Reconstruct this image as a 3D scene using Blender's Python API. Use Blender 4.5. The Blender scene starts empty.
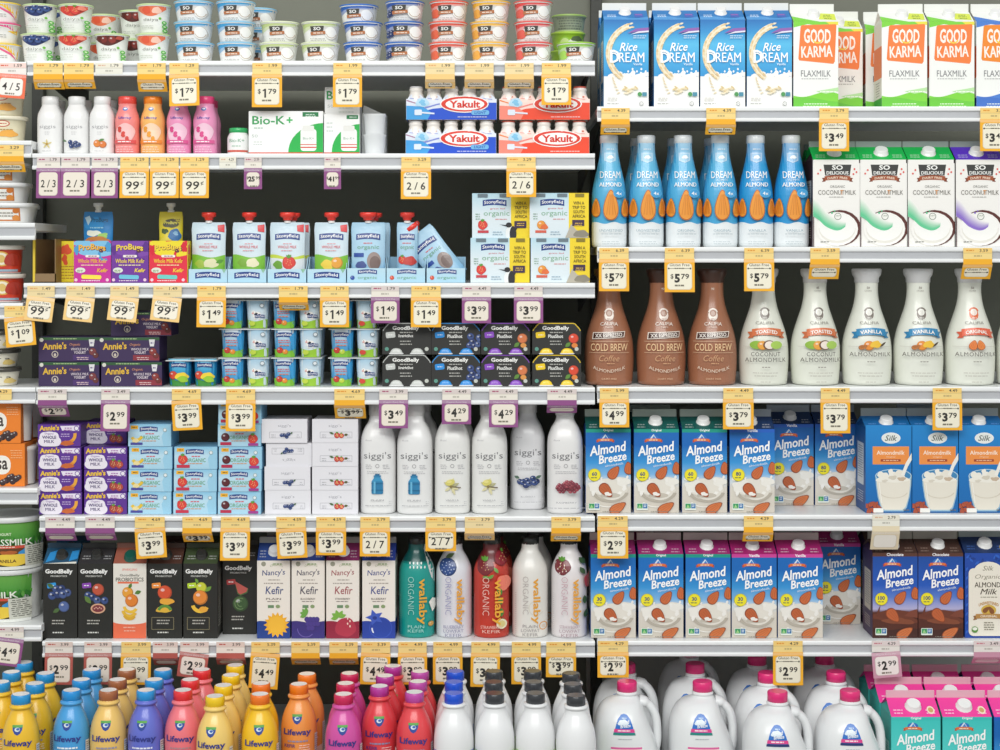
import bpy, bmesh, math, random
from mathutils import Vector, Matrix, geometry

# ------------------------------------------------------------------ camera
D, F, ZC, YH = 3.4, 1619.05, 1.45, 255.0      # distance to the shelf fronts, focal length (px), eye height, horizon row
S = D / F                                      # metres per photo pixel at the shelf fronts
SC = bpy.context.scene
COL = SC.collection
cam = bpy.data.cameras.new('camera')
cam.sensor_width = 36.0
cam.lens = 36.0 * F / 1000.0
cam.shift_y = -0.120
cam.clip_start = 0.05
camo = bpy.data.objects.new('camera', cam)
COL.objects.link(camo)
camo.location = (0, -D, ZC)
camo.rotation_euler = (math.pi / 2, 0, 0)
SC.camera = camo

# ------------------------------------------------------------------ world, lamps, exposure
w = bpy.data.worlds.new('store_light')
SC.world = w
w.use_nodes = True
w.node_tree.nodes['Background'].inputs[0].default_value = (0.97, 1.0, 1.0, 1)
w.node_tree.nodes['Background'].inputs[1].default_value = 0.62

def area(name, loc, target, sx, sy, energy, col=(1, 1, 1)):
    l = bpy.data.lights.new(name, 'AREA')
    l.shape = 'RECTANGLE'
    l.size, l.size_y, l.energy, l.color = sx, sy, energy, col
    o = bpy.data.objects.new(name, l)
    COL.objects.link(o)
    o.location = loc
    o.rotation_euler = (Vector(target) - Vector(loc)).to_track_quat('-Z', 'Y').to_euler()
    return o
area('ceiling_lamp', (-0.3, -3.9, 3.7), (0, 0, 0.9), 4.5, 1.6, 165, (1.0, 0.995, 0.97))
area('canopy_lamp', (-0.2, -0.55, 2.75), (0, 0.05, 1.2), 3.2, 0.25, 2.5, (1.0, 1.0, 0.98))
SC.view_settings.view_transform = 'Standard'
SC.view_settings.look = 'None'
SC.view_settings.gamma = 1.0
SC.view_settings.use_curve_mapping = False
SC.view_settings.exposure = -0.12

# ------------------------------------------------------------------ helpers
def lin(h):
    if not isinstance(h, str):
        return tuple(h)
    h = h.lstrip('#')
    r = []
    for i in (0, 2, 4):
        c = int(h[i:i + 2], 16) / 255
        r.append(c / 12.92 if c <= 0.04045 else ((c + 0.055) / 1.055) ** 2.4)
    return tuple(r)

def mixc(a, b, t):
    a, b = lin(a), lin(b)
    return tuple(a[i] + (b[i] - a[i]) * t for i in range(3))

MATS = {}
def mat(name, hexcol, rough=0.4, noise=0.04, bump=0.0, scale=60, metal=0.0, sss=0.0, alpha=1.0, spec=0.5):
    """one colour with a faint procedural mottling"""
    if name in MATS:
        return MATS[name]
    m = bpy.data.materials.new(name)
    m.use_nodes = True
    nt = m.node_tree
    b = nt.nodes['Principled BSDF']
    c = lin(hexcol)
    tc = nt.nodes.new('ShaderNodeTexCoord')
    nz = nt.nodes.new('ShaderNodeTexNoise')
    nz.inputs['Scale'].default_value = scale
    nt.links.new(tc.outputs['Object'], nz.inputs['Vector'])
    rp = nt.nodes.new('ShaderNodeValToRGB')
    rp.color_ramp.elements[0].color = tuple(max(0, x * (1 - noise)) for x in c) + (1,)
    rp.color_ramp.elements[1].color = tuple(min(1, x * (1 + noise)) for x in c) + (1,)
    nt.links.new(nz.outputs['Fac'], rp.inputs['Fac'])
    nt.links.new(rp.outputs['Color'], b.inputs['Base Color'])
    b.inputs['Roughness'].default_value = rough
    b.inputs['Metallic'].default_value = metal
    b.inputs['Specular IOR Level'].default_value = spec
    if alpha < 1:
        b.inputs['Alpha'].default_value = alpha
    if sss:
        b.inputs['Subsurface Weight'].default_value = sss
        b.inputs['Subsurface Radius'].default_value = (0.01, 0.01, 0.01)
    if bump:
        bp = nt.nodes.new('ShaderNodeBump')
        bp.inputs['Strength'].default_value = bump
        bp.inputs['Distance'].default_value = 0.002
        nt.links.new(nz.outputs['Fac'], bp.inputs['Height'])
        nt.links.new(bp.outputs['Normal'], b.inputs['Normal'])
    MATS[name] = m
    return m

def inkmat(name, rough, coat=0.0, bump=0.0):
    """printed surface: the ink of each printed shape is stored on the mesh as print_colour"""
    m = bpy.data.materials.new(name)
    m.use_nodes = True
    nt = m.node_tree
    b = nt.nodes['Principled BSDF']
    a = nt.nodes.new('ShaderNodeAttribute')
    a.attribute_name = 'print_colour'
    nt.links.new(a.outputs['Color'], b.inputs['Base Color'])
    b.inputs['Roughness'].default_value = rough
    b.inputs['Coat Weight'].default_value = coat
    b.inputs['Coat Roughness'].default_value = 0.12
    if bump:
        tc = nt.nodes.new('ShaderNodeTexCoord')
        nz = nt.nodes.new('ShaderNodeTexNoise')
        nz.inputs['Scale'].default_value = 25
        nt.links.new(tc.outputs['Object'], nz.inputs['Vector'])
        bp = nt.nodes.new('ShaderNodeBump')
        bp.inputs['Strength'].default_value = bump
        bp.inputs['Distance'].default_value = 0.004
        nt.links.new(nz.outputs['Fac'], bp.inputs['Height'])
        nt.links.new(bp.outputs['Normal'], b.inputs['Normal'])
    MATS[name] = m
    return m
BOARD = inkmat('printed_carton_board', 0.5)
GLOSS = inkmat('printed_glossy_plastic', 0.3, 0.25)
FOILP = inkmat('printed_foil_pouch', 0.3, 0.2, 0.6)
PAPER = inkmat('printed_paper', 0.65)

class MB:
    """collects faces with a printed colour each; build() links them as ONE mesh object"""
    def __init__(s):
        s.v, s.f, s.c, s.sm = [], [], [], []
    def add(s, verts, faces, col, smooth=False):
        o = len(s.v)
        s.v += [tuple(p) for p in verts]
        for k, f in enumerate(faces):
            s.f.append([i + o for i in f])
            cc = col[k] if isinstance(col, list) else col
            s.c.append(lin(cc) if not isinstance(cc, list) else [lin(x) for x in cc])
            s.sm.append(smooth)
    def quad(s, pts, col, smooth=False):
        s.add(pts, [list(range(len(pts)))], col, smooth)
    def box(s, x0, x1, y0, y1, z0, z1, col, b=0.0, seg=2):
        bm = bmesh.new()
        bmesh.ops.create_cube(bm, size=1)
        for v in bm.verts:
            v.co = ((x0 + x1) / 2 + v.co.x * (x1 - x0), (y0 + y1) / 2 + v.co.y * (y1 - y0), (z0 + z1) / 2 + v.co.z * (z1 - z0))
        if b:
            bmesh.ops.bevel(bm, geom=list(bm.edges), offset=b, segments=seg, affect='EDGES', profile=0.5)
        bm.verts.index_update()
        s.add([v.co[:] for v in bm.verts], [[v.index for v in f.verts] for f in bm.faces], col)
        bm.free()
    def prism(s, poly, y0, y1, col):
        """polygon in x,z pushed from y0 to y1"""
        n = len(poly)
        vs = [(x, y0, z) for x, z in poly] + [(x, y1, z) for x, z in poly]
        s.add(vs, [list(range(n)), list(range(2 * n - 1, n - 1, -1))] + [[i, i + n, (i + 1) % n + n, (i + 1) % n] for i in range(n)], col)
    def rail(s, poly, x0, x1, col):
        """polygon in y,z pushed from x0 to x1"""
        n = len(poly)
        vs = [(x0, y, z) for y, z in poly] + [(x1, y, z) for y, z in poly]
        s.add(vs, [list(range(n)), list(range(2 * n - 1, n - 1, -1))] + [[i, i + n, (i + 1) % n + n, (i + 1) % n] for i in range(n)], col)
    def lathe(s, prof, n=36, col='#ffffff', p=2.0, ky=1.0, bands=None, rib=0.0, cx=None, flat=False):
        """rings (r, z) about the z axis; p > 2 squares the section; bands = [(z_top, colour)...] from the bottom"""
        vs, fs, cs = [], [], []
        for r, z in prof:
            for k in range(n):
                a = 2 * math.pi * k / n
                rr = r * (1 - rib * (k % 2))
                c, q = math.cos(a), math.sin(a)
                e = 2.0 / p
                x = rr * math.copysign(abs(c) ** e, c)
                y = rr * ky * math.copysign(abs(q) ** e, q)
                vs.append((x, y, z))
        for i in range(len(prof) - 1):
            zm = (prof[i][1] + prof[i + 1][1]) / 2
            cc = col
            if bands:
                for zt, bc in bands:
                    if zm <= zt:
                        cc = bc
                        break
            for k in range(n):
                k2 = (k + 1) % n
                fs.append([i * n + k, i * n + k2, (i + 1) * n + k2, (i + 1) * n + k])
                cs.append(cc)
        s.add(vs, fs, cs, not flat)
        m = len(prof)
        s.add(vs[:n], [list(range(n - 1, -1, -1))], cs[0])
        s.add(vs[(m - 1) * n:], [list(range(n))], cs[-1])
    def tube(s, pts, r, col, n=10, squash=1.0):
        pts = [Vector(p) for p in pts]
        rs = r if isinstance(r, (list, tuple)) else [r] * len(pts)
        vs, fs = [], []
        for i, p in enumerate(pts):
            t = (pts[min(i + 1, len(pts) - 1)] - pts[max(i - 1, 0)]).normalized()
            up = Vector((0, 1, 0)) if abs(t.y) < 0.9 else Vector((1, 0, 0))
            a = t.cross(up).normalized()
            b = t.cross(a).normalized()
            for k in range(n):
                th = 2 * math.pi * k / n
                vs.append(p + a * math.cos(th) * rs[i] + b * math.sin(th) * rs[i] * squash)
        for i in range(len(pts) - 1):
            for k in range(n):
                k2 = (k + 1) % n
                fs.append([i * n + k, i * n + k2, (i + 1) * n + k2, (i + 1) * n + k])
        fs.append(list(range(n)))
        fs.append([len(vs) - 1 - k for k in range(n)])
        s.add(vs, fs, col, True)
    def xf(s, mtx, start=0):
        for i in range(start, len(s.v)):
            s.v[i] = tuple(mtx @ Vector(s.v[i]))
    def build(s, name, material, parent=None):
        me = bpy.data.meshes.new(name)
        me.from_pydata(s.v, [], s.f)
        at = me.color_attributes.new('print_colour', 'FLOAT_COLOR', 'CORNER')
        flat = []
        for f, c in zip(s.f, s.c):
            if isinstance(c, list):
                for x in c:
                    flat += [x[0], x[1], x[2], 1]
            else:
                flat += [c[0], c[1], c[2], 1] * len(f)
        at.data.foreach_set('color', flat)
        me.polygons.foreach_set('use_smooth', s.sm)
        me.materials.append(material)
        me.update()
        bm = bmesh.new()
        bm.from_mesh(me)
        for fc in bm.faces:
            pass
        bm.free()
        o = bpy.data.objects.new(name, me)
        COL.objects.link(o)
        if parent:
            o.parent = parent
        return o

# ---- printing: flat shapes in photo pixels, mapped on to a surface a hair above it
GL = {}
def glyphs(t, bold=0.0, shear=0.0, space=1.0):
    k = (t, bold, shear, space)
    if k not in GL:
        cu = bpy.data.curves.new('lettering', 'FONT')
        cu.body, cu.size, cu.offset, cu.shear, cu.resolution_u, cu.space_character = t, 1, bold, shear, 2, space
        cu.dimensions, cu.fill_mode = '2D', 'BOTH'
        ob = bpy.data.objects.new('lettering', cu)
        COL.objects.link(ob)
        me = ob.to_mesh()
        if me is None or not len(me.vertices):
            me = ob.evaluated_get(bpy.context.evaluated_depsgraph_get()).to_mesh()
        vs = [(v.co.x, v.co.y) for v in me.vertices]
        fs = [list(q.vertices) for q in me.polygons]
        bpy.data.objects.remove(ob)
        bpy.data.curves.remove(cu)
        x0, x1 = min(v[0] for v in vs), max(v[0] for v in vs)
        y0, y1 = min(v[1] for v in vs), max(v[1] for v in vs)
        GL[k] = ([(x - (x0 + x1) / 2, y - (y0 + y1) / 2) for x, y in vs], fs, x1 - x0, y1 - y0)
    return GL[k]

def clip(poly, ax, lim, keep_less):
    out = []
    n = len(poly)
    for i in range(n):
        a, b = poly[i], poly[(i + 1) % n]
        da = (lim - a[ax]) if keep_less else (a[ax] - lim)
        db = (lim - b[ax]) if keep_less else (b[ax] - lim)
        if da >= 0:
            out.append(a)
        if (da > 0 and db < 0) or (da < 0 and db > 0):
            t = da / (da - db)
            out.append(tuple(a[j] + (b[j] - a[j]) * t for j in range(5)))
    return out

class Art:
    def __init__(s, box=None):
        s.it = []          # (polys, layer); a poly is a list of (u, v, r, g, b)
        s.box = box
    def put(s, polys):
        s.it.append(polys)
        return s
    def poly(s, pts, col):
        c = lin(col)
        return s.put([[(x, y) + c for x, y in pts]])
    def rect(s, x0, y0, x1, y1, col):
        return s.poly([(x0, y0), (x1, y0), (x1, y1), (x0, y1)], col)
    def rrect(s, x0, y0, x1, y1, r, col, rot=0):
        pts = []
        for cx, cy, a0 in ((x1 - r, y0 + r, -90), (x1 - r, y1 - r, 0), (x0 + r, y1 - r, 90), (x0 + r, y0 + r, 180)):
            for k in range(5):
                a = math.radians(a0 + k * 22.5)
                pts.append((cx + r * math.cos(a), cy + r * math.sin(a)))
        return s.poly(rotp(pts, (x0 + x1) / 2, (y0 + y1) / 2, rot), col)
    def grad(s, x0, y0, x1, y1, stops):
        """printed colour fade, stops [(t, colour)] from bottom (0) to top (1)"""
        ps = []
        for (t0, c0), (t1, c1) in zip(stops, stops[1:]):
            a, b = y0 + (y1 - y0) * t0, y0 + (y1 - y0) * t1
            ps.append([(x0, a) + lin(c0), (x1, a) + lin(c0), (x1, b) + lin(c1), (x0, b) + lin(c1)])
        return s.put(ps)
    def ell(s, cx, cy, rx, ry, col, rot=0, n=20):
        pts = [(cx + rx * math.cos(2 * math.pi * k / n), cy + ry * math.sin(2 * math.pi * k / n)) for k in range(n)]
        return s.poly(rotp(pts, cx, cy, rot), col)
    def blob(s, cx, cy, rx, ry, col, seed=1, amp=0.18, n=26, spikes=0):
        rnd = random.Random(seed)
        ph = [rnd.uniform(0, 6.28) for _ in range(4)]
        pts = []
        for k in range(n):
            a = 2 * math.pi * k / n
            m = 1 + amp * (0.5 * math.sin(2 * a + ph[0]) + 0.4 * math.sin(3 * a + ph[1]) + 0.3 * math.sin(5 * a + ph[2]))
            if spikes:
                m = 1 + amp * (1 if k % 2 else -1)
            pts.append((cx + rx * m * math.cos(a), cy + ry * m * math.sin(a)))
        return s.poly(pts, col)
    def wave(s, x0, x1, y0, ytop, col, amp=2, n=14, ph=0.0, per=1.0):
        pts = [(x0, y0), (x1, y0)]
        for k in range(n + 1):
            t = k / n
            pts.append((x1 + (x0 - x1) * t, ytop + amp * math.sin(ph + per * 2 * math.pi * (1 - t))))
        return s.poly(pts, col)
    def arc(s, cx, cy, r0, r1, a0, a1, col, n=14, ky=1.0):
        o = [(cx + r1 * math.cos(math.radians(a0 + (a1 - a0) * k / n)), cy + ky * r1 * math.sin(math.radians(a0 + (a1 - a0) * k / n))) for k in range(n + 1)]
        i = [(cx + r0 * math.cos(math.radians(a0 + (a1 - a0) * k / n)), cy + ky * r0 * math.sin(math.radians(a0 + (a1 - a0) * k / n))) for k in range(n, -1, -1)]
        ps = []
        c = lin(col)
        for k in range(n):
            ps.append([q + c for q in (o[k], o[k + 1], i[n - k - 1], i[n - k])])
        return s.put(ps)
    def line(s, x0, y0, x1, y1, wd, col):
        dx, dy = x1 - x0, y1 - y0
        l = math.hypot(dx, dy) or 1
        nx, ny = -dy / l * wd / 2, dx / l * wd / 2
        return s.poly([(x0 - nx, y0 - ny), (x1 - nx, y1 - ny), (x1 + nx, y1 + ny), (x0 + nx, y0 + ny)], col)
    def text(s, t, u, v, h, col, w=None, b=0.0, sh=0.0, rot=0, sp=1.0):
        if 'M' in t and b:                     # this letter cannot be emboldened by offset: strike it twice
            if b > .008:
                s.text(t, u - b * h * .7, v, h, col, w, 0, sh, rot, sp)
            return s.text(t, u + max(b, 0) * h * .7, v, h, col, w, 0, sh, rot, sp)
        vs, fs, tw, th = glyphs(t, b, sh, sp)
        ky = h / th
        kx = (w / tw) if w else ky
        c = lin(col)
        pts = rotp([(u + x * kx, v + y * ky) for x, y in vs], u, v, rot)
        return s.put([[pts[i] + c for i in f] for f in fs])
    def arctext(s, t, u, v, h, col, w, bow, b=0.0):
        """lettering bent upward in the middle by bow"""
        vs, fs, tw, th = glyphs(t, 0 if 'M' in t else b)
        c = lin(col)
        pts = [(u + x * w / tw, v + y * h / th + bow * (1 - (2 * x / tw) ** 2)) for x, y in vs]
        return s.put([[pts[i] + c for i in f] for f in fs])
    def lines(s, u, v, wd, n, gap, h, col, seed=3, dash=True):
        """rows of print too small to read"""
        rnd = random.Random(seed + int(wd * 7))
        c = lin(col)
        ps = []
        for k in range(n):
            y = v - k * gap
            x, end = u - wd / 2 * rnd.uniform(.75, 1), u + wd / 2 * rnd.uniform(.75, 1)
            while x < end - .4:
                l = min(rnd.uniform(1.2, 3.6), end - x) if dash else end - x
                ps.append([(x, y - h / 2) + c, (x + l, y - h / 2) + c, (x + l, y + h / 2) + c, (x, y + h / 2) + c])
                x += l + .6
        return s.put(ps)
    def almond(s, cx, cy, L, W, rot, col='#c4683a', dark='#8f4423'):
        def pts(k):
            o = []
            for i in range(22):
                a = 2 * math.pi * i / 22
                o.append((cx + L / 2 * k * math.cos(a), cy + W / 2 * k * math.sin(a) * (1 - .38 * math.cos(a)) ))
            return rotp(o, cx, cy, rot)
        s.poly(pts(1), dark)
        s.poly(pts(.88), col)
        for q in (-.22, .05, .3):
            p = rotp([(cx - L * .3, cy + W * q - .18), (cx + L * .3, cy + W * q * .5 - .1), (cx + L * .3, cy + W * q * .5 + .1), (cx - L * .3, cy + W * q + .18)], cx, cy, rot)
            s.poly(p, mixc(col, dark, .6))
        return s

def rotp(pts, cx, cy, deg):
    if not deg:
        return pts
    c, q = math.cos(math.radians(deg)), math.sin(math.radians(deg))
    return [(cx + (x - cx) * c - (y - cy) * q, cy + (x - cx) * q + (y - cy) * c) for x, y in pts]

def apply_art(mb, art, fn, eps=0.00005, su=None, sv=None, base=0.00012):
    """fn(u, v, lift) in metres; su, sv: slice sizes (px) for curved surfaces"""
    off = base
    for polys in art.it:
        for p in polys:
            if art.box:
                x0, y0, x1, y1 = art.box
                for ax, lim, kl in ((0, x0, False), (0, x1, True), (1, y0, False), (1, y1, True)):
                    if p:
                        p = clip(p, ax, lim, kl)
            if len(p) < 3:
                continue
            pieces = [p]
            for ax, st in ((0, su), (1, sv)):
                if not st:
                    continue
                nxt = []
                for q in pieces:
                    lo, hi = min(a[ax] for a in q), max(a[ax] for a in q)
                    k0, k1 = math.floor(lo / st + 1e-6), math.ceil(hi / st - 1e-6)
                    if k1 - k0 <= 1:
                        nxt.append(q)
                        continue
                    for k in range(k0, k1):
                        r = clip(clip(q, ax, k * st, False), ax, (k + 1) * st, True) if True else q
                        if len(r) > 2:
                            nxt.append(r)
                pieces = nxt
            for q in pieces:
                # drop repeated points
                r = []
                for a in q:
                    if not r or abs(a[0] - r[-1][0]) + abs(a[1] - r[-1][1]) > 1e-4:
                        r.append(a)
                if len(r) > 2 and abs(r[0][0] - r[-1][0]) + abs(r[0][1] - r[-1][1]) < 1e-4:
                    r.pop()
                if len(r) < 3:
                    continue
                mb.quad([fn(a[0] * S, a[1] * S, off) for a in r], [[a[2:5] for a in r]])
        off += eps

def flatmap(yf):
    return lambda u, v, o: (u, yf - o, v)

def roundmap(prof, p=2.0, ky=1.0):
    """front of a lathe body"""
    def fn(u, v, o):
        r = prof[0][0]
        for (r0, z0), (r1, z1) in zip(prof, prof[1:]):
            if z0 <= v <= z1:
                t = (v - z0) / (z1 - z0) if z1 > z0 else 0
                r = r0 + (r1 - r0) * t
                break
        else:
            if v > prof[-1][1]:
                r = prof[-1][0]
        q = max(-.985, min(.985, u / r))
        y = -r * ky * (1 - abs(q) ** p) ** (1 / p)
        k = (r + o * 2.0) / r
        return (q * r * k, y * k - o, v)
    return fn

# ---- things
def thing(name):
    o = bpy.data.objects.new(name, None)
    o.empty_display_size = 0.02
    COL.objects.link(o)
    return o

def tag(o, label, cat, group=None):
    o['label'] = label
    o['category'] = cat
    if group:
        o['group'] = group
    return o

def struct(o):
    o['kind'] = 'structure'
    return o

def dup(root):
    r = root.copy()
    COL.objects.link(r)
    for ch in list(root.children):
        c = ch.copy()
        COL.objects.link(c)
        c.parent = r
        for g in list(ch.children):
            d = g.copy()
            COL.objects.link(d)
            d.parent = c
    return r

PROTO, DEPTH, USED, ROUND = {}, {}, set(), set()
def X(px, y=0.0):
    return (px - 500) * (D + y) / F
def Z(py, y=0.0):
    return ZC - (py - YH) * (D + y) / F

RND = random.Random(7)
def put(key, px, z, yf, label, cat, group=None, rz=None, up=0.0, ry=0.0, rx=0.0):
    """stand a copy of the thing made under key with its front at depth yf, centred at photo column px"""
    root = PROTO[key]
    o = root if key not in USED else dup(root)
    USED.add(key)
    y = yf + DEPTH[key] / 2
    if rz is None:
        rz = RND.uniform(-1.2, 1.2)
    o.location = (X(px, yf + DEPTH[key] * (.5 if key in ROUND else .1)), y, z + up + 0.0004)
    o.rotation_euler = (math.radians(rx), math.radians(ry), math.radians(rz))
    if not group and 'group' in o:
        del o['group']
    return tag(o, label, cat, group)

ORD = ['first', 'second', 'third', 'fourth', 'fifth', 'sixth', 'seventh', 'eighth', 'ninth', 'tenth', 'eleventh', 'twelfth', 'thirteenth', 'fourteenth', 'fifteenth', 'sixteenth']
# ------------------------------------------------------------------ kinds of packaging
def spline(pts, k=4):
    out = []
    n = len(pts)
    for i in range(n - 1):
        p0, p1, p2, p3 = pts[max(i - 1, 0)], pts[i], pts[i + 1], pts[min(i + 2, n - 1)]
        for j in range(k):
            t = j / k
            out.append(tuple(.5 * (2 * p1[a] + (p2[a] - p0[a]) * t + (2 * p0[a] - 5 * p1[a] + 4 * p2[a] - p3[a]) * t * t + (3 * p1[a] - p0[a] - 3 * p2[a] + p3[a]) * t ** 3) for a in (0, 1)))
    out.append(pts[-1])
    return out

def m(prof):
    return [(r * S, z * S) for r, z in prof]

def done(key, root, depth_px):
    PROTO[key], DEPTH[key] = root, depth_px * S
    return root

def carton(key, name, W, DP, H, HR, HF, front, side, roof, fin, art, capc='#f0f0ee', capr=6.5, roofart=None, capv=.5, capname='cap', sideart=None, captext=False):
    root = thing(name)
    mb = MB()
    w, d, h, c = W * S / 2, DP * S / 2, H * S, .9 * S
    per = [(-w + c, -d), (w - c, -d), (w, -d + c), (w, d - c), (w - c, d), (-w + c, d), (-w, d - c), (-w, -d + c)]
    for i in range(8):
        a, b = per[i], per[(i + 1) % 8]
        cc = [front, side, side, side, side, side, side, front][i]
        mb.quad([(a[0], a[1], 0), (b[0], b[1], 0), (b[0], b[1], h), (a[0], a[1], h)], cc)
    mb.quad([(x, y, 0) for x, y in reversed(per)], side)
    zr, yr = h + HR * S, .7 * S
    # roof: two slopes with folded-in gable sides
    mb.quad([(-w, -d, h), (w, -d, h), (w, -yr, zr), (-w, -yr, zr)], roof)
    mb.quad([(w, d, h), (-w, d, h), (-w, yr, zr), (w, yr, zr)], roof)
    ins = 5 * S
    for sg in (-1, 1):
        mid = (sg * (w - ins), 0, zr - 1.5 * S)
        mb.quad([(sg * w, -d, h), (sg * w, d, h), mid], side)
        mb.quad([(sg * w, -d, h), mid, (sg * w, -yr, zr)], roof)
        mb.quad([(sg * w, d, h), mid, (sg * w, yr, zr)], roof)
    mb.box(-w, w, -yr, yr, zr - .3 * S, zr + HF * S, fin, .35 * S, 1)
    if art:
        apply_art(mb, art, flatmap(-d))
    n = math.hypot(d - yr, HR * S)
    def slope(u, v, o):
        t = v / (HR * S)
        return (u, -d + (d - yr) * t - o * HR * S / n, h + HR * S * t + o * (d - yr) / n)
    if roofart:
        apply_art(mb, roofart, slope)
    if sideart:
        apply_art(mb, sideart, lambda u, v, o: (w + o, u, v))
        apply_art(mb, sideart, lambda u, v, o: (-w - o, -u, v))
    mb.build('carton_body', BOARD, root)
    if capr:
        cp = MB()
        cp.lathe(m([(capr + 1.0, -.4), (capr + 1.0, .8), (capr, .9), (capr, 4.6), (capr - .8, 5.4)]), 28, capc, rib=.035)
        th = math.atan2(HR * S, d - yr)
        o = slope(0, HR * S * capv, 0)
        cp.xf(Matrix.Translation(o) @ Matrix.Rotation(th, 4, 'X'))
        cp.build(capname, GLOSS, root)
    return done(key, root, DP)

def bottle(key, name, prof, cap, body, capc, art=None, p=2.0, ky=1.0, bands=None, su=2.0, sv=4.0, rib=.05, disc=None, capn=32, material=None, bodyname='bottle_body', collar=None, n=44):
    root = thing(name)
    mb = MB()
    pr = m(prof)
    mb.lathe(pr, n, body, p, ky, [(z * S, c) for z, c in bands] if bands else None)
    if art:
        apply_art(mb, art, roundmap(pr, p, ky), eps=.0001, su=su, sv=sv)
    mb.build(bodyname, material or GLOSS, root)
    cp = MB()
    cp.lathe(m(cap), capn, capc, rib=rib)
    if disc:
        r, z = cap[-1]
        cp.add([(r * .92 * S * math.cos(a * math.pi / 14), r * .92 * S * math.sin(a * math.pi / 14), z * S + .0002) for a in range(28)], [list(range(28))], disc)
    if collar:
        cl = MB()
        cl.lathe(m(collar[0]), 40, collar[1])
        cl.build('collar', GLOSS, root)
    cp.build('cap', GLOSS, root)
    ROUND.add(key)
    return done(key, root, 2 * max(r for r, z in prof) * ky)

def sleeve_box(key, name, W, DP, H, base, side, art, topart=None, bev=.5, children=None, sideart=None):
    root = thing(name)
    mb = MB()
    w, d, h = W * S / 2, DP * S / 2, H * S
    mb.box(-w, w, -d, d, 0, h, side, bev * S, 1)
    e = .6 * bev * S
    mb.quad([(-w + e, -d - .00006, e), (w - e, -d - .00006, e), (w - e, -d - .00006, h - e), (-w + e, -d - .00006, h - e)], base)
    apply_art(mb, art, flatmap(-d - .00006))
    if topart:
        apply_art(mb, topart, lambda u, v, o: (u, v, h + o))
    if sideart:
        for sg in (1, -1):
            apply_art(mb, sideart, lambda u, v, o: (sg * (w + o), sg * u, v))
    o = mb.build('box', BOARD, root)
    if children:
        children(root, w, d, h)
    return done(key, root, DP)

def cup(key, name, rt, rb, H, body, lid, art=None, lidh=1.6, p=2.0, ky=1.0, lidname='lid', rim=1.1, foil=True, bands=None, dome=0, lidrec=None):
    """tapered cup, wider at the top, under a lid; heights in px include the lid"""
    root = thing(name)
    mb = MB()
    hb = H - lidh
    prof = m([(rb - 1.2, 0), (rb - .3, .25), (rb, 1.2), (rb + (rt - rb) * .5, hb * .5), (rt, hb - .9), (rt + rim * .8, hb - .7), (rt + rim * .8, hb)])
    mb.lathe(prof, 40, body, p, ky, [(z * S, c) for z, c in bands] if bands else None)
    if art:
        pr = m([(rb, 0), (rt, hb)])
        apply_art(mb, art, roundmap(pr, p, ky), eps=.0001, su=2.0)
    mb.build('cup', GLOSS, root)
    ld = MB()
    R = rt + rim
    if foil:
        ld.lathe(m([(R, hb + .05), (R + .25, hb + .4), (R, hb + lidh * .8), (R - 1.2, hb + lidh), (R - 2.2, hb + lidh * .75)]), 40, lid, p, ky)
    else:
        ld.lathe(m([(R + .2, hb - 2.0), (R + .9, hb - 1.8), (R + .9, hb + lidh * .8), (R + .2, hb + lidh), (R - 1.4, hb + lidh), (R - 2.2, hb + lidh - 1.0)]), 40, lid, p, ky)
    ld.build(lidname, GLOSS, root)
    ROUND.add(key)
    return done(key, root, 2 * (rt + rim) * ky)

def pouch(key, name, W, H, T, base, art, capc, spoutc='#e9e9e6', capr=6.0, caph=10, lean=None, spread=1.0):
    """standing foil pouch: fat at the foot, flat at the top seam, with a spout and cap"""
    root = thing(name)
    mb = MB()
    rings = []
    nz, n = 16, 28
    for i in range(nz + 1):
        t = i / nz
        z = H * t
        wd = W / 2 * (1 - .10 * max(0, (t - .86) / .14) ** 2) * (1 - .06 * math.sin(math.pi * t))
        th = T / 2 * (max(.05, 1 - t ** 1.6)) + .25
        ring = []
        for k in range(n):
            a = 2 * math.pi * k / n
            c, q = math.cos(a), math.sin(a)
            ring.append((wd * S * math.copysign(abs(c) ** .8, c), th * S * math.copysign(abs(q) ** 1.3, q), z * S))
        rings.append(ring)
    vs = [v for r in rings for v in r]
    fs = [[i * n + k, i * n + (k + 1) % n, (i + 1) * n + (k + 1) % n, (i + 1) * n + k] for i in range(nz) for k in range(n)]
    mb.add(vs, fs, base, True)
    mb.quad(list(reversed(rings[0])), base)
    mb.quad(rings[-1], base)
    def fn(u, v, o):
        t = min(1, max(0, v / (H * S)))
        wd = W / 2 * (1 - .10 * max(0, (t - .86) / .14) ** 2) * (1 - .06 * math.sin(math.pi * t))
        th = T / 2 * (max(.05, 1 - t ** 1.6)) + .25
        c = min(.97, abs(u) / (wd * S)) ** 1.25
        q = math.sqrt(1 - c * c) ** 1.3
        return (u, -th * S * q - o * 2, v)
    art.box = (-W / 2 * .93, .4, W / 2 * .93, H - .6)
    apply_art(mb, art, fn, su=2.5, sv=4, base=.0002)
    mb.build('pouch', FOILP, root)
    sp = MB()
    sp.lathe(m([(3.4, H - .5), (3.4, H + 1.5), (2.2, H + 2), (2.2, H + 4)]), 20, spoutc, ky=.8)
    so = sp.build('spout', GLOSS, root)
    cp = MB()
    cp.lathe(m([(capr * .55, H + 2.2), (capr * .62, H + 4.5), (capr, H + caph * .62), (capr, H + caph - .5), (capr - .6, H + caph)]), 24, capc, rib=.05)
    cp.build('cap', GLOSS, so)
    return done(key, root, T)

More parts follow.
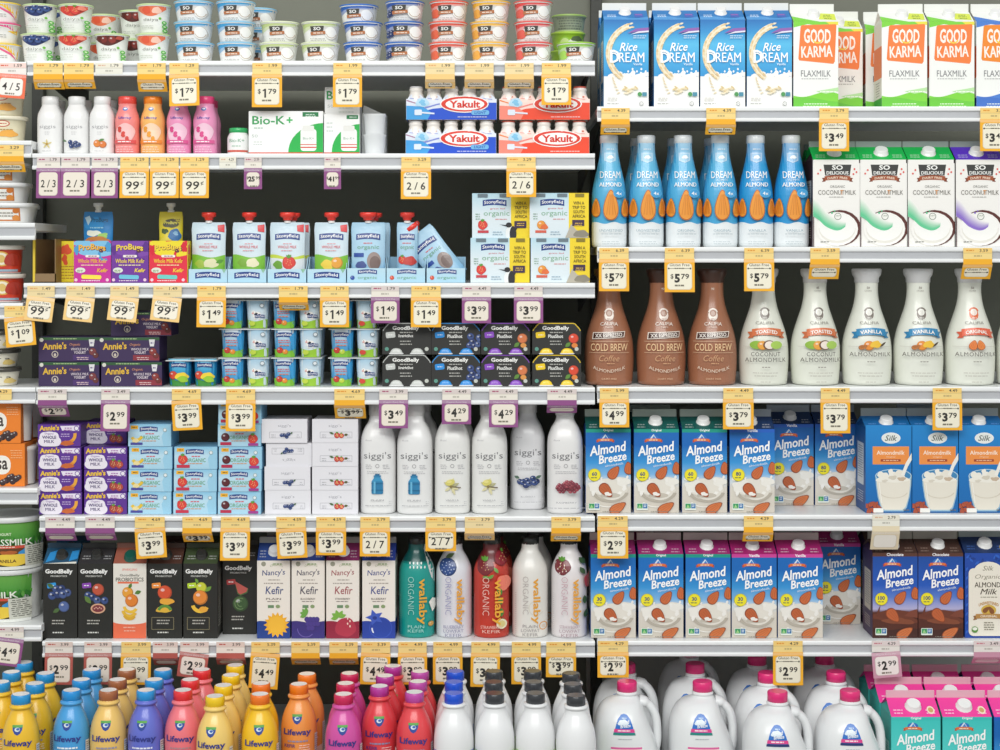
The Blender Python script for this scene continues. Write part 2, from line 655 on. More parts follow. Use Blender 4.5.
# ---- small printed pictures
def leaf(a, x, y, L, Wd, rot, col='#5d9a35'):
    pts = [(x + L * t, y + Wd / 2 * math.sin(math.pi * t)) for t in [i / 6 for i in range(7)]] + [(x + L * t, y - Wd / 2 * math.sin(math.pi * t)) for t in [i / 6 for i in range(5, 0, -1)]]
    return a.poly(rotp(pts, x, y, rot), col)
def ball(a, x, y, r, col, hi=True):
    a.ell(x, y, r, r, mixc(col, '#000000', .35), n=16)
    a.ell(x - r * .06, y + r * .06, r * .88, r * .88, col, n=16)
    if hi:
        a.ell(x - r * .3, y + r * .35, r * .3, r * .22, mixc(col, '#ffffff', .45), n=8)
def blueberries(a, x, y, r, n=5, seed=2):
    rnd = random.Random(seed)
    for i in range(n):
        bx, by = x + (i - (n - 1) / 2) * r * 1.25 + rnd.uniform(-.4, .4) * r, y + rnd.uniform(-.9, .9) * r
        ball(a, bx, by, r, ['#3a4f86', '#2b3c70', '#46598c'][i % 3])
        a.ell(bx + r * .2, by + r * .1, r * .32, r * .28, '#1c2748', n=8)
def strawberry(a, x, y, r, col='#dd4038'):
    a.blob(x, y, r, r * 1.08, mixc(col, '#000000', .2), 4, .12)
    a.blob(x, y, r * .88, r * .96, col, 4, .12)
    for k in range(7):
        a.ell(x + r * .55 * math.cos(k * 2.4) * (.4 + .09 * k), y + r * .6 * math.sin(k * 2.4) * (.4 + .09 * k), .35, .45, '#f5d488', n=6)
    for q in (60, 90, 125):
        leaf(a, x, y + r * .7, r * .7, r * .35, q)
def raspberry(a, x, y, r, col='#b0304e'):
    for j, (n, w_) in enumerate(((2, .3), (3, .58), (4, .75), (3, .58), (2, .3))):
        for i in range(n):
            ball(a, x + (i / (n - 1) * 2 - 1) * r * w_, y + (j - 2) * r * .38, r * .3, mixc(col, '#5c1030', .25 * ((i + j) % 3)))
def cow(a, x, y, s):
    a.blob(x, y, 3.6 * s, 2.8 * s, '#f6f4f0', 3, .1)
    a.blob(x - 1.2 * s, y + .8 * s, 1.5 * s, 1.2 * s, '#2c2c30', 8, .2)
    a.blob(x + 2.2 * s, y - .2 * s, 1.2 * s, .9 * s, '#2c2c30', 9, .2)
    a.ell(x - 3 * s, y + 2.2 * s, 1.7 * s, 1.5 * s, '#f6f4f0')
    a.ell(x - 3.5 * s, y + 1.4 * s, 1.0 * s, .7 * s, '#e6a9a2')
    a.ell(x - 3.3 * s, y + 2.6 * s, .3 * s, .3 * s, '#222222', n=8)
    for q in (-2, -1, 1.4, 2.3):
        a.rect(x + q * s - .35 * s, y - 4.2 * s, x + q * s + .35 * s, y - 2 * s, '#e9e6df')
def ribbon(a, x, y, wd, h, bow, col, edge=None):
    n = 10
    top = [(x - wd / 2 + wd * k / n, y + h / 2 + bow * (1 - (2 * k / n - 1) ** 2)) for k in range(n + 1)]
    bot = [(px_, py_ - h) for px_, py_ in reversed(top)]
    if edge:
        for sg in (-1, 1):
            a.poly([(x + sg * (wd / 2 - 1), y + h * .2), (x + sg * (wd / 2 + h * .6), y + h * .1), (x + sg * (wd / 2 + h * .3), y - h * .35), (x + sg * (wd / 2 + h * .6), y - h * .8), (x + sg * (wd / 2 - 1), y - h * .7)], edge)
    for k in range(n):
        a.poly([top[k], top[k + 1], (top[k + 1][0], top[k + 1][1] - h), (top[k][0], top[k][1] - h)], col)
def stony_logo(a, x, y, wd, col='#1f3f86', h=None):
    h = h or wd * .22
    ribbon(a, x, y, wd, h, wd * .05, col)
    a.arctext('Stonyfield', x, y, h * .72, '#ffffff', wd * .88, wd * .045, .01)
# ------------------------------------------------------------------ cartons
def almond_front(W, H, num, fold, foldc, top='#0b66b6', mid='#3596d8', choc=False, teal=False, word='Original'):
    w = W / 2
    a = Art((-w, 0, w, H))
    if teal:
        a.grad(-w, 0, w, H, [(0, '#e4efe9'), (.35, '#a8e6e0'), (.6, '#56d2cc'), (1, '#3cc8c2')])
    elif choc:
        a.grad(-w, 0, w, H, [(0, '#4a251b'), (.30, '#5a2d20'), (.34, '#b7b3d8'), (.48, '#5b7fce'), (.62, '#1f58bb'), (1, top)])
    else:
        a.grad(-w, 0, w, H, [(0, '#d2cabd'), (.30, '#ddd7cc'), (.38, '#d3dfe8'), (.46, '#7fb9ea'), (.6, mid), (.8, top), (1, top)])
    a.rect(-w, H - 3.4, w, H, foldc)
    a.text(word, 0, H - 1.4, 3.0, '#ffffff', b=.02)
    # maker's mark
    a.ell(-3, H - 9, 5.2, 3.4, '#2d74c4')
    a.poly([(-6.5, H - 9.5), (-3, H - 5), (0, H - 9.5)], '#d8e6f4')
    a.poly([(-4.6, H - 9.5), (-2.6, H - 6.6), (-.6, H - 9.5)], '#3f86cf')
    ribbon(a, -3, H - 11.2, 15.5, 2.6, .5, '#e2703a', '#c2481f')
    a.lines(-3, H - 10.9, 12, 1, 1, .9, '#ffe6c8')
    # big lettering
    a.text('Almond', -.6, H - 19.6, 10.0, '#ffffff', 38, .022, .22, 9)
    a.text('Breeze', 4.0, H - 28.8, 8.6, '#ffffff', 28.5, .022, .22, 9)
    a.text('almondmilk', 6.0, H - 35.6, 2.2, '#eef5fb', 19, .0, .1, 9)
    # splash
    if choc:
        a.wave(-w, w, 0, 20, '#55291d', 2.5, 20, .7, 1.6)
        a.blob(0, 21, 24, 6.5, '#6e3826', 5, .3)
        a.poly([(-20, 22), (-15, 33), (-16, 24), (-9, 25), (-8, 19)], '#6a3524')
        a.poly([(9, 22), (15, 27), (22, 29), (23, 20)], '#7d4230')
        a.blob(3, 17, 15, 3.2, '#84482f', 11, .3)
        a.wave(-w, w, 0, 9, '#43211a', 1.2, 14, 2, 1.2)
    else:
        a.blob(2, 25, 21, 10, '#e6e1d6', 6, .25)
        a.blob(-12, 27, 8, 6, '#efece4', 2, .35)
        a.blob(15, 31, 6, 5, '#efece4', 4, .35)
        a.arc(2, 22, 15, 18.5, 185, 350, '#b9b1a3', 16, .62)
        a.arc(2, 23, 9, 12.5, 190, 345, '#f4f1ea', 14, .6)
        a.ell(2, 17.5, 10, 2.6, '#c8c0b2')
        a.arc(0, 13, 13, 15, 200, 340, '#f1eee7', 14, .5)
    if not choc:
        for x, y, r_ in ((-19, 34, 1.6), (-16, 36.5, .9), (19, 36, 1.2), (10, 33, 1.5), (-7, 34.5, 1.1), (16, 25, 2.2), (-15, 20, 2.0)):
            a.blob(x, y, r_, r_ * 1.3, '#f3f0ea', int(x + 30), .3)
    a.almond(5.6, 40.6, 15.5, 9.6, 52, '#cc6a3a')
    a.almond(20.4, 45, 13, 9, 98, '#cc6a3a')
    a.almond(-2.2, 22.5, 17, 10.4, -48, '#c06236')
    if not choc:
        a.blob(-.5, 19, 3.4, 1.9, '#f3efe8', 9, .3)
    a.almond(9.5, 5, 19, 9.6, 33, '#cf7340')
    # calories badge
    a.ell(-14, H - 45.8, 6.4, 6.4, '#c7b91e')
    a.ell(-14, H - 45.8, 5.9, 5.9, '#f2e52c')
    a.text(num, -14, H - 44.8, 4.0, '#23407a', None, .03)
    a.lines(-14, H - 48.6, 7, 1, 1, .9, '#5d6a52')
    # small certificate
    a.rrect(-20, 3, -8.6, 10, .8, '#e8efe6')
    a.rect(-19.4, 4.6, -14, 9.4, '#3d9a62')
    a.rect(-13.6, 4.6, -9.2, 9.4, '#2f6fa8')
    a.poly([(-18.6, 5), (-17, 8.6), (-15, 5.4)], '#9fd08a')
    a.lines(-11.4, 8, 3.6, 2, 1.6, .7, '#e8f0f5')
    a.lines(4, 1.6, 22, 1, 1, .6, '#8a8478')
    return a

def side_print(DP, H, band='#e6e6e0', ink='#6d7a86'):
    a = Art((-DP / 2, 0, DP / 2, H))
    a.rrect(-DP * .3, H * .3, DP * .3, H * .78, 1, band)
    a.lines(0, H * .74, DP * .5, 14, 2.4, .8, ink)
    a.lines(0, H * .22, DP * .6, 5, 2.4, .8, band)
    return a

def roof_print(W, HR, word, seal, ink='#ffffff'):
    a = Art((-W / 2, 0, W / 2, HR))
    a.lines(-W * .33, HR * .35, W * .2, 2, 2, .7, ink)
    a.lines(W * .33, HR * .35, W * .2, 2, 2, .7, ink)
    if word:
        a.text(word, 0, 2.0, 2.6, ink, b=.02)
    return a

for key, num, fold, fc, roof, fin, top in (
        ('ab60_original', '60', 'Original', '#139a86', '#0f5a54', '#aab5ac', '#0b68ba'),
        ('ab80_vanilla', '80', 'Vanilla', '#1d5fc0', '#173562', '#9aa4ac', '#0b68ba'),
        ('ab30_original', '30', 'Original', '#129a88', '#a02670', '#b6a8a4', '#0c6ec0'),
        ('ab30_vanilla', '30', 'Vanilla', '#cf3f97', '#a81f6d', '#b6a8a4', '#0b68ba')):
    carton(key, 'milk_carton', 45, 45, 84, 10.5, 7.5, '#1f6fc8', '#1a5cab', roof, fin,
           almond_front(45, 84, num, fold, fc, top, word=fold), roofart=roof_print(45, 10.5, None, None, mixc(roof, '#ffffff', .4)),
           sideart=side_print(45, 84), capr=6.2, capv=.54, capname='screw_cap')
carton('ab100_chocolate', 'milk_carton', 45, 45, 85, 10.5, 8, '#5a2d20', '#3c2a52', '#4b332b', '#a09a90',
       almond_front(45, 85, '100', 'Chocolate', '#5a3529', '#124a9c', choc=True, word='Chocolate'),
       roofart=roof_print(45, 10.5, None, None, '#8a7468'), sideart=side_print(45, 84, '#cfc4b4'), capr=6.2, capv=.54, capname='screw_cap')
carton('ab_teal', 'milk_carton', 47, 45, 92, 12.5, 7, '#45ccc6', '#2aa89e', '#f03f9d', '#e3b3c0',
       almond_front(47, 92, '40', 'Original', '#3cc4be', teal=True, word='Original'),
       roofart=roof_print(47, 12.5, None, None, '#fbc3dc').ell(16, 4.4, 3.6, 2.6, '#f3e3c8').ell(16, 4.4, 2.4, 1.6, '#cfa66a'),
       sideart=side_print(45, 84, '#9fdcd2'), capr=7.0, capv=.52, capname='screw_cap')
carton('ab_blue_pink', 'milk_carton', 47, 45, 92, 12.5, 7, '#1f78d0', '#1a5cab', '#f03f9d', '#e3b3c0',
       almond_front(47, 92, '40', 'Original', '#1f5fc0', word='Vanilla'),
       roofart=roof_print(47, 12.5, None, None, '#fbc3dc'), sideart=side_print(45, 84), capr=7.0, capv=.52, capname='screw_cap')

def rice_front():
    a = Art((-22.5, 0, 22.5, 88))
    a.grad(-23, 0, 23, 88, [(0, '#f2f3f1'), (.33, '#f4f5f3'), (.36, '#2a94d4'), (.5, '#3fa8e0'), (.72, '#55bce8'), (.86, '#2f94d2'), (1, '#1a70b8')])
    a.rect(-23, 0, 23, 31, '#f4f4f1')
    # torn splash edge
    for i in range(9):
        a.blob(-16 + i * 4.6, 31 + (i % 3) * 1.2, 2.8, 2.4 + (i % 2), '#f4f4f1', i, .3)
    for i in range(5):
        a.ell(2 + i * 4.4, 36 + (i % 2) * 2.4, .9, 1.2, '#f6f8f8')
    # sheaf of grain sweeping up the left edge
    a.arc(12, 54, 27.4, 32.6, 108, 238, '#f6ead0', 22, .98)
    for k in range(24):
        t = math.radians(108 + 128 * k / 23)
        for q, rr in enumerate((28.4, 31.4)):
            leaf(a, 12 + rr * math.cos(t), 54 + rr * .98 * math.sin(t), 5.2, 1.9, math.degrees(t) - 100 + 16 * (q - .5), ['#ead3a4', '#f3e4c4', '#e0c390'][(k + q) % 3])
    for k in range(6):
        leaf(a, -13 + k * 1.4, 27 - k * 2.4, 4, 1.2, 100 + 20 * k, '#e9d6ae')
    a.poly([(1, 74), (10, 79), (23, 80), (23, 77), (12, 76)], '#8d5fae')
    a.poly([(4, 73), (12, 76), (23, 77), (23, 75.4), (12, 74.4)], '#e8e4f2')
    a.lines(13, 71.5, 15, 2, 2, .7, '#d9eefb')
    a.text('Rice', 2, 60.5, 8.6, '#ffffff', 18, .012, .35, 2)
    a.text('DREAM', 1.5, 50, 9.6, '#ffffff', 33, .012)
    a.text('D', -11.5, 51, 13, '#ffffff', 9.5, .012)
    a.text('Vanilla', 11.5, 43.2, 2.4, '#e8f4fc', 9, .01)
    for i in range(15):
        rnd = random.Random(i)
        a.ell(3.5 + rnd.uniform(-7, 7), 16.5 + rnd.uniform(-3.4, 3.4), 2.4, .9, ['#e8d9b4', '#f0e5c8', '#dcc592'][i % 3], rnd.uniform(-50, 50))
    a.ell(13.5, 13, 2.2, 2.2, '#4f9a57')
    a.rect(16, 11, 20.5, 15, '#4a8fa8')
    a.ell(15, 3.6, 2.1, 2.1, '#8d8d8d').ell(15, 3.6, 1.6, 1.6, '#f4f4f1').text('D', 15, 3.6, 1.7, '#666666')
    a.lines(-14, 9, 11, 2, 2, .6, '#b9b4ab')
    a.lines(-13, 3.6, 14, 1, 2, .7, '#9d9d99')
    return a
carton('rice', 'milk_carton', 45, 44, 88, 12.5, 7.5, '#2f9ade', '#3b88c0', '#1c74b8', '#dfe1de', rice_front(), capr=5.4, capv=.68,
       roofart=Art((-22.5, 0, 22.5, 12.5)).wave(-22.5, 22.5, 0, 3.5, '#4d97d6', 1.5, 12, .4).lines(-14, 6, 10, 2, 2, .7, '#e0eefb').rect(9, 3, 18, 8, '#3f5fb4').rect(10, 6, 17, 7.4, '#8d5fae'), sideart=side_print(44, 88), capname='screw_cap')

def karma_front(green='#7ed23c', dark='#3fae2f', org='#f4803a'):
    a = Art((-22.5, 0, 22.5, 86))
    a.rect(-23, 0, 23, 86, '#f3f4f0')
    a.poly([(-23, 86), (23, 86), (23, 84), (6, 81.5), (-8, 83.5), (-23, 80)], green)
    a.poly([(10, 86), (23, 86), (23, 82.4), (14, 83)], '#e9e04a')
    pts = [(-14, 82.5), (20, 83.5), (20.6, 82), (19, 46), (17.6, 43.6), (-16.6, 47), (-17.6, 49), (-15.4, 81)]
    a.poly(pts, org)
    a.text('GOOD', 1.5, 71.5, 14.5, '#fdf3ea', 27, .03, 0, -1)
    a.arc(1.8, 69.5, 4.2, 5.6, 205, 335, '#f7d24a', 8)
    a.text('KARMA', 1, 56, 11.5, '#fdf3ea', 31, .03, 0, 2)
    a.text('FLAXMILK', 0, 34, 6.2, '#77777a', 30, -.004)
    a.lines(0, 28.6, 31, 1, 2, .7, '#a8a8a6')
    a.wave(-23, 23, 0, 13, green, 2.6, 18, 3.6, .9)
    a.wave(-23, 23, 0, 8, mixc(green, dark, .35), 2.2, 18, .5, .7)
    a.poly([(0, 16), (22.5, 20), (22.5, 16), (10, 13.6)], mixc(green, '#ffffff', .35))
    a.lines(12, 15.6, 18, 1, 1, 1.0, '#f6fbef')
    a.lines(0, 3.4, 30, 2, 2.4, .8, '#f0f9e6')
    return a
for key, g, dk in (('karma', '#7fd43e', '#33ab3c'), ('karma_blue', '#4a7fd0', '#2450b0')):
    rf = Art((-22.5, 0, 22.5, 13)).poly([(-22.5, 0), (-22.5, 7), (-8, 3), (4, 0)], g).poly([(4, 3), (8, 11), (22, 10), (21, 2)], '#d9e64e').lines(13.5, 8.4, 9, 3, 2.2, .8, '#5f7d2a')
    carton(key, 'milk_carton', 45, 44, 86, 13, 8, '#f3f4f0', '#ecefe6', '#eef0ea', '#e6e7e2', karma_front(g, dk, '#f4803a' if key == 'karma' else '#f28a24'),
           capr=5.6, capv=.62, roofart=rf, sideart=Art((-22, 0, 22, 86)).rect(-22, 0, 22, 10, dk).rrect(-22, 30, 22, 62, 2, '#f08a50').lines(0, 26, 24, 6, 2.6, .8, '#9a9a96'), capname='screw_cap')

def coconut_front(green, word):
    a = Art((-23.5, 0, 23.5, 84))
    a.rect(-24, 0, 24, 84, '#f3f1ec')
    a.poly([(-13, 82.5), (15, 82.5), (13.4, 71.5), (-11.4, 71.5)], '#3a3a38')
    a.text('SO', 1, 79.6, 4.8, '#f4f4f0', 11, .03)
    a.text('DELICIOUS', 1, 74.2, 3.4, '#f4f4f0', 22, .025)
    ribbon(a, 1, 68.6, 26, 4.4, .9, '#a1502c', '#7f3c1f')
    a.arctext('DAIRY FREE', 1, 68.6, 2.2, '#f2dcc6', 20, .9, .02)
    for x, y in ((-16, 77), (-18.5, 73.5), (18, 78), (17, 73), (20, 75)):
        a.ell(x, y, .9, 1.0, '#e0605a')
    a.text('ORGANIC', 1, 60.5, 2.5, '#8a8a84', 15)
    a.text('COCONUTMILK', .5, 54.6, 4.6, '#77736c', 38, .004)
    a.text('T', 5.3, 54.6, 4.6, '#d58a3a', 3.2, .01)
    a.lines(.5, 50, 16, 1, 1, .7, '#a8a6a0')
    a.ell(3, 19, 21.5, 18, '#5a2a24')
    a.ell(.6, 18, 21, 17, '#f6f4ef')
    a.ell(.6, 18, 18.5, 14.6, '#e6e3da')
    a.ell(.6, 19.6, 18.2, 13.6, '#f7f6f2')
    lo_ = spline([(-24, 31), (-18, 27), (-11, 20.5), (-2, 16.6), (4, 17), (8.6, 20)], 5)
    hi_ = spline([(-24, 50), (-18, 45), (-11, 36), (-2, 29), (4, 26), (9.6, 24.6)], 5)
    for t0, t1, c0, c1 in ((0, .16, .05, .0), (.16, .5, .0, .35), (.5, 1, .35, 1)):
        ps = []
        mixq = lambda t: lin(mixc(green, '#f6f4ef', t))
        for k in range(len(lo_) - 1):
            p = lambda kk, t: (lo_[kk][0] + (hi_[kk][0] - lo_[kk][0]) * t, lo_[kk][1] + (hi_[kk][1] - lo_[kk][1]) * t)
            ps.append([p(k, t0) + mixq(c0), p(k + 1, t0) + mixq(c0), p(k + 1, t1) + mixq(c1), p(k, t1) + mixq(c1)])
        a.put(ps)
    a.ell(1.2, 30.5, 3.6, 3.6, '#8d968a').ell(1.2, 30.5, 2.9, 2.9, '#f0f0ea').text('USDA', 1.2, 31.2, 1.4, '#4b6a3a', 4.4)
    a.ell(-4.6, 34, 1, 1, green).ell(-2, 36, .8, .8, green)
    a.lines(-12, 5, 10, 1, 1, .9, '#8a8a84')
    a.rect(-24, 0, -22.6, 30, '#4a2630')
    return a
for key, g, rf_, wd in (('coconut_green', '#5fc994', '#0fb550', ''), ('coconut_purple', '#8a6cc9', '#5a2fc4', '')):
    carton(key, 'milk_carton', 47, 45, 87.5, 14, 6, '#f3f1ec', '#3b2430', rf_, '#8d9894', coconut_front(g, wd), capr=6.6, capv=.5,
           roofart=Art((-23.5, 0, 23.5, 14)).lines(-15, 5, 11, 2, 2.2, .8, mixc(rf_, '#ffffff', .45)).lines(15, 5, 11, 2, 2.2, .8, mixc(rf_, '#ffffff', .45)), sideart=side_print(45, 86, '#d9d3c8'), capname='screw_cap')

def silk_front():
    a = Art((-23, 0, 23, 88))
    a.grad(-24, 0, 24, 88, [(0, '#0d66ae'), (.5, '#0f74be'), (1, '#1d88d0')])
    a.ell(2.4, 75, 9.6, 5.6, '#f2f3ef').ell(2.4, 75, 8.8, 4.9, '#e9ece8')
    a.text('Silk', 2.4, 75, 5.6, '#4e5a54', 12.5, .01, .3)
    a.rect(-16, 48.6, 20.5, 66.6, '#f19a4e').rect(-15.2, 49.4, 19.7, 65.8, '#ef9246')
    a.text('Almondmilk', 2, 60.4, 4.2, '#fdf0df', 28, .01)
    a.text('Original', 2, 56, 1.7, '#fbe2c4', 9)
    a.rect(-8, 51.4, 12, 53.8, '#a4442c').lines(2, 52.6, 17, 1, 1, .8, '#f4c8a4')
    # glass of milk with a pouring stream
    bowl = [(-13.4, 37), (-12.8, 28), (-11, 16), (-8, 5), (-5, 1.5), (15, 1.5), (18, 5), (21, 16), (22.6, 28), (23, 37)]
    a.poly(bowl, '#9cc0d4')
    a.ell(4.8, 37, 18.4, 7, '#b9d4e2').ell(4.8, 37, 17.4, 6.2, '#3f86b8')
    a.poly([(-12.2, 33), (-11.6, 27), (-10, 16), (-7, 6), (-4, 3), (14, 3), (17, 6), (20, 16), (21.4, 27), (21.8, 33), (16, 36), (-6, 36)], '#e9e3d5')
    a.blob(4, 34, 15, 4.2, '#f1ede2', 3, .2)
    a.blob(-6, 37.6, 5, 4, '#f1ede2', 7, .3).blob(3, 40, 3.4, 3.6, '#f3efe5', 9, .4).blob(11, 38, 6, 4.4, '#ece7da', 5, .3)
    a.poly([(23, 60), (17, 50), (12.4, 38), (15.6, 37), (19, 46), (23, 53)], '#f1eee6')
    a.blob(4, 35.4, 4.6, 1.8, '#d6cebd', 6, .3).blob(13, 34, 3.6, 2.2, '#c9b49c', 8, .3).blob(-4, 32, 3, 1.4, '#dcd5c6', 2, .3)
    a.arc(4.8, 22, 13.6, 14.8, 195, 345, '#d8d0bf', 14, .5)
    a.line(-9.6, 30, -7, 10, .9, '#f6f3ec')
    for i, (x, y) in enumerate(((-21, 7), (-17, 9), (-13, 8), (-20, 2), (-10, 5), (-16, 3))):
        a.almond(x, y, 8, 4.6, 30 * i, '#b8573c', '#7c3423')
    a.rect(-15.5, .4, -5.5, 4.8, '#f2f1ec')
    a.lines(18, 3, 7, 1, 1, .9, '#7a7468')
    return a
carton('silk', 'milk_carton', 46, 46, 85, 10, 8, '#0f6fba', '#0d5a9c', '#166cae', '#a3aba9', silk_front(), capr=6.4, capv=.5,
       roofart=roof_print(46, 10, None, None, '#5f97d6'), sideart=side_print(46, 88, '#d5dfe8'), capname='screw_cap')

def silk_org_front():
    a = Art((-23, 0, 23, 85))
    a.rect(-24, 0, 24, 85, '#1a49a8')
    for i in range(14):
        leaf(a, -22 + 3.4 * i, 80 - (i * 7 % 5), 6, 2.6, 30 + 47 * i, ['#2a62c6', '#123a8c'][i % 2])
    for y in range(4, 72, 9):
        leaf(a, -22.5, y, 5, 2.2, 60, '#2a62c6').ell(21.6, y + 3, 1.2, 2.6, '#2a62c6')
    a.rrect(-19.5, 2, 20, 70, 5, '#efe9da').ell(.2, 68, 14, 8.6, '#efe9da')
    a.text('Silk', 0, 70, 4.8, '#7d7a66', 11, .0, .3)
    a.text('Organic', 0, 61, 5.6, '#8b8674', 26, -.004, .3)
    a.text('ALMOND-', .5, 53.4, 5.2, '#453a2e', 28, .02)
    a.text('Milk', .5, 46.6, 5.6, '#453a2e', 17, .015, .3)
    a.lines(.5, 41, 18, 1, 1, .8, '#9b9584')
    a.arctext('UNSWEETENED', .5, 33, 3.2, '#c08a3a', 20, 2.2, .02)
    a.ell(.5, 28, 7.6, 5.4, '#d5b04a')
    a.almond(-2, 28.5, 8, 4.4, 40, '#8c5a30').almond(3, 28, 8, 4.4, 120, '#8c5a30')
    ribbon(a, .5, 21.8, 26, 4.6, .4, '#b98a4c', '#94683a')
    a.text('ORIGINAL', .5, 22, 2.3, '#f3e6cf', 17, .02)
    a.lines(.5, 15.6, 12, 4, 2.3, .8, '#7d7664')
    a.ell(-13.5, 8.6, 3.2, 3.2, '#5d8f3f').ell(-13.5, 9.4, 2.4, 1.6, '#eef0e2')
    a.lines(15, 6, 3, 1, 1, 1, '#7d7664')
    return a
carton('silk_organic', 'milk_carton', 46, 46, 85, 12.5, 8, '#1a49a8', '#153c8c', '#16305e', '#8f9896', silk_org_front(), capr=6.6, capv=.52,
       roofart=roof_print(46, 15, None, None, '#3f63a8').ell(19, 4, 5, 3, '#d9b24a'), sideart=side_print(46, 85, '#b8c4de'), capname='screw_cap')

def probiotic_front(W, H, tagc, fruit, name2):
    w = W / 2
    a = Art((-w, 0, w, H))
    a.rect(-w, 0, w, H, '#23231f')
    a.text('GoodBelly', -1.2, H - 8.4, 5.8, '#f4f4f1', 27.5, .035)
    a.text('PROBIOTICS', -1.2, H - 12.6, 1.7, '#c9c9c4', 16.5, .02)
    a.rrect(-13, H - 24.6, -4, H - 19.4, 1, tagc, 6)
    a.lines(-8.5, H - 22, 6.4, 1, 1, .9, '#f2f2ee')
    y = H - 32
    if fruit == 'blueberry':
        blueberries(a, 2, y + 6, 4.0, 3, 3), blueberries(a, -3, y - 2, 4.2, 3, 5)
        ball(a, 4, y - 11, 5.4, '#53689e')
        leaf(a, -6, y + 8, 8, 4, 150, '#4d6a3a'), leaf(a, 0, y - 13, 8, 4, 210, '#4d6a3a')
    elif fruit == 'pomegranate':
        ball(a, 3, y + 6, 6, '#c0533a'), blueberries(a, 1, y - 3, 3.8, 4, 8)
        leaf(a, -4, y - 8, 10, 5, 130, '#5d7d3a')
        a.ell(3, y - 13, 7.4, 5, '#d8a888').ell(3, y - 13, 5.8, 3.6, '#7a3038')
        for k in range(5):
            a.ell(-.5 + k * 1.7, y - 13 + (k % 2), .8, .8, '#d8a090', n=6)
    elif fruit == 'mango':
        ball(a, 0, y + 3, 7.2, '#d8532f'), a.blob(2, y - 6, 7, 3.4, '#e9a93a', 4, .15)
        a.blob(-1, y - 14, 7, 3.6, '#e2b43c', 3, .2), a.arc(0, y - 17, 5, 8, 20, 160, '#5d8f3a')
    elif fruit == 'tropical':
        ball(a, 1, y + 8, 5.4, '#c9cf38'), ball(a, 0, y - 2, 7.4, '#e58a35')
        leaf(a, 5, y + 4, 8, 4, 40, '#6d9a3a'), leaf(a, -2, y + 12, 6, 3, 120, '#6d9a3a')
        a.arc(0, y - 8, 6, 9.6, 195, 330, '#eec13f'), a.ell(3, y - 14, 4.4, 3, '#e9a93a')
    elif fruit == 'watermelon':
        a.poly([(-5, y + 11), (9, y + 3), (8, y - 1), (1, y - 4), (-2, y - 2)], '#4a6a3a'), a.poly([(-5, y + 11), (8.4, y + 3.4), (7, y), (1, y - 2.6), (-1.4, y - 1)], '#c05a52')
        ball(a, 1, y - 12, 8, '#3d5a34'), a.arc(1, y - 12, 2.4, 3.2, 60, 300, '#6d8a58'), a.arc(1, y - 12, 5.2, 6, 60, 300, '#6d8a58')
    a.lines(-2, H - 57, 15, 2, 3, 1.2, '#b4b2aa')
    if fruit in ('mango', 'tropical'):
        for q in (((-13, 9), (9, 9)), ((-13, 21), (9, 21)), ((-13, 9), (-13, 21)), ((9, 9), (9, 21))):
            a.line(*q[0], *q[1], .5, '#8d8464')
    a.lines(-1.5, 6, 13, 1, 1, 1.3, '#d8d8d2')
    return a
for key, tc_, fr, rf_, n2 in (('gb_blueberry', '#2b9be0', 'blueberry', '#1f4f6e', ''), ('gb_pomegranate', '#8a45b0', 'pomegranate', '#2e2c2e', ''),
                              ('gb_mango', '#f2913a', 'mango', '#4a2c22', ''), ('gb_tropical', '#b9d832', 'tropical', '#3b4a2c', ''), ('gb_watermelon', '#a8383a', 'watermelon', '#33302c', '')):
    rf = Art((-17, 0, 17, 13))
    if fr == 'blueberry':
        rf.poly([(-15, 1), (-13, 9), (-6, 11), (-7, 3)], '#2a8ed0').poly([(8, 2), (9, 10), (16, 11), (16, 4)], '#2a8ed0').poly([(-16, 0), (16, 1.6), (16, 0)], '#e8e6da')
    else:
        rf.lines(-10, 6, 9, 2, 2, .8, mixc(rf_, '#ffffff', .3)).lines(11, 6, 8, 2, 2, .8, mixc(rf_, '#ffffff', .3))
    carton(key, 'juice_carton', 34, 34, 75, 13, 5, '#23231f', '#34332f', rf_, mixc(rf_, '#26261f', .4), probiotic_front(34, 75, tc_, fr, n2), capc='#2f2f2d', capr=5.2, capv=.5, roofart=rf,
           sideart=Art((-17, 0, 17, 75)).rect(-13, 4, 13, 70, '#4a4943').lines(0, 66, 22, 22, 2.6, .9, '#b9b7ad'), capname='screw_cap')
def coral_front():
    a = Art((-16.5, 0, 16.5, 75))
    a.rect(-17, 0, 17, 75, '#e9e4da')
    a.rect(-17, 0, 17, 17, '#e96f4c').ell(0, 17, 17, 3, '#e9e4da')
    a.ell(0, 14.5, 17.5, 2.6, '#e96f4c') if False else None
    a.text('SPARKLING', 0, 69, 2.2, '#e58a80', 15, .02)
    a.text('GoodBelly', 0, 63, 3.2, '#7c7a70', 20, .02)
    a.text('PROBIOTICS', 0, 59, 4.0, '#6b6a62', 28, .02)
    a.rect(-12, 55, 9, 56.8, '#e9724f')
    ball(a, -2, 46, 5.6, '#eaa237'), ball(a, 2, 38, 6.6, '#e3832d')
    leaf(a, 5, 45, 7, 4, 20, '#557f35'), leaf(a, -1, 50, 6, 3.4, 60, '#557f35')
    a.arc(1, 33, 5, 8, 190, 330, '#eec13f'), a.arc(0, 29, 5, 8.4, 190, 330, '#e6b838'), a.arc(0, 25, 4, 7, 200, 330, '#dba92e')
    a.lines(0, 11, 14, 2, 3.4, 1.2, '#f2b39c')
    return a
carton('gb_coral', 'juice_carton', 33, 34, 75, 13, 5, '#e9e4da', '#e9e4da', '#a05a48', '#8a5a4c', coral_front(), capc='#12594c', capr=6.2, capv=.4, capname='screw_cap')

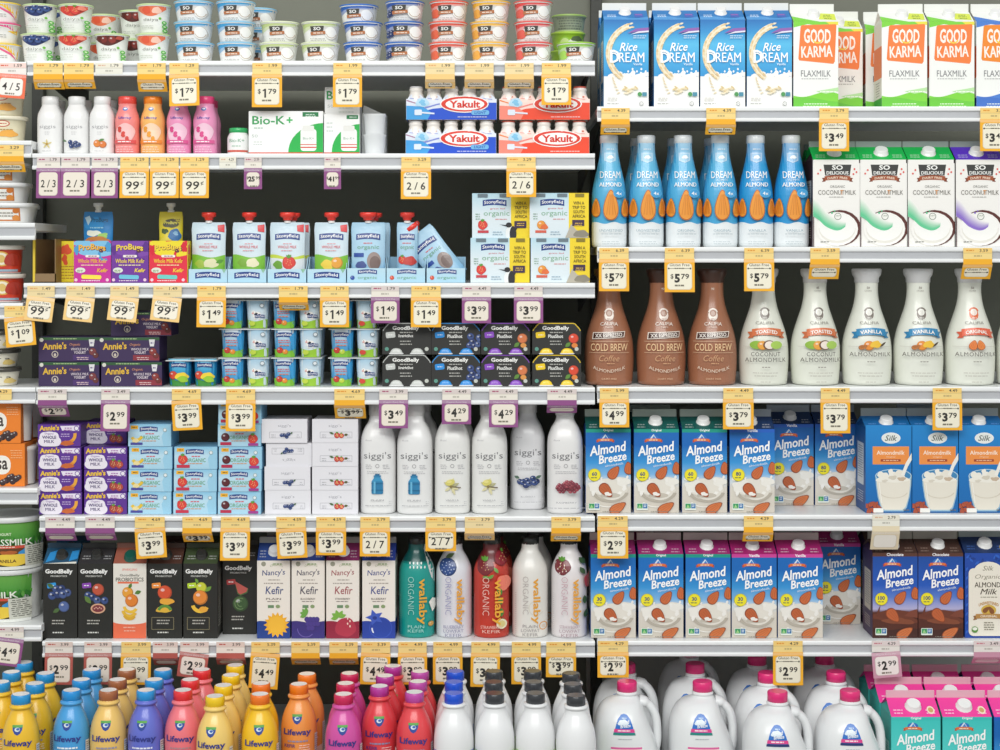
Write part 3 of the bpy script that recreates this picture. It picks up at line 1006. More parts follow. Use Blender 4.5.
def nancy_front(c, icon, wordc, low='#24408c', fl=''):
    a = Art((-16.5, 0, 16.5, 78))
    a.rect(-17, 0, 17, 78, '#efe9df')
    a.ell(-10, 74.6, 2.4, 2.4, '#9a9a88').lines(4, 74.6, 12, 1, 1, 1.2, '#8ea877')
    a.arctext('ORGANIC', 3, 72.6, 2.2, '#9aa878', 13, 1.2)
    a.text("Nancy's", 0, 65.4, 7.4, wordc, 23, .006, .12, 3)
    a.lines(1, 58.6, 14, 1, 1, .9, '#9a9086').lines(0, 55.2, 20, 1, 1, 1.0, '#a89e94')
    a.text('Kefir', 1, 48.2, 7.8, wordc, 18, .006, .12)
    a.text(fl, 0, 39.6, 2.0, '#6f665e', 15, .01)
    a.lines(0, 37, 14, 1, 1, .8, '#8a8078')
    a.rect(-5.6, 30.5, .4, 33.4, '#6d8f6a').ell(4.4, 32, 2.2, 1.8, '#8aa070')
    a.wave(-17, 17, 0, 16.5, c, 1.0, 16, .6, 1.1)
    if icon == 'sun':
        a.blob(3, 13.5, 11.2, 11.2, '#f3b52e', 1, .16, 30, 1).ell(3, 13.5, 8.4, 8.4, '#f5bd3a')
    elif icon == 'blackberry':
        for i in range(10):
            ball(a, 3 + (i % 4) * 3.3 - 4 + (i // 4), 19 - (i // 4) * 4.4, 2.7, '#4a3a8c', False)
        for q in (130, 165, 200, 100):
            leaf(a, -1, 24, 7.6, 3.6, q, '#6fa84a')
        a.arc(-2, 10, 8, 9, 180, 320, '#6a5aa8')
    elif icon == 'strawberry':
        a.blob(3, 11, 10, 10, mixc(c, '#ff5a6a', .22), 3, .1)
        for q in (60, 110, 150, 190, 20):
            leaf(a, -4, 21, 8, 4, q, '#7db548')
        for i in range(4):
            a.ell(5 + (i % 2) * 2.4, 20 - i * 2.6, .7, 1.2, '#f3d7c8')
    else:
        a.ell(2, 10.6, 11.6, 10.8, '#3350b4').ell(2, 10.6, 10.6, 9.8, '#2443a2')
        a.blob(-4, 21, 7, 6.2, '#3d5cc0', 2, .35, 10, 1).ell(-4, 20.5, 2.2, 1.8, '#22388c')
        a.arc(2, 10.6, 8, 9.4, 180, 215, '#e2e6f4', 6)
    return a
for key, c, ic, wc, rf_, fl in (('nancy_plain', '#1c3f8c', 'sun', '#35477f', '#1f3f84', 'PLAIN'), ('nancy_blackberry', '#3a2f7c', 'blackberry', '#4d4a5c', '#223a86', 'BLACKBERRY'),
                                ('nancy_strawberry', '#94203c', 'strawberry', '#a04a52', '#7c1f58', 'STRAWBERRY'), ('nancy_blueberry', '#2441a0', 'blueberry', '#3d4a8c', '#20398c', 'BLUEBERRY')):
    carton(key, 'kefir_carton', 33, 34, 78, 15, 6, '#efe9df', mixc(c, '#efe9df', .2), rf_, '#a7a9a8', nancy_front(c, ic, wc, fl=fl), capr=5.6, capv=.5, capc='#e3e5e8',
           roofart=Art((-16.5, 0, 16.5, 15)).lines(-11, 8, 7, 3, 2.4, .8, mixc(rf_, '#ffffff', .35)).lines(11, 8, 7, 3, 2.4, .8, mixc(rf_, '#ffffff', .35)),
           sideart=Art((-17, 0, 17, 78)).rect(-17, 0, 17, 78, '#e6e1d6').rect(-17, 0, 17, 18, c).lines(0, 70, 22, 16, 2.6, .8, '#8f8a80'), capname='screw_cap')
# ------------------------------------------------------------------ bottles
def screw(r, z0, z1, flare=0.0):
    return [(r - .5, z0), (r, z0 + .3), (r + flare, z1 - .9), (r + flare - .8, z1)]

# small white skyr bottles
SS = [(11.2, 0), (12.3, .8), (12.5, 2)] + [(12.5, z) for z in (12, 24, 34)] + spline([(12.5, 36), (11.8, 41), (9.6, 46), (8.3, 49), (8.0, 50)], 3)
for key, fr in (('skyr_small_vanilla', 0), ('skyr_small_blueberry', 1), ('skyr_small_peach', 2)):
    a = Art()
    a.text('siggis', 0, 27, 4.4, '#a9a9ab', 16, -.004)
    a.lines(0, 22, 6, 2, 2, .6, '#c9c9c9')
    if fr == 0:
        for q in (20, 95, 160, 230, 300):
            leaf(a, 0, 10, 5, 1.8, q, '#d8c98c')
        a.ell(0, 10, 1.2, 1.2, '#b8923f')
    elif fr == 1:
        blueberries(a, 0, 10, 2.3, 4, 2), blueberries(a, 1, 8, 2.0, 3, 9)
        leaf(a, -5, 12, 4, 2, 150, '#5d7d5a')
    else:
        ball(a, -2.4, 10.5, 3.8, '#e58a3f'), ball(a, 3, 9.6, 3.6, '#dd7a36')
        leaf(a, -1, 13, 6, 2.4, 20, '#5d8a4a')
    a.lines(0, 3.4, 12, 1, 1, .5, '#d2d2d2')
    bottle(key, 'yogurt_drink_bottle', SS, screw(8.6, 49.6, 58.5), '#f0f0ef', '#f0f0ef', a, p=2.5)

# small kefir bottles
KS = [(11, 0), (12, .8)] + spline([(12.2, 3), (12.2, 16), (11.8, 24), (12.4, 33), (11.2, 40), (9.4, 45), (8.8, 49), (9, 51)], 3)
for key, body, capc, ink, bar in (('kefir_small_red', '#f58d8a', '#ee4f46', '#d8493f', '#e2585a'), ('kefir_small_orange', '#f9bd6a', '#f58a1f', '#f0a132', '#f2933a'), ('kefir_small_pink', '#f09ac4', '#e8457f', '#dd4a8c', '#e0609a')):
    a = Art()
    a.ell(0, 45.4, 2.6, 1.8, '#3f78c4').ell(0, 45.8, 1.6, .8, '#eef2f6')
    a.text('Lifeway', 0, 36.2, 3.2, '#5a50a8', 12.5, .02)
    a.blob(0, 21, 9.4, 10, mixc(body, '#ffffff', .42), 2, .06)
    for i in range(6):
        a.ell(-5 + (i * 3.7) % 11, 26 - (i * 5.1) % 13, 2.1, 1.7, ink, i * 40)
    a.rect(-10, 10.6, 10, 14, bar).lines(0, 12.3, 14, 1, 1, .9, '#ffffff')
    a.lines(0, 7, 16, 3, 2.2, .7, mixc(body, '#ffffff', .6))
    bottle(key, 'kefir_bottle', KS, screw(9.2, 50.6, 58.5), body, capc, a)

# blue almond drink bottles
DB = [(16.2, 0), (17.2, .8)] + spline([(17.5, 3), (17.6, 30), (17.5, 46), (16.8, 57), (15, 68), (12.6, 78), (10.4, 88), (9.1, 96), (8.7, 105)], 4)
for key, top, bot, word in (('dream_unsweetened', '#62b8de', '#46a8d8', 'UNSWEETENED'), ('dream_original', '#58b2dc', '#40a4d6', 'ORIGINAL'), ('dream_vanilla', '#2c9ad4', '#2694d2', 'VANILLA')):
    a = Art()
    a.grad(-19, 18, 19, 105, [(0, bot), (.45, mixc(bot, top, .5)), (.75, top), (1, mixc(top, '#ffffff', .3))])
    a.wave(-18.5, 18.5, 0, 24, '#e9eef0', 1.0, 22, .4, 2.0)
    a.poly([(-5.6, 95), (5.6, 95), (5.6, 87), (0, 84.6), (-5.6, 87)], mixc(top, '#ffffff', .45)).poly([(-4.4, 94), (4.4, 94), (4.4, 87.6), (0, 86), (-4.4, 87.6)], mixc(top, '#ffffff', .25))
    a.lines(0, 98.6, 8, 1, 1, .8, '#eef6fa').blob(.5, 90.5, 2.6, 2, '#eef3f4', 3, .3)
    a.text('DREAM', 0, 72.6, 7.0, '#f4f7f8', 19.5, .01)
    a.text('ULTIMATE', 0, 67.4, 2.0, '#dcecf4', 11)
    a.text('ALMOND', 0, 62.6, 4.2, '#f7f9f9', 21, .03)
    for x, y, L, W_ in ((-13.4, 39.5, 19, 8.6), (13.4, 39.5, 19, 8.6), (0, 42, 31, 16)):
        pts = [(x + W_ / 2 * math.sin(t) * (.8 - .34 * math.cos(t)), y + L / 2 * math.cos(t)) for t in [i * 2 * math.pi / 24 for i in range(24)]]
        a.poly(pts, '#c06a25')
        pts = [(x + (px_ - x) * .9, y + (py_ - y) * .92) for px_, py_ in pts]
        a.poly(pts, '#eb9a3a')
        for q in (-.24, -.08, .1, .26):
            a.poly([(x + W_ * q - .25, y - L * .32), (x + W_ * q + .25, y - L * .32), (x + W_ * q * .3 + .15, y + L * .34), (x + W_ * q * .3 - .15, y + L * .34)], '#d07f2c')
    a.ell(7, 53.6, 5, 4.4, '#5fb4e0').ell(7, 53.6, 4.4, 3.8, '#3f9fd8').text('4x', 7, 53.6, 3.4, '#f4f8fa', 5, .01)
    a.text(word, 0, 16.4, 2.4, '#7d9aa6', 20 if len(word) > 9 else 15, -.002)
    a.lines(0, 12.8, 18, 1, 1, .6, '#a5b4ba').lines(0, 5, 16, 2, 2, .6, '#b6c2c6')
    bottle(key, 'almond_drink_bottle', DB, screw(9.4, 104.6, 113), bot, '#e3e7e8', a, p=2.25, bands=[(21, '#e4eaec'), (200, bot)])

# carafe shaped bottles
CF = [(20.5, 0), (23, .8)] + spline([(23.8, 4), (24.8, 18), (25, 30), (24.2, 43), (21.6, 55), (17.6, 67), (14, 78), (12, 88), (11.4, 96), (11.6, 103.5)], 4)
CAPF = [(11.4, 103), (12.4, 103.4), (12.6, 108), (14.6, 111), (15.2, 114), (15.2, 116.6), (14, 117.4)]
def face_badge(a, y, ink, ground):
    a.ell(0, y, 5.6, 6.6, ground)
    a.ell(0, y - .6, 4.6, 5.4, ink).ell(0, y + 1.6, 3.2, 3.4, ground).ell(0, y + 1.2, 1.9, 2.5, mixc(ground, ink, .25))
    a.arc(0, y + 1.8, 3.3, 4.8, 10, 170, ink, 8).lines(0, y - 4, 5, 2, 1.2, .5, ground)
def brown_art():
    a = Art()
    a.text('90', 0, 97, 2.4, '#e0cfc0', None, .02)
    face_badge(a, 71, '#e9ddd2', '#9a6a50')
    a.arctext('CALIFIA', 0, 61.6, 3.4, '#ecdcd0', 17, .6, .01)
    a.text('FARMS', 0, 58.6, 1.5, '#e0cabb', 7)
    a.poly([(-16.5, 46.4), (14.5, 48.6), (15.5, 54.6), (-15.5, 53.4)], '#f0e4d8').poly([(-15.6, 47.2), (13.8, 49.2), (14.6, 53.8), (-14.8, 52.7)], '#4a2c22')
    a.text('XX ESPRESSO', -.5, 50.7, 3.8, '#f4ebe2', 26, .02, 0, 3)
    a.line(-19, 44.4, 19, 44.4, .4, '#d9b596')
    a.text('COLD BREW', 0, 38.6, 7.4, '#edc79a', 35, .006)
    a.line(-19, 33.2, 19, 33.2, .4, '#d9b596')
    a.text('Coffee', 0, 27.6, 6.0, '#d6a67e', 19, -.004, .3)
    a.lines(1, 22.4, 8, 1, 1, .8, '#d6a67e')
    a.arctext('ALMONDMILK', 0, 18.8, 3.2, '#ecd8c4', 30, -4.0, .01)
    a.text('DAIRY FREE', 0, 7, 1.7, '#d9b596', 14)
    return a
def white_art(c, word, lines_, fruit):
    a = Art()
    a.text('45' if fruit == 'coconut' else '50', 0, 98, 2.4, '#8a7f78', None, .02).text('CALORIES', 0, 95, 1.3, '#a09890', 7)
    face_badge(a, 72, '#7d746c' if fruit != 'almond' else '#e0724a', '#f0efe6')
    a.text('CALIFIA', 0, 63, 3.0, '#8f8a82', 18, -.004)
    ribbon(a, 1, 53, 27, 7, 1.6, c, mixc(c, '#000000', .15))
    a.arctext(word, 1, 53, 3.6, '#fbf6ee', 20, 1.6, .02)
    a.line(-20, 39.4, 20, 39.4, .35, '#c9c5ba')
    if fruit == 'coconut':
        a.ell(-8, 41, 6.4, 4.2, '#8fb83f'), ball(a, -3, 40.6, 4.6, '#eaa23c'), a.ell(3, 41, 5.4, 4.8, '#6e4632').ell(3.4, 41, 4.4, 3.9, '#f0e2d6'), a.ell(9.5, 41, 5.2, 4, '#a8cc5a')
    elif fruit == 'vanilla':
        ball(a, -1.6, 40.4, 4.8, '#e88f2f'), a.blob(4.6, 41.6, 4.6, 4, '#f0c23c', 3, .25)
        leaf(a, 8, 39, 8, 2, 40, '#4a3a28'), a.almond(-7, 39, 8, 4.4, 20, '#c9803f')
    else:
        a.almond(-3, 41, 10, 7.4, 75, '#e8823c', '#b85a24'), a.almond(3.6, 41, 10, 7, 105, '#ea8c46', '#b85a24')
    for i, t in enumerate(lines_):
        a.text(t, 0, 31.8 - i * 5.6, 4.2, '#5f5a54', 26 if len(t) < 8 else 36, .002, 0, 0, 1.15)
    a.lines(0, 30 - len(lines_) * 5.6, 9, 1, 1, .9, '#8f8a82').lines(0, 13, 24, 2, 3, .6, '#b5b0a6').lines(0, 4, 12, 1, 1, .6, '#b5b0a6')
    return a
for key, body, capc, art in (('carafe_brown', '#a06a4e', '#4a3128', brown_art()), ('carafe_coconut', '#e4e6da', '#dddbd9', white_art('#d6713f', 'TOASTED', ['COCONUT', 'ALMONDMILK'], 'coconut')),
                             ('carafe_vanilla', '#e6e8dd', '#e4e4e5', white_art('#2a86b8', 'VANILLA', ['ALMONDMILK'], 'vanilla')), ('carafe_almond', '#e6e8dd', '#e4e4e5', white_art('#e4603c', 'ORIGINAL', ['ALMONDMILK'], 'almond'))):
    bottle(key, 'carafe_bottle', CF, CAPF, body, capc, art, rib=.03, capn=24)

# tall white skyr bottles
SL = [(16, 0), (17.6, .9)] + spline([(18, 3), (18, 40), (18, 66), (17.2, 76), (14.2, 85), (10.6, 91), (9.2, 95), (9, 98)], 4)
def skyr_art(pic, word):
    a = Art()
    a.text('fluid', -9, 74, 1.5, '#b6b6b8', 6)
    a.text("siggi's", 0, 58, 8.6, '#6a6a6e', 27, -.008)
    a.arc(0, 48.4, 1.5, 2.0, 0, 360, '#9a9a9c', 12)
    a.lines(-8.6, 49.4, 7, 3, 1.7, .5, '#b5b5b8', 1).lines(8.6, 49.4, 7, 3, 1.7, .5, '#b5b5b8', 5)
    a.lines(0, 43, 22, 2, 1.7, .5, '#bcbcbe')
    if pic == 'can':
        a.rrect(-5.6, 20.4, 5.6, 34, 1.4, '#2a7fae').poly([(-5.6, 33), (-2.6, 37.6), (2.6, 37.6), (5.6, 33)], '#3a96c4').rect(-3.4, 37.2, 3.4, 39.2, '#2a7fae').rect(-2.2, 39.2, 2.2, 40.6, '#1d6a94')
        a.rect(-5.6, 30.6, 5.6, 31.4, '#1f6a94').rect(-5.6, 24, 5.6, 24.8, '#1f6a94').rect(-3.4, 21, -1.6, 33, '#6ab8dc')
    elif pic == 'vanilla':
        for q, L in ((25, 8), (80, 9), (150, 9), (215, 8), (290, 9), (335, 7)):
            leaf(a, -.5, 28, L, 2.8, q, ['#cdc79a', '#b9b58a', '#ddd6a8'][q % 3])
        a.ell(-2, 32, 4.6, 3, '#d9cf6f', 20).ell(-3, 33, 2.6, 1.6, '#e9df8c').line(-1, 28, 8, 27, 1, '#6b5a44').ell(-1, 28, 1.4, 1.4, '#8a7a4a')
    elif pic == 'blueberry':
        blueberries(a, 0, 31, 2.9, 5, 4), blueberries(a, 0, 27, 2.9, 4, 6)
        leaf(a, 6, 33, 6, 3, 30, '#4f6a5a'), leaf(a, -7, 33, 5, 3, 150, '#4f6a5a')
    else:
        raspberry(a, -4, 26.6, 5.2, '#b04a5c'), raspberry(a, 5, 27.6, 5.4, '#bb505f'), raspberry(a, 1.4, 32.5, 4, '#c45a68')
    a.text(word, 0, 14.4, 1.7, '#a0a0a4', 12)
    a.lines(0, 9, 24, 1, 1, .6, '#b0b0b4').lines(12, 13, 3, 3, 2, .5, '#c4c4c6')
    return a
for key, pic, word, tone in (('skyr_plain', 'can', 'PLAIN', '#eaeae9'), ('skyr_vanilla', 'vanilla', 'VANILLA', '#e8e8e5'), ('skyr_blueberry', 'blueberry', 'BLUEBERRY', '#e4e4e6'), ('skyr_raspberry', 'raspberry', 'RASPBERRY', '#e8e7e6')):
    bottle(key, 'skyr_bottle', SL, screw(9.8, 97.6, 110), tone, '#e4e4e2', skyr_art(pic, word), p=2.9)

# squat shouldered kefir bottles with lettering up the side
WB = [(16.6, 0), (17.8, .9)] + spline([(18, 3), (18, 40), (18, 62), (17, 70), (13.6, 78), (9.6, 85), (8.6, 89), (8.6, 93)], 4)
def wall_art(base, org, ink, fruit, sub):
    a = Art()
    if fruit == 'teal':
        a.poly([(8, 93), (18, 93), (18, 55), (15, 60), (11, 74), (7, 88)], '#e6e6e2')
        for i in range(9):
            a.ell(-6 + (i % 5) * 3.6, 71 + (i // 5) * 4, .7, 1.3, '#e9f2ee')
        a.ell(0, 80, 14, 10, '#11403f') if False else None
        ball(a, 14, 14, 2.6, '#d8a24a')
        a.poly([(12, 36), (15, 40), (18, 38), (18, 30), (15, 26)], '#f0efe6')
    elif fruit == 'blueberry':
        ball(a, -5.6, 71, 8.8, '#2c4c8a', False)
        for k in range(16):
            a.ell(-5.6 + 6.6 * math.cos(k * 2.4) * ((k + 1) / 16) ** .5, 71 + 6.6 * math.sin(k * 2.4) * ((k + 1) / 16) ** .5, .6, .6, '#aebfe0', n=6)
        leaf(a, -7, 80, 9, 4, 30, '#5a6f4a')
    elif fruit == 'red':
        strawberry(a, -6, 71, 8, '#7a1f28'), strawberry(a, 10, 80, 7, '#8c2430')
        a.blob(11, 56, 6, 8, '#f0816a', 4, .1)
        for y in (12, 22, 34, 44):
            leaf(a, 9, y, 9, 4.4, 70 + y, '#4f8a3a')
        a.ell(9, 15, 4.6, 5, '#f1e9c8').ell(9, 15, 3, 3.4, '#e0d08a')
        for x, y in ((-8, 62), (-3, 60), (6, 66)):
            leaf(a, x, y, 7, 3, 70 + x * 9, '#6aa04a')
    elif fruit == 'cream':
        a.arc(6, 30, 7, 7.8, 60, 330, '#ddd8ca', 14), a.arc(13, 12, 3.4, 4.2, 0, 360, '#e5a04a', 14), a.text('12', 13, 12, 2.4, '#e5a04a')
    elif fruit == 'strawberry':
        strawberry(a, -7, 71, 7.6, '#7c2c34')
        for k in range(8):
            a.ell(-7 + 5 * math.cos(k * 2.4) * ((k + 1) / 8) ** .5, 70 + 5 * math.sin(k * 2.4) * ((k + 1) / 8) ** .5, .6, .8, '#e9d2cc', n=6)
        for y in (20, 34, 64, 74):
            leaf(a, 14, y, 9, 4.4, 60 + y, '#3d5a34')
        a.blob(17, 58, 4, 7, '#b84a50', 2, .2)
    a.text('wallaby', 5.4, 37, 9.2, org, 46, .02, 0, -90)
    a.text('ORGANIC', -4.6, 43, 5.6, ink, 38, -.012, 0, -90)
    for i, t in enumerate(sub):
        a.text(t, 0, 12 - i * 4.2, 3.1, mixc(ink, '#5a5a66', .35) if fruit not in ('teal', 'red') else ink, min(18, 3.0 * len(t)), -.002)
    a.lines(-14, 45, 1.2, 24, 1.9, .6, mixc(base, '#8a8a90', .4), 2)
    return a
for key, base, org, ink, fr, sub, top in (('wallaby_teal', '#149a90', '#edae3a', '#a8dcd2', 'teal', ['PLAIN', 'KEFIR'], '#0d4e4c'), ('wallaby_blueberry', '#e2e2e8', '#e8a53c', '#9c9ac0', 'blueberry', ['BLUEBERRY', 'LOWFAT', 'KEFIR'], '#e2e2e6'),
                                          ('wallaby_red', '#c43a2a', '#f0b03c', '#f0c8bc', 'red', ['STRAWBERRY', 'KEFIR'], '#6a2426'), ('wallaby_cream', '#e6e3dc', '#e8a53c', '#bdb4b0', 'cream', ['PLAIN', 'LOWFAT', 'KEFIR'], '#e4e2dc'),
                                          ('wallaby_strawberry', '#e8e3e4', '#e8a53c', '#c8a2ac', 'strawberry', ['STRAWBERRY', 'LOWFAT', 'KEFIR'], '#e6e2e2')):
    bottle(key, 'kefir_bottle', WB, [(8.4, 92), (9.2, 92.4), (9.2, 98), (8.4, 98.8)], base, '#232724', wall_art(base, org, ink, fr, sub), p=2.2, bands=[(74, base), (76, mixc(base, top, .5)), (200, top)])

# tall bright kefir bottles of the bottom shelf
KL = [(16.6, 0), (18, 1)] + spline([(18.2, 4), (18.2, 40), (18.2, 64), (18, 72), (16.8, 80), (14, 88), (10.6, 94.5), (9.4, 97.5)], 4) + [(9.3, 99), (11, 99.4), (11.3, 100.6), (11, 101.8), (9.3, 102.2), (9.0, 103.4)]
def shrink(key, k):
    for ch in PROTO[key].children:
        ch.data.transform(Matrix.Diagonal((k * .965, k * .965, k, 1)))
def kefir_art(body, ink):
    a = Art()
    a.poly([(-5, 86), (5, 86), (4.6, 81.4), (2.6, 78), (0, 76.6), (-2.6, 78), (-4.6, 81.4)], '#2d4a9c').poly([(-5, 86), (5, 86), (4.9, 83.8), (-4.9, 83.8)], '#5aa84a')
    a.ell(0, 82, 2.6, 1.9, '#d8e4ee').ell(.6, 82.4, 1.6, 1.1, '#2f62b4')
    a.text('Lifeway', 0, 68.4, 7.6, '#323a8c', 27, .022)
    a.lines(0, 60.4, 24, 1, 1, 1.6, mixc(ink, '#ffffff', .25), 8)
    a.text('KEFIR', -7, 56, 3.2, ink, 11, .01)
    a.lines(7, 56.4, 11, 3, 2.2, .8, mixc(body, '#ffffff', .6))
    a.wave(-19, 19, 18, 44, mixc(body, '#ffffff', .45), 2.4, 14, .6)
    a.rect(16.2, 20, 18.6, 66, '#dcdcda').lines(17.4, 64, 2, 20, 2.1, .8, '#85858c')
    a.rect(-18.6, 20, -16.6, 60, '#dcdcda')
    a.lines(0, 14, 26, 3, 3, .9, ink)
    return a
for key, body, capc, ink in (('kefir_yellow_blue', '#f0c02c', '#2596d6', '#3d4a9c'), ('kefir_blue', '#48a0de', '#1f92dc', '#e9f4fa'), ('kefir_tan', '#eec46c', '#a8643c', '#4d4a8c'),
                             ('kefir_purple', '#6470d0', '#2496dc', '#e2e4f8'), ('kefir_rose', '#f27a84', '#e8323a', '#a02a4c'), ('kefir_cream', '#f3cf74', '#f5cb1c', '#4d4a8c'),
                             ('kefir_yellow_orange', '#f5c426', '#f2791f', '#4a4a9c'), ('kefir_orange', '#f29a4a', '#f5801e', '#5a4a8c'), ('kefir_magenta', '#d552a4', '#cf2258', '#3a3a9c'),
                             ('kefir_red_violet', '#e2454e', '#b8389c', '#3d3a8c'), ('kefir_red_pink', '#e5484f', '#c04aa8', '#3d3a8c')):
    bottle(key, 'kefir_bottle', KL, screw(9.6, 103, 112), body, capc, kefir_art(body, ink), disc='#f1efee', capn=36, sv=3.0)
    shrink(key, .96)

# white kefir bottles with dark caps
KW = [(18, 0), (19.6, 1)] + spline([(19.9, 4), (19.9, 40), (19.9, 62), (19.6, 74), (17.8, 84), (14, 93), (11.4, 98.4), (10.8, 101.6)], 4) + [(10.6, 102.6), (12, 103), (12.2, 104.4), (11.8, 105.6), (9.6, 106)]
for key, capc, lab, ink in (('kefir_white_blue', '#1250d0', '#2f5fcc', '#e9eefa'), ('kefir_white_black', '#33363a', '#b9d890', '#5d8a34')):
    a = Art()
    a.wave(-20, 20, 6, 63, lab, .8, 14, 0, .5)
    a.wave(-20, 20, 6, 61.4, mixc(lab, '#ffffff', .2), .8, 14, 0, .5)
    a.text('KEFIR', 0, 50, 8, ink, 24, .02).lines(0, 40, 22, 4, 4, 1.2, ink)
    a.arc(0, 104, 0, 0.1, 0, 10, '#e8e8e8', 2)
    bottle(key, 'kefir_bottle', KW, screw(9.4, 105.6, 115), '#ecedee', capc, a, capn=40, rib=.05)
    shrink(key, .96)

# handled half gallon jug
def jug(key, darklabel):
    root = thing('milk_jug')
    mb = MB()
    #        z, left, right, depth, exponent
    secs = [(0, 28, 28, 28, 3), (1, 31, 31, 31, 3), (4, 32.6, 32.6, 32.6, 3), (30, 33, 33, 33, 3), (44, 33, 32, 33, 2.9), (54, 33, 29.5, 33, 2.8), (64, 33, 26.5, 32.8, 2.7), (74, 32.6, 22.5, 32, 2.6), (82, 31.2, 19.6, 30.4, 2.5),
            (89, 28.6, 17, 27.2, 2.4), (95, 25, 15.2, 23, 2.3), (99, 19.6, 13.2, 18, 2.2), (101.4, 13, 11.6, 12.6, 2), (102.4, 10.8, 10.8, 10.8, 2), (104, 9.6, 9.6, 9.6, 2), (104.6, 10.6, 10.6, 10.6, 2), (106, 10.6, 10.6, 10.6, 2), (106.8, 9.4, 9.4, 9.4, 2), (110, 9.2, 9.2, 9.2, 2)]
    prof = []
    sm = []
    for i in range(len(secs) - 1):
        p0, p1, p2, p3 = secs[max(i - 1, 0)], secs[i], secs[i + 1], secs[min(i + 2, len(secs) - 1)]
        for j in range(3):
            t = j / 3
            if 3 < i < 11:
                sm.append(tuple(.5 * (2 * p1[a] + (p2[a] - p0[a]) * t + (2 * p0[a] - 5 * p1[a] + 4 * p2[a] - p3[a]) * t * t + (3 * p1[a] - p0[a] - 3 * p2[a] + p3[a]) * t ** 3) for a in range(5)))
            else:
                sm.append(tuple(p1[a] + (p2[a] - p1[a]) * t for a in range(5)))
    sm.append(secs[-1])
    n = 48
    vs, fs = [], []
    for z, l, r, d, p in sm:
        for k in range(n):
            a = 2 * math.pi * k / n
            c, q = math.cos(a), math.sin(a)
            wx = r if c > 0 else l
            vs.append((S * wx * math.copysign(abs(c) ** (2 / p), c), S * d * math.copysign(abs(q) ** (2 / p), q), z * S))
    for i in range(len(sm) - 1):
        for k in range(n):
            k2 = (k + 1) % n
            fs.append([i * n + k, i * n + k2, (i + 1) * n + k2, (i + 1) * n + k])
    mb.add(vs, fs, '#e9ebec', True)
    mb.quad(list(reversed(vs[:n])), '#e9ebec')
    def fn(u, v, o):
        z = v / S
        for s0, s1 in zip(sm, sm[1:]):
            if s0[0] <= z <= s1[0]:
                t = (z - s0[0]) / max(1e-6, s1[0] - s0[0])
                l, r, d, p = [s0[i] + (s1[i] - s0[i]) * t for i in (1, 2, 3, 4)]
                break
        wx = r if u > 0 else l
        q = min(.97, abs(u / S) / wx)
        return (u, -S * d * (1 - q ** p) ** (1 / p) - o * 1.6 - .0002, v)
    a = Art()
    k = 1.2
    q = lambda pts: [(-5 + x * 1.08, 72.5 + (y - 58) * .9) for x, y in pts]
    a.poly(q([(-9.5, 58), (9.5, 58), (7.6, 67), (5.6, 74), (2.6, 78.4), (0, 79.2), (-2.6, 78.4), (-5.6, 74), (-7.6, 67)]), '#1f6fc6')
    a.poly(q([(-10, 58), (10, 58), (9.6, 60.6), (-9.6, 60.6)]), '#20336f' if darklabel else '#23897f')
    a.poly(q([(-9.4, 61), (9.4, 61), (8.8, 64.4), (-8.8, 64.4)]), '#e2408c')
    a.lines(-5, 76.8, 14, 1, 1, 1.2, '#fbe3ee')
    a.blob(-6, 84, 4.4, 3, '#d7e6f2', 3, .3)
    a.text('Almond', -5, 84.6, 3.2, '#f4f8fb', 10, .02, .2, 8).text('Breeze', -4, 81.2, 3.0, '#f4f8fb', 10, .02, .2, 8)
    a.lines(-5, 88, 5, 1, 1, .9, '#bcd8f0').lines(-5, 69, 15, 1, 1, .8, '#b8bcc0')
    a.rect(-18, 14, 14, 62, '#eef0f2').rect(-18, 59.4, 12, 61.4, '#e86aa4').text('Almond Breeze', -2, 52, 5, '#2a5fae', 27, .01).lines(-2, 44, 22, 5, 4, 1.2, '#7a8aa8')
    apply_art(mb, a, fn, eps=.0001, su=2.0, sv=2.5)
    mb.build('jug_body', GLOSS, root)
    hd = MB()
    pts = spline([(11.5, 97.8), (16.5, 96.8), (22, 93), (26.4, 86.5), (28.8, 78), (29.6, 68), (29.4, 58), (27.6, 50), (25, 44)], 4)
    hd.tube([(x * S, 0, z * S) for x, z in pts], [(4.2 if 5 < i < len(pts) - 5 else 5.2) * S for i in range(len(pts))], '#e9ebec', 14, 1.6)
    hd.build('handle', GLOSS, root)
    cp = MB()
    cp.lathe(m([(8.9, 107), (9.7, 107.3), (9.7, 115.6), (8.9, 116.6)]), 44, '#e52a78', rib=.035)
    cp.build('cap', GLOSS, root)
    ROUND.add(key)
    return done(key, root, 66)
jug('jug_teal', False)
jug('jug_navy', True)
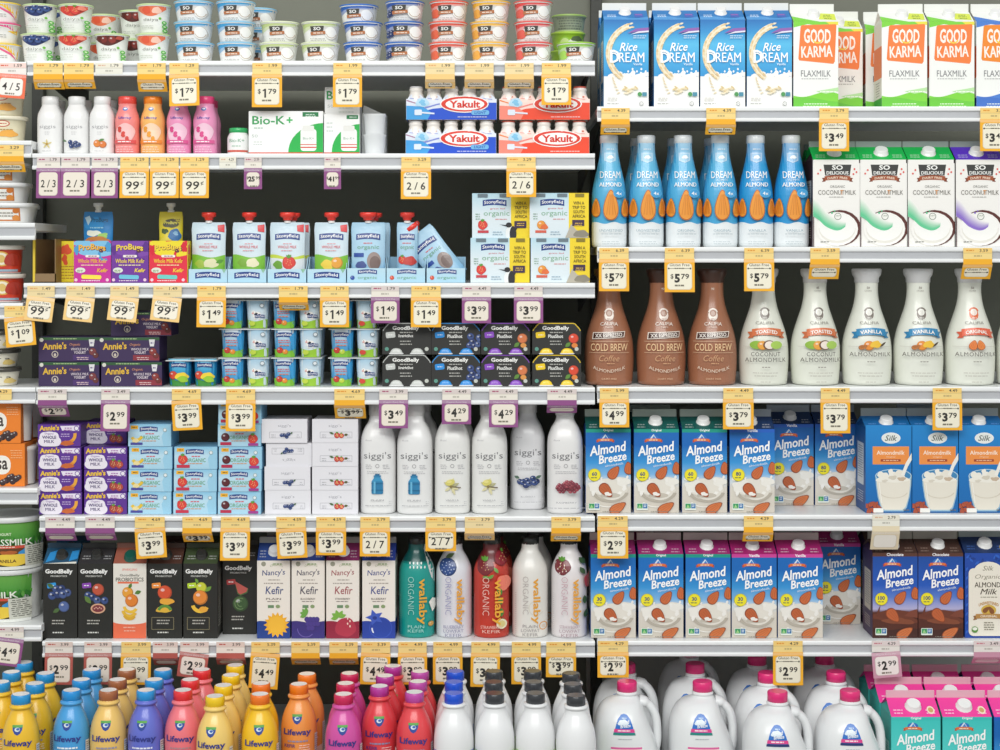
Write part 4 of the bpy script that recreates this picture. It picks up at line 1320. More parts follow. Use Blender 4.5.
# ------------------------------------------------------------------ cups and tubs
def coco_art(c, fruit=None):
    a = Art((-18.4, 0, 18.4, 18.4))
    a.poly([(-18.4, 18.4), (18.4, 18.4), (18.4, 16.2), (9, 15), (-2, 15.6), (-11, 12.6), (-18.4, 8)], mixc(c, '#ffffff', .3))
    a.poly([(-18.4, 18.4), (18.4, 18.4), (18.4, 17.2), (6, 16.6), (-6, 16.6), (-14, 14.6), (-18.4, 12)], c)
    if fruit == 'blue':
        blueberries(a, -13, 9, 2.4, 2, 3), blueberries(a, -13.4, 5, 2.2, 2, 5)
    elif fruit:
        a.blob(-13, 7.4, 4.4, 4.8, fruit, 3, .15)
    a.ell(10.6, 8.4, 6, 6.6, '#c9c6bf').ell(10, 8.8, 5.6, 6.2, '#f7f7f4').arc(10.4, 8.6, 4.2, 4.9, 190, 350, '#c9b9a8', 10)
    a.poly([(-10, 15.2), (3.4, 15.6), (2.6, 10.2), (-9, 9.8)], '#45443f')
    a.text('SO', -3.2, 12.8, 3.4, '#f4f4f0', 7, .03)
    a.poly([(-9.6, 9.4), (4.6, 10.6), (5, 7.6), (-9.2, 6.2)], '#b8744a')
    a.lines(-2.4, 8.4, 11, 1, 1, 1.0, '#f3ddcc')
    a.lines(-2, 3, 16, 2, 1.8, .6, '#b4b4b0')
    return a
for key, c, lid, fr in (('coco_sky', '#3f9fd6', '#8ec6e4', None), ('coco_plain', '#c3d48c', '#dfe6c4', None), ('coco_blue', '#1f5fb8', '#2f6cc0', None), ('coco_berry', '#2a56a8', '#2f68b8', 'blue'),
                        ('coco_red', '#e2523a', '#e9604a', '#ea6a4a'), ('coco_yellow', '#f2b83a', '#f0bc48', '#f2b04a'), ('coco_rose', '#e04a48', '#e25a54', '#e86458'), ('coco_lime', '#8fc83c', '#9fd048', '#a6d45a')):
    cup(key, 'yogurt_cup', 18.8, 16.2, 20.7, '#f3f3f1', lid, coco_art(c, fr), p=2.3, lidh=1.7, lidname='foil_lid')

def daiya_art(kind):
    a = Art((-16.6, 0, 16.6, 27))
    pts = [(-16.6, 27), (16.6, 27)] + [(16.6 - 33.2 * k / 12, 26 - 9.4 * math.sin(math.pi * k / 12)) for k in range(13)]
    base = {'blueberry': '#26366e', 'strawberry': '#e2503c', 'cherry': '#5a2420', 'peach': '#e9744e'}[kind]
    a.poly(pts, base)
    if kind == 'blueberry':
        for x, y in ((-9, 23.6), (-3, 22.4), (4, 22), (9.4, 23.8), (0, 25.4)):
            ball(a, x, y, 3.1, '#3d568f'), a.ell(x + .6, y + .4, 1.0, .9, '#1e2c58', n=8)
    elif kind == 'strawberry':
        strawberry(a, -4.6, 22.8, 4), strawberry(a, 3.6, 22.4, 4.2), a.blob(9, 24, 3, 2.4, '#f08a74', 3, .2)
    elif kind == 'cherry':
        ball(a, -4, 22.8, 3.8, '#7a2a24'), ball(a, 4, 22.6, 3.8, '#8c2f26'), a.blob(10, 24.4, 2.6, 2, '#b84a3a', 3, .2)
    else:
        a.blob(6, 22.4, 4, 3.6, '#f6c8b4', 3, .2), a.blob(-4, 22.8, 4.4, 3.6, '#e25a3a', 5, .15)
    a.text('daiya', 0, 13, 4.0, '#9a9c94', 14.5, -.002).ell(8.8, 14.6, 1.2, 1.2, '#6fbf3a')
    for k in range(3):
        a.ell(12, 10.6 - k * 4, 1.8, 1.8, '#54b93c').ell(12, 10.6 - k * 4, .9, .9, '#cfeab8')
    a.lines(-3, 7, 14, 2, 2, .6, '#c4c8bc')
    return a
for kind in ('blueberry', 'strawberry', 'cherry', 'peach'):
    cup('plant_' + kind, 'yogurt_cup', 16.6, 13.4, 29.4, '#f1f3ee', '#c5dca0', daiya_art(kind), lidh=1.8, lidname='foil_lid')
a = Art((-18, 0, 18, 16)).ell(-4, 7, 6, 6, '#a2d24a').ell(-4, 7, 4.6, 4.6, '#d7ec9c').ell(6, 6, 7, 5, '#f2f4ea').blob(8, 11, 5, 3, '#5f6f4a', 3, .2)
cup('lime_tub', 'yogurt_cup', 17, 15, 18.5, '#a9d43c', '#b8dc50', a, lidh=2.0)
a = Art((-18, 0, 18, 16)).lines(0, 13, 26, 5, 2.6, 1.2, '#70766c').rect(-15, 0, 15, 1, '#c8d8a0')
cup('grey_tub', 'yogurt_cup', 17, 15, 17.5, '#9aa48e', '#98b860', a, lidh=2.0)

# left hand bay
a = Art((-20, 0, 20, 19)).poly([(-6, 19), (20, 19), (20, 1), (16, 9), (8, 16)], '#f4c431').poly([(-8, 19), (-4, 19), (4, 16), (14, 11), (18, 3), (13, 9), (3, 14.6)], '#e9638c').lines(2, 8, 18, 2, 2, .8, '#b9b9b4')
cup('swoosh_yellow', 'yogurt_cup', 19.6, 16.6, 20.4, '#f3f3f0', '#f5d23c', a, lidname='foil_lid')
a = Art((-20, 0, 20, 19)).poly([(-6, 19), (20, 19), (20, 10), (12, 15.6)], '#e8408c').poly([(12, 12), (20, 13), (20, 4), (18, 9)], '#f4c431').lines(2, 8, 18, 2, 2, .8, '#b9b9b4')
cup('swoosh_pink', 'yogurt_cup', 19.6, 16.6, 20.4, '#f3f3f0', '#e8508c', a, lidname='foil_lid')
a = Art((-22, 0, 22, 24)).ell(0, 18, 7, 3.4, '#c8402f').ell(0, 18, 6, 2.6, '#f4ead0').lines(0, 18, 8, 1, 1, .9, '#c8402f').blob(5, 8, 8, 4, '#f0b050', 3, .25).lines(0, 12, 20, 1, 2, .8, '#b58a4a')
cup('cream_tub', 'yogurt_tub', 21, 19, 26, '#ede6c6', '#f1ecd4', a, lidh=2, foil=False)
a = Art((-20, 0, 20, 18)).rect(-16, 2, 14, 15, '#c9742e').rect(-14.6, 3.4, 12.6, 13.6, '#f0efe9').ell(-12, 5, 3.6, 3, '#d8893a').ell(10, 5, 3.6, 3, '#d8893a').ell(10, 12, 3, 2.4, '#c9742e').lines(-1, 10, 18, 2, 3, 1, '#8c8478')
cup('white_tub', 'cheese_tub', 24, 20.6, 20.2, '#ecedeb', '#eceeee', a, lidh=2.2, foil=False, p=3)
a = Art((-22, 0, 22, 27)).rect(-22, 2, 22, 4.4, '#9fb8c8').ell(9, 15, 7.6, 7.6, '#e0b050').ell(9, 15, 6.2, 6.2, '#f2ead2').ell(9, 15, 3.4, 4, '#e0c070').blob(17, 14, 5, 7, '#b43a2c', 3, .2).lines(-2, 9, 16, 1, 1, 1.2, '#f2dcd4').lines(0, 5.6, 26, 1, 1, 1, '#d8443a')
cup('red_tub', 'yogurt_tub', 21.6, 19.6, 28.6, '#d9452f', '#e6e2d8', a, lidh=2.4, foil=False, bands=[(5.4, '#e3e6e6'), (100, '#d9452f')])
a = Art((-20, 0, 20, 15)).text('skyr a', 2, 8, 5, '#3c3a36', 26, .01).blob(13, 5, 4, 3, '#e3c97c', 3, .2)
cup('vanilla_tub', 'yogurt_tub', 19.4, 17, 18.2, '#ebe6d4', '#4a4842', a, lidh=2.2, foil=False)
def grass_art():
    a = Art((-33, 0, 33, 50))
    a.rect(-33, 0, 33, 50, '#3f8f3a')
    a.grad(-33, 26, 33, 50, [(0, '#4a9c3e'), (1, '#6fae4c')])
    for i in range(30):
        leaf(a, -32 + i * 2.2, 24 + (i % 3), 7, 1.6, 80 + (i * 37) % 30, ['#3a7f34', '#5fa648'][i % 2])
    a.text('GRASSMILK', 4, 27.6, 6.6, '#f3f6ea', 42, .03)
    a.text('YOGURT', 2, 36, 2.8, '#dfeccc', 14, .02)
    a.rect(-20, 21.4, 20, 24.2, '#d8503c').lines(0, 22.8, 30, 1, 1, 1, '#f6d9c8')
    a.rect(-33, 4, 33, 21, '#6a3f24')
    a.blob(-14, 17, 9, 5, '#3a97d6', 3, .3).blob(24, 16, 9, 6, '#3a97d6', 5, .3).blob(-26, 15, 8, 5, '#3f8f3a', 6, .3)
    a.blob(6, 17, 6, 3, '#b8622f', 8, .3).blob(10, 10, 16, 6.6, '#f0cf4a', 4, .15)
    a.text('VANILLA', 4, 9, 3.2, '#5a3a20', 17, .02)
    a.rect(-33, 0, 33, 3.4, '#eef0ea')
    a.rect(19, 3, 31, 24, '#cfd0c4').lines(25, 22, 9, 9, 2, .8, '#6a6a60')
    return a
cup('grass_tub', 'yogurt_tub', 32.4, 29, 52, '#f0f1ee', '#e9ebea', grass_art(), lidh=3.4, foil=False)

# joined cups of baby yogurt under one foil
def cup_pack(key, arts, rt=11.4, rb=9.6, H=28.6, pitch=26, lid='#e3e6e6'):
    root = thing('yogurt_multipack')
    for j in range(2):
        for i, (bcol, art) in enumerate(arts):
            mb = MB()
            hb = H - .9
            mb.lathe(m([(rb - 1, 0), (rb, .5), (rb + .2, 2), (rt, hb - .4), (rt, hb)]), 32, bcol, 2.6)
            if art and j == 0:
                apply_art(mb, art, roundmap(m([(rb, 0), (rt, hb)]), 2.6), su=3.0)
            o = mb.build('cup', GLOSS, root)
            o.location = ((i - (len(arts) - 1) / 2) * pitch * S, (j - .5) * 26 * S, 0)
    ld = MB()
    w = (len(arts) * pitch / 2 - .3) * S
    ld.box(-w, w, -25.8 * S, 25.8 * S, (H - .9) * S, H * S, lid, .2 * S, 1)
    ld.build('foil_lid', GLOSS, root)
    return done(key, root, 51.6)
def baby_label(c, low=None):
    a = Art((-11, 0, 11, 27.4))
    a.grad(-11, 0, 11, 27.4, [(0, '#5a9ad0'), (.35, '#4fa6dc'), (.7, '#b8d8ea'), (1, '#dfeaf2')])
    stony_logo(a, -.4, 22, 16, h=4.6)
    a.lines(0, 17, 13, 2, 2, .8, '#d8606a')
    a.wave(-11, 11, 0, 7, '#84c43c', 1, 10, 1)
    a.poly([(11, 0), (11, 27), (5, 20), (7, 8)], '#3aa0dc')
    ball(a, -4, 7, 3.2, '#c8402f'), ball(a, 1, 5.6, 2.6, c), a.lines(0, 12, 10, 1, 1, .9, '#e0763f')
    return a
def cow_label(c):
    a = Art((-11, 0, 11, 27.4))
    a.grad(-11, 0, 11, 27.4, [(0, '#d4e4ee'), (.5, '#dce8ef'), (1, '#a9cfe6')])
    a.wave(-11, 11, 0, 8, '#9ccb3a', 1, 10, 2)
    cow(a, .5, 13.6, 1.15)
    stony_logo(a, 3, 12, 9, h=3)
    a.ell(5, 23, 2.2, 2.2, '#8c9aa4').ell(5, 23, 1.5, 1.5, '#e6ecef')
    a.ell(-4, 5, 3, 2.4, c)
    return a
def mango_label():
    a = Art((-11, 0, 11, 27.4))
    a.grad(-11, 0, 11, 27.4, [(0, '#1f7fb4'), (.5, '#2aa0d0'), (1, '#8cd0ea')])
    a.wave(-11, 11, 0, 6, '#3f8f3a', 1, 10, 1)
    stony_logo(a, 0, 20.6, 15, h=4.2)
    ball(a, -5, 11, 4.2, '#d8482f'), a.blob(3, 10, 5.6, 4, '#f4d640', 3, .2), a.blob(4, 7, 5, 3, '#9ccb3a', 5, .2)
    return a
cup_pack('pack_apple', [('#4fa0d4', baby_label('#e8922f')), ('#d5e4ec', cow_label('#c4d84a'))])
cup_pack('pack_pear', [('#4fa0d4', baby_label('#c4d84a')), ('#d5e4ec', cow_label('#d84a3a'))])
cup_pack('pack_mango', [('#1f86bc', mango_label()), ('#1f86bc', mango_label())], rb=10.2, rt=11.6, H=26)

# ------------------------------------------------------------------ boxes
def annie_wide(flav, redband):
    a = Art((-30.4, 0, 30.4, 24))
    a.rect(-31, 0, 31, 24, '#3c2a54').rect(-31, 21.2, 31, 24, '#2f5a34').lines(-4, 22.6, 28, 1, 1, .9, '#a8c08a')
    a.text("Annie's", -14.5, 15.4, 7.0, '#e3b637', 24, .03, .05, 2)
    a.ell(-14, 7, 3.4, 3.4, '#cfc4b4').ell(-14, 7, 2.6, 2.6, '#3c2a54').ell(-14, 6.4, 1.2, 1.6, '#cfc4b4')
    a.text('Organic', 6, 16.6, 3.2, '#c98a6a', 11, .01, .2)
    a.text('WHOLE MILK', 11, 12.2, 2.6, '#e0d4dc', 18, .02).text('YOGURT', 11, 8.8, 2.6, '#e0d4dc', 12, .02)
    a.rect(4, 1, 31, 6.4, redband).lines(14, 3.8, 14, 2, 1.8, .7, '#e0c4c4')
    a.poly([(20, 22), (26, 22), (25, 15), (21, 15)], '#e0dfe0').lines(23, 18.5, 3, 1, 1, 1.4, '#6a5a8a')
    ball(a, 24, 9.6, 3.8, flav), ball(a, 27, 6, 3, mixc(flav, '#2a1010', .4))
    a.ell(-27.4, 21.4, 2, 2, '#d8d8cc')
    return a
sleeve_box('annie_plum', 'yogurt_box', 60, 40, 24.6, '#3c2a54', '#33244a', annie_wide('#7c3a3c', '#4a2f6c'))
sleeve_box('annie_red', 'yogurt_box', 60, 40, 24.6, '#3c2a54', '#33244a', annie_wide('#8c3430', '#8c2f3c'))
def annie_small(fr):
    a = Art((-21.4, 0, 21.4, 22))
    a.rect(-22, 0, 22, 22, '#5c2f92')
    for x, y, rx, ry in ((-10, 9, 10, 6), (-15, 5, 6, 5), (-4, 5, 6, 5), (-10, 4, 9, 5), (-15, 11, 4.4, 3.4), (-5, 11, 4.4, 3.4)):
        a.ell(x, y, rx, ry, '#ece6f0')
    a.text("Annie's", -10, 18.6, 5.4, '#f0c53a', 20, .04, .05, 2)
    a.text('Organic', -10, 12.6, 2.4, '#7a4aa0', 9, .0, .2).text('WHOLE', -10, 9.2, 3.2, '#4b3a72', 14, .03).text('MILK', -10, 5, 3.0, '#4b3a72', 10, .03)
    a.poly([(1, 20.6), (20, 21), (20, 15.6), (3, 16)], '#e9e2f0').ell(17.4, 18.2, 2.6, 2.6, '#7a5aa8').ell(17.4, 18.2, 1.8, 1.8, '#eeeaf2').lines(9, 18.4, 9, 2, 2, .9, '#a05aa8')
    a.lines(6, 12.4, 10, 2, 2.2, .8, '#cdb6e2')
    if fr == 'banana':
        a.arc(8, 12, 6.4, 9.6, 250, 370, '#e8a63a', 12).arc(7, 9, 5, 8.2, 230, 340, '#d98a2f', 10), a.blob(8, 3.4, 6, 2.6, '#c8642f', 3, .2)
    else:
        strawberry(a, 8, 5.4, 4, '#a8403a'), strawberry(a, 14, 4.6, 3.6, '#b84a40')
    return a
sleeve_box('annie_banana', 'yogurt_box', 43, 40, 22.2, '#5c2f92', '#4e2880', annie_small('banana'))
sleeve_box('annie_strawberry', 'yogurt_box', 43, 40, 22.2, '#5c2f92', '#4e2880', annie_small('strawberry'))
def stony_bar(fr):
    a = Art((-21.4, 0, 21.4, 22))
    a.grad(-22, 0, 22, 22, [(0, '#a8d4ea'), (.6, '#bfe0f0'), (1, '#8cc8e6')])
    a.poly([(22, 0), (22, 22), (17, 22), (12, 10), (14, 0)], '#9ccfe8')
    a.rect(-19, 17.4, -11.6, 21, '#f0b52f').lines(-15, 19.2, 5, 1, 1, .9, '#8a5a1a')
    stony_logo(a, -1, 17, 18, h=4.4)
    a.lines(0, 12.8, 10, 1, 1, 1, '#d8606a')
    a.text('ORGANIC', 0, 9, 3.8, '#69a873', 20, .0)
    a.lines(0, 5.6, 16, 1, 1, .8, '#d89a6a')
    a.ell(15.4, 16.6, 2, 2, '#9ab0b4').ell(15.4, 16.6, 1.4, 1.4, '#e6eef0')
    if fr == 'banana':
        a.arc(-13, 12, 4, 7, 210, 340, '#e8c23c', 10).rect(-19, 1.6, -7, 4, '#4a4a9c').blob(-14, 6, 3, 2.4, '#eddca0', 3, .2)
    elif fr == 'strawberry':
        strawberry(a, -13, 9.6, 4.6), a.rect(-19, 1.4, -6, 4.4, '#c8304a')
    else:
        ball(a, -14, 9.4, 4.2, '#5c2028'), a.rect(-19, 1.4, -8, 4.4, '#b8284a'), strawberry(a, 13.6, 7.6, 4.6), a.rect(9, .8, 19, 3.4, '#a03a8c')
    return a
for fr in ('banana', 'strawberry', 'cherry'):
    sleeve_box('bar_' + fr, 'yogurt_box', 43.4, 40, 22.4, '#b4daec', '#7fb8da', stony_bar(fr))
def skyr_box(fr):
    a = Art((-23, 0, 23, 24))
    a.rect(-23, 0, 23, 24, '#e6e5ea')
    a.text("siggi's", 0, 17, 3.4, '#9a9aa2', 13, -.006)
    for q in (((-15, 5), (17, 5)), ((-15, 11), (17, 11)), ((-15, 5), (-15, 11)), ((17, 5), (17, 11))):
        a.line(*q[0], *q[1], .35, '#aaaab0')
    a.lines(-11, 8, 5, 2, 2, .6, '#a4a4aa').lines(14, 8, 4, 2, 2, .6, '#b4b4ba')
    if fr == 'blueberry':
        blueberries(a, 1, 7.6, 1.9, 4, 3), blueberries(a, 2, 9, 1.7, 4, 7), leaf(a, 6, 9, 3, 1.6, 40, '#4a6a4a')
    else:
        strawberry(a, 2, 7.6, 2.8, '#c83a3a'), strawberry(a, 6.4, 7.4, 2.4, '#d2493f'), leaf(a, -1, 9, 5, 2, 160, '#4a6a3a'), leaf(a, 9, 8, 4, 2.4, 10, '#5a5a2a')
    return a
for fr in ('blueberry', 'strawberry'):
    sleeve_box('skyr_box_' + fr, 'yogurt_box', 45.6, 44, 23.4, '#e6e5ea', '#dddce2', skyr_box(fr), bev=.7)

def biok(W, H, side=False):
    a = Art((-W / 2, 0, W / 2, H))
    a.rect(-W / 2, 0, W / 2, H, '#f4f5f4')
    x0 = -W / 2
    if W > 60:
        a.text('Bio-K', x0 + 20, H - 9.2, 8.6, '#2b9c52', 33, .015)
        a.text('+', x0 + 41, H - 9, 6, '#35b45c', 6, .03)
        a.rect(x0 + 54, H - 5.6, x0 + 70, H - 1, '#1f7a46').lines(x0 + 62, H - 3.4, 12, 2, 1.7, .7, '#dff0e4')
        a.lines(x0 + 10, H - 17, 12, 1, 1, 1, '#9cc4a8').text('50', x0 + 6, H - 25, 3, '#b8c4bc', 6).lines(x0 + 9, H - 31, 10, 2, 2.6, .8, '#c8d0ca')
        a.poly([(W / 2, 0)] + [(W / 2 - 35 * math.sin(math.pi / 2 * k / 12) ** 1.1, 31 * math.cos(math.pi / 2 * k / 12) ** .9 if k < 12 else 0) for k in range(13)], '#1fb04a')
        bx = W / 2 - 14.6
    else:
        a.rect(W / 2 - 13, H - 5, W / 2 - 1.4, H - 1, '#1f7a46').lines(W / 2 - 7, H - 3, 8, 1, 1, .8, '#dff0e4')
        a.lines(x0 + 6, H - 9, 7, 3, 4, .8, '#b8c8bc')
        a.poly([(W / 2, 0)] + [(W / 2 - 28 * math.sin(math.pi / 2 * k / 12) ** 1.1, 30 * math.cos(math.pi / 2 * k / 12) ** .9 if k < 12 else 0) for k in range(13)], '#1fb04a')
        bx = W / 2 - 10.6
    a.rrect(bx - 8, 3, bx + 8, 25, 3, '#f1f1ef').rrect(bx - 5.6, 23, bx + 5.6, 28.4, 1.2, '#e9e9e4')
    a.text('Bio-K+', bx, 15.6, 2.4, '#8fb49a', 11).rect(bx - 8, 6, bx + 8, 7.2, '#d8483a').rect(bx - 8, 9, bx + 8, 9.8, '#d8483a')
    a.rect(-W / 2, 0, W / 2, 1.6, '#d24a34')
    return a
sleeve_box('biok_wide', 'probiotic_box', 74.6, 46, 43, '#f4f5f4', '#e8ece9', biok(74.6, 43))
sleeve_box('biok_narrow', 'probiotic_box', 35.6, 20, 40, '#f4f5f4', '#e8ece9', biok(35.6, 40))
a = Art((-18, 0, 18, 70)).text('Bio-K', -6, 61, 8.6, '#2b9c52', None, .015)
a = Art((-18, 0, 18, 70)).text('B', -12.6, 61, 8.6, '#2b9c52', 6.4, .015).text('io-K', 2.6, 61, 8.6, '#2b9c52', 22, .015).text('50', -12, 50, 3, '#b8c4bc', 6).lines(4, 52, 16, 3, 4, .8, '#c8d4cc')
sleeve_box('biok_tall', 'probiotic_box', 35.6, 30, 69.4, '#f4f5f4', '#e8ece9', a)
# little glass-like jar
a = Art().text('Bio-K+', 0, 13.6, 3.4, '#6aa884', 15, -.002).rect(-10, 2, 10, 4, '#d2604e').lines(0, 8, 12, 1, 1, .8, '#9cc4a8')
bottle('biok_jar', 'probiotic_jar', spline([(10.4, 0), (11, 1.4), (11.2, 12), (11, 17), (9.4, 20.4), (8.6, 22)], 3), screw(9.6, 21.8, 26.6), '#f2f3f1', '#2fae62', a)

def bugs(bg, word, swirl, bar, drip):
    a = Art((-18.6, 0, 18.6, 42))
    a.rect(-19, 0, 19, 42, bg)
    a.blob(6, 34, 17, 9, swirl, 3, .25).blob(-10, 39, 10, 4, swirl, 5, .3)
    a.arc(12, 28, 4, 6.6, 40, 300, drip, 12).blob(16, 36, 3.4, 4.4, drip, 5, .4).blob(-16, 33, 3, 4, drip, 6, .4)
    a.arctext('ProBugs', 0, 33.4, 8.2, '#5a2a3a', 28, 1.4, .05).arctext('ProBugs', -.3, 33.8, 7.8, word, 27, 1.4, .03)
    a.rrect(-7, 25.4, 7, 27.8, 1, '#f4ede4').lines(0, 26.6, 10, 1, 1, 1, '#8c4a6a')
    a.text('Whole Milk Kefir', 0, 21.8, 4.2, word, 29, .03)
    a.lines(0, 17.6, 24, 1, 1, .9, mixc(word, '#ffffff', .4))
    a.ell(-12, 12.4, 5, 2.8, '#dfe6d8').lines(-12, 12.4, 7, 2, 1.6, .7, '#6a8a4a')
    a.text('Kefir', 10, 12.4, 4, word, 11, .03, .2)
    a.rrect(-11, 3.6, 9, 7.8, 1.6, bar, -2).lines(-1, 2, 22, 1, 1, .8, '#f0dfe8')
    a.ell(15, 2.8, 1.6, 1.6, '#e9c9d8').ell(-16.4, 2.8, 1.6, 1.6, '#e9c9d8')
    return a
sleeve_box('bugs_magenta', 'kefir_pouch_box', 36.6, 22, 42, '#c2209a', '#efd92c', bugs('#c42a98', '#f2b63a', '#7fc0e4', '#f2e04a', '#4a9ad0'), sideart=Art((-11, 0, 11, 42)).blob(-3, 33, 5, 6, '#e2542f', 3, .35).blob(-4, 23, 3, 5, '#e2542f', 5, .35).lines(0, 16, 16, 5, 3, 1, '#b8862a'))
sleeve_box('bugs_purple', 'kefir_pouch_box', 36.6, 22, 42, '#6a2f96', '#5a2888', bugs('#6f3399', '#f0d24a', '#7d45a8', '#6cc0d8', '#5a2888'))
sleeve_box('bugs_red', 'kefir_pouch_box', 38.6, 22, 42, '#e2263c', '#efd92c', bugs('#e22a44', '#f4d03a', '#f0dc2c', '#6cccc4', '#d81f34'), sideart=Art((-11, 0, 11, 42)).blob(-3, 33, 5, 6, '#e2542f', 3, .35).blob(-4, 23, 3, 5, '#e2542f', 5, .35).lines(0, 16, 16, 5, 3, 1, '#b8862a'))

def organic_art(fr, cowright):
    a = Art((-29.6, 0, 29.6, 45))
    a.grad(-30, 0, 30, 45, [(0, '#dbe8ee'), (.5, '#dfeaf0'), (1, '#b9dcea')])
    a.rect(9.5, 0, 30, 45, '#f3d62a')
    stony_logo(a, -7, 35, 24, h=6)
    a.text('grass fed', -4, 29.4, 1.8, '#d8606a', 15)
    a.text('organic', -5, 24, 6.4, '#8ab89a', 26, .0)
    a.lines(0, 18.8, 14, 1, 1, .9, '#d89a9a')
    if fr == 'strawberry':
        strawberry(a, -19, 13, 4.6), a.rect(-24, 5, -13, 7.6, '#c8404a')
    else:
        ball(a, -18, 13, 4.4, '#ea9a3a'), a.blob(-15, 11, 3.4, 3, '#e2703a', 3, .2), a.rect(-24, 5, -13, 7.6, '#d8604a')
    if cowright:
        a.poly([(6, 0), (12, 14), (17, 8), (26, 4), (29.6, 0)], '#b9b3a4').blob(22, 4, 7, 4, '#8d8778', 3, .2)
    else:
        a.ell(9, 4, 5, 8, '#eef0f0').ell(7.4, 13, 3, 2.6, '#26262a').poly([(5, 13), (-2, 13.6), (5, 11.6)], '#26262a').poly([(12, 10), (18, 14), (14, 6)], '#26262a').ell(11.6, 4, 3.4, 8, '#26262a')
    for i, t in enumerate(('WIN A', 'TRIP TO', 'SOUTH', 'AFRICA')):
        a.text(t, 19.6, 35 - i * 4.4, 3.2, '#7a6a1c', 13 if len(t) > 5 else 11, .02)
    a.rect(13, 10 if not cowright else 12, 25, 17 if not cowright else 18, '#3d2a4a').lines(19, 14.6, 8, 2, 2, .8, '#e0b84a')
    a.rect(-24, 41, -14, 44.4, '#6a7a84').rect(-2, 41, 8, 44.4, '#6a7a84').rect(16, 41, 25, 44.4, '#8a7a24')
    a.lines(-24, 24, 5, 3, 2.4, .8, '#8fae9a').lines(-4, 6, 12, 2, 2.4, .8, '#9ab4c4')
    return a
sleeve_box('organic_strawberry', 'yogurt_box', 58.8, 70, 44.6, '#dbe8ee', '#b4d4e4', organic_art('strawberry', False))
sleeve_box('organic_peach', 'yogurt_box', 58.8, 70, 44.6, '#dbe8ee', '#efd42a', organic_art('peach', True))
a = Art((-30, 0, 30, 44)).rect(-30, 0, 30, 44, '#ef8428').rrect(-24, 12, 14, 31, 8, '#f4f1e8').text('noosa', -5, 21.5, 9.5, '#3a3430', 32, .02)
for x, y in ((14, 6), (20, 5), (17, 9), (24, 8), (10, 4)):
    ball(a, x - 4, y, 3.2, '#3a2a2c'), ball(a, x - 1.5, y + 1.4, 2.6, '#4a3436')
a.lines(20, 36, 14, 4, 2.4, .7, '#f6c48c').lines(-12, 36, 16, 3, 2.4, .9, '#f9d8b0')
def noosa_cups(root, w, d, h):
    for j in range(2):
        c = MB()
        c.lathe(m([(15, 2), (17, 30), (18, 31), (18, 33), (16, 34)]), 32, '#e4e0d8')
        o = c.build('cup', GLOSS, root)
        o.location = (w + 1 * S - 10.5 * S, (-.25 + .5 * j) * d * 1.0 + 0, 0)
def wrap_box(key):
    root = thing('yogurt_box')
    mb = MB()
    w, d, h = 28 * S, 36 * S, 43 * S
    mb.box(-w, w, -d, d, 0, h, '#e57d26', .6 * S, 1)
    apply_art(mb, a, flatmap(-d - .0001))
    mb.build('box', BOARD, root)
    for j in (-1, 1):
        c = MB()
        c.lathe(m([(11, 1), (12.4, 34), (13.4, 35), (13.4, 38), (12, 39)]), 32, '#e6e2da')
        o = c.build('cup', GLOSS, root)
        o.location = (w - 6.5 * S, j * 16 * S, 0)
    return done(key, root, 72)
a.box = (-28, 0, 28, 43)
wrap_box('noosa')

# multi packs of small drinks in black sleeves
def shot_pack(key, trim, fruitcol, word):
    root = thing('probiotic_drink_pack')
    mb = MB()
    W, H, c = 49.0, 31.6, 5.5
    poly = [(-W / 2, 0), (W / 2, 0), (W / 2, H - c - 2), (W / 2 - 1, H - c), (W / 2 - c, H - .6), (W / 2 - c - 2, H), (-W / 2 + c + 2, H), (-W / 2 + c, H - .6), (-W / 2 + 1, H - c), (-W / 2, H - c - 2)]
    d = 22
    mb.prism([(x * S, z * S) for x, z in poly], -d * S, d * S, '#2b2b29')
    b = Art((-W / 2, 0, W / 2, H))
    edge = [(x * .97, z - .5) for x, z in poly[2:]]
    for (x0, z0), (x1, z1) in zip(edge, edge[1:]):
        b.line(x0, z0, x1, z1, .9, mixc(trim, '#2b2b29', .15))
    b.text('GoodBelly', -1, H - 5.6, 5.2, '#eeeeea', 27, .035).lines(-1, H - 9.6, 15, 1, 1, 1, '#b4b4ae')
    b.text(word, -1, H - 13.4, 3.6, '#e4e4e0', 15, .03).lines(-1, H - 18.4, 13, 2, 3, 1, '#b4b4ae')
    b.rrect(-21, H - 15, -11.5, H - 9, 1.4, trim, 6).lines(-16, H - 12, 6, 1, 1, 1, mixc(trim, '#ffffff', .6))
    if fruitcol == 'blue':
        blueberries(b, 18, 15, 3.6, 3, 2), blueberries(b, 18, 11, 3.2, 3, 7)
    elif fruitcol:
        ball(b, 17, 16, 5, fruitcol), leaf(b, 14, 12, 7, 4, 220, '#5f8a3a'), b.ell(18, 9, 3, 2.4, mixc(fruitcol, '#e8b84a', .4))
    b.ell(20, 5.4, 2, 2, '#c4c8c0').ell(-20, 5.4, 2, 2, '#5f9a8a')
    apply_art(mb, b, flatmap(-d * S))
    mb.build('sleeve', BOARD, root)
    for x in (-10.5, 10.5):       # foil topped bottles lying in the sleeve
        cp = MB()
        cp.lathe(m([(7.2, 0), (7.4, .5), (7.2, 1.2)]), 28, '#e6e6e6')
        cp.lathe(m([(6.6, 1.2), (5.2, 4.0), (3.2, 5.6), (1, 6.0)]), 28, trim)
        cp.xf(Matrix.Translation((x * S, -d * S - .0001, .2 * S)) @ Matrix.Scale(.30, 4, (0, 1, 0)))
        for i, v in enumerate(cp.v):
            cp.v[i] = (v[0], min(v[1], -d * S + .0002), v[2])
        cp.build('bottle_cap', GLOSS, root)
    return done(key, root, 2 * d)
shot_pack('shot_white', '#c9ccc8', None, 'StraightShot')
shot_pack('shot_blue', '#2a8fdc', 'blue', 'PlusShot')
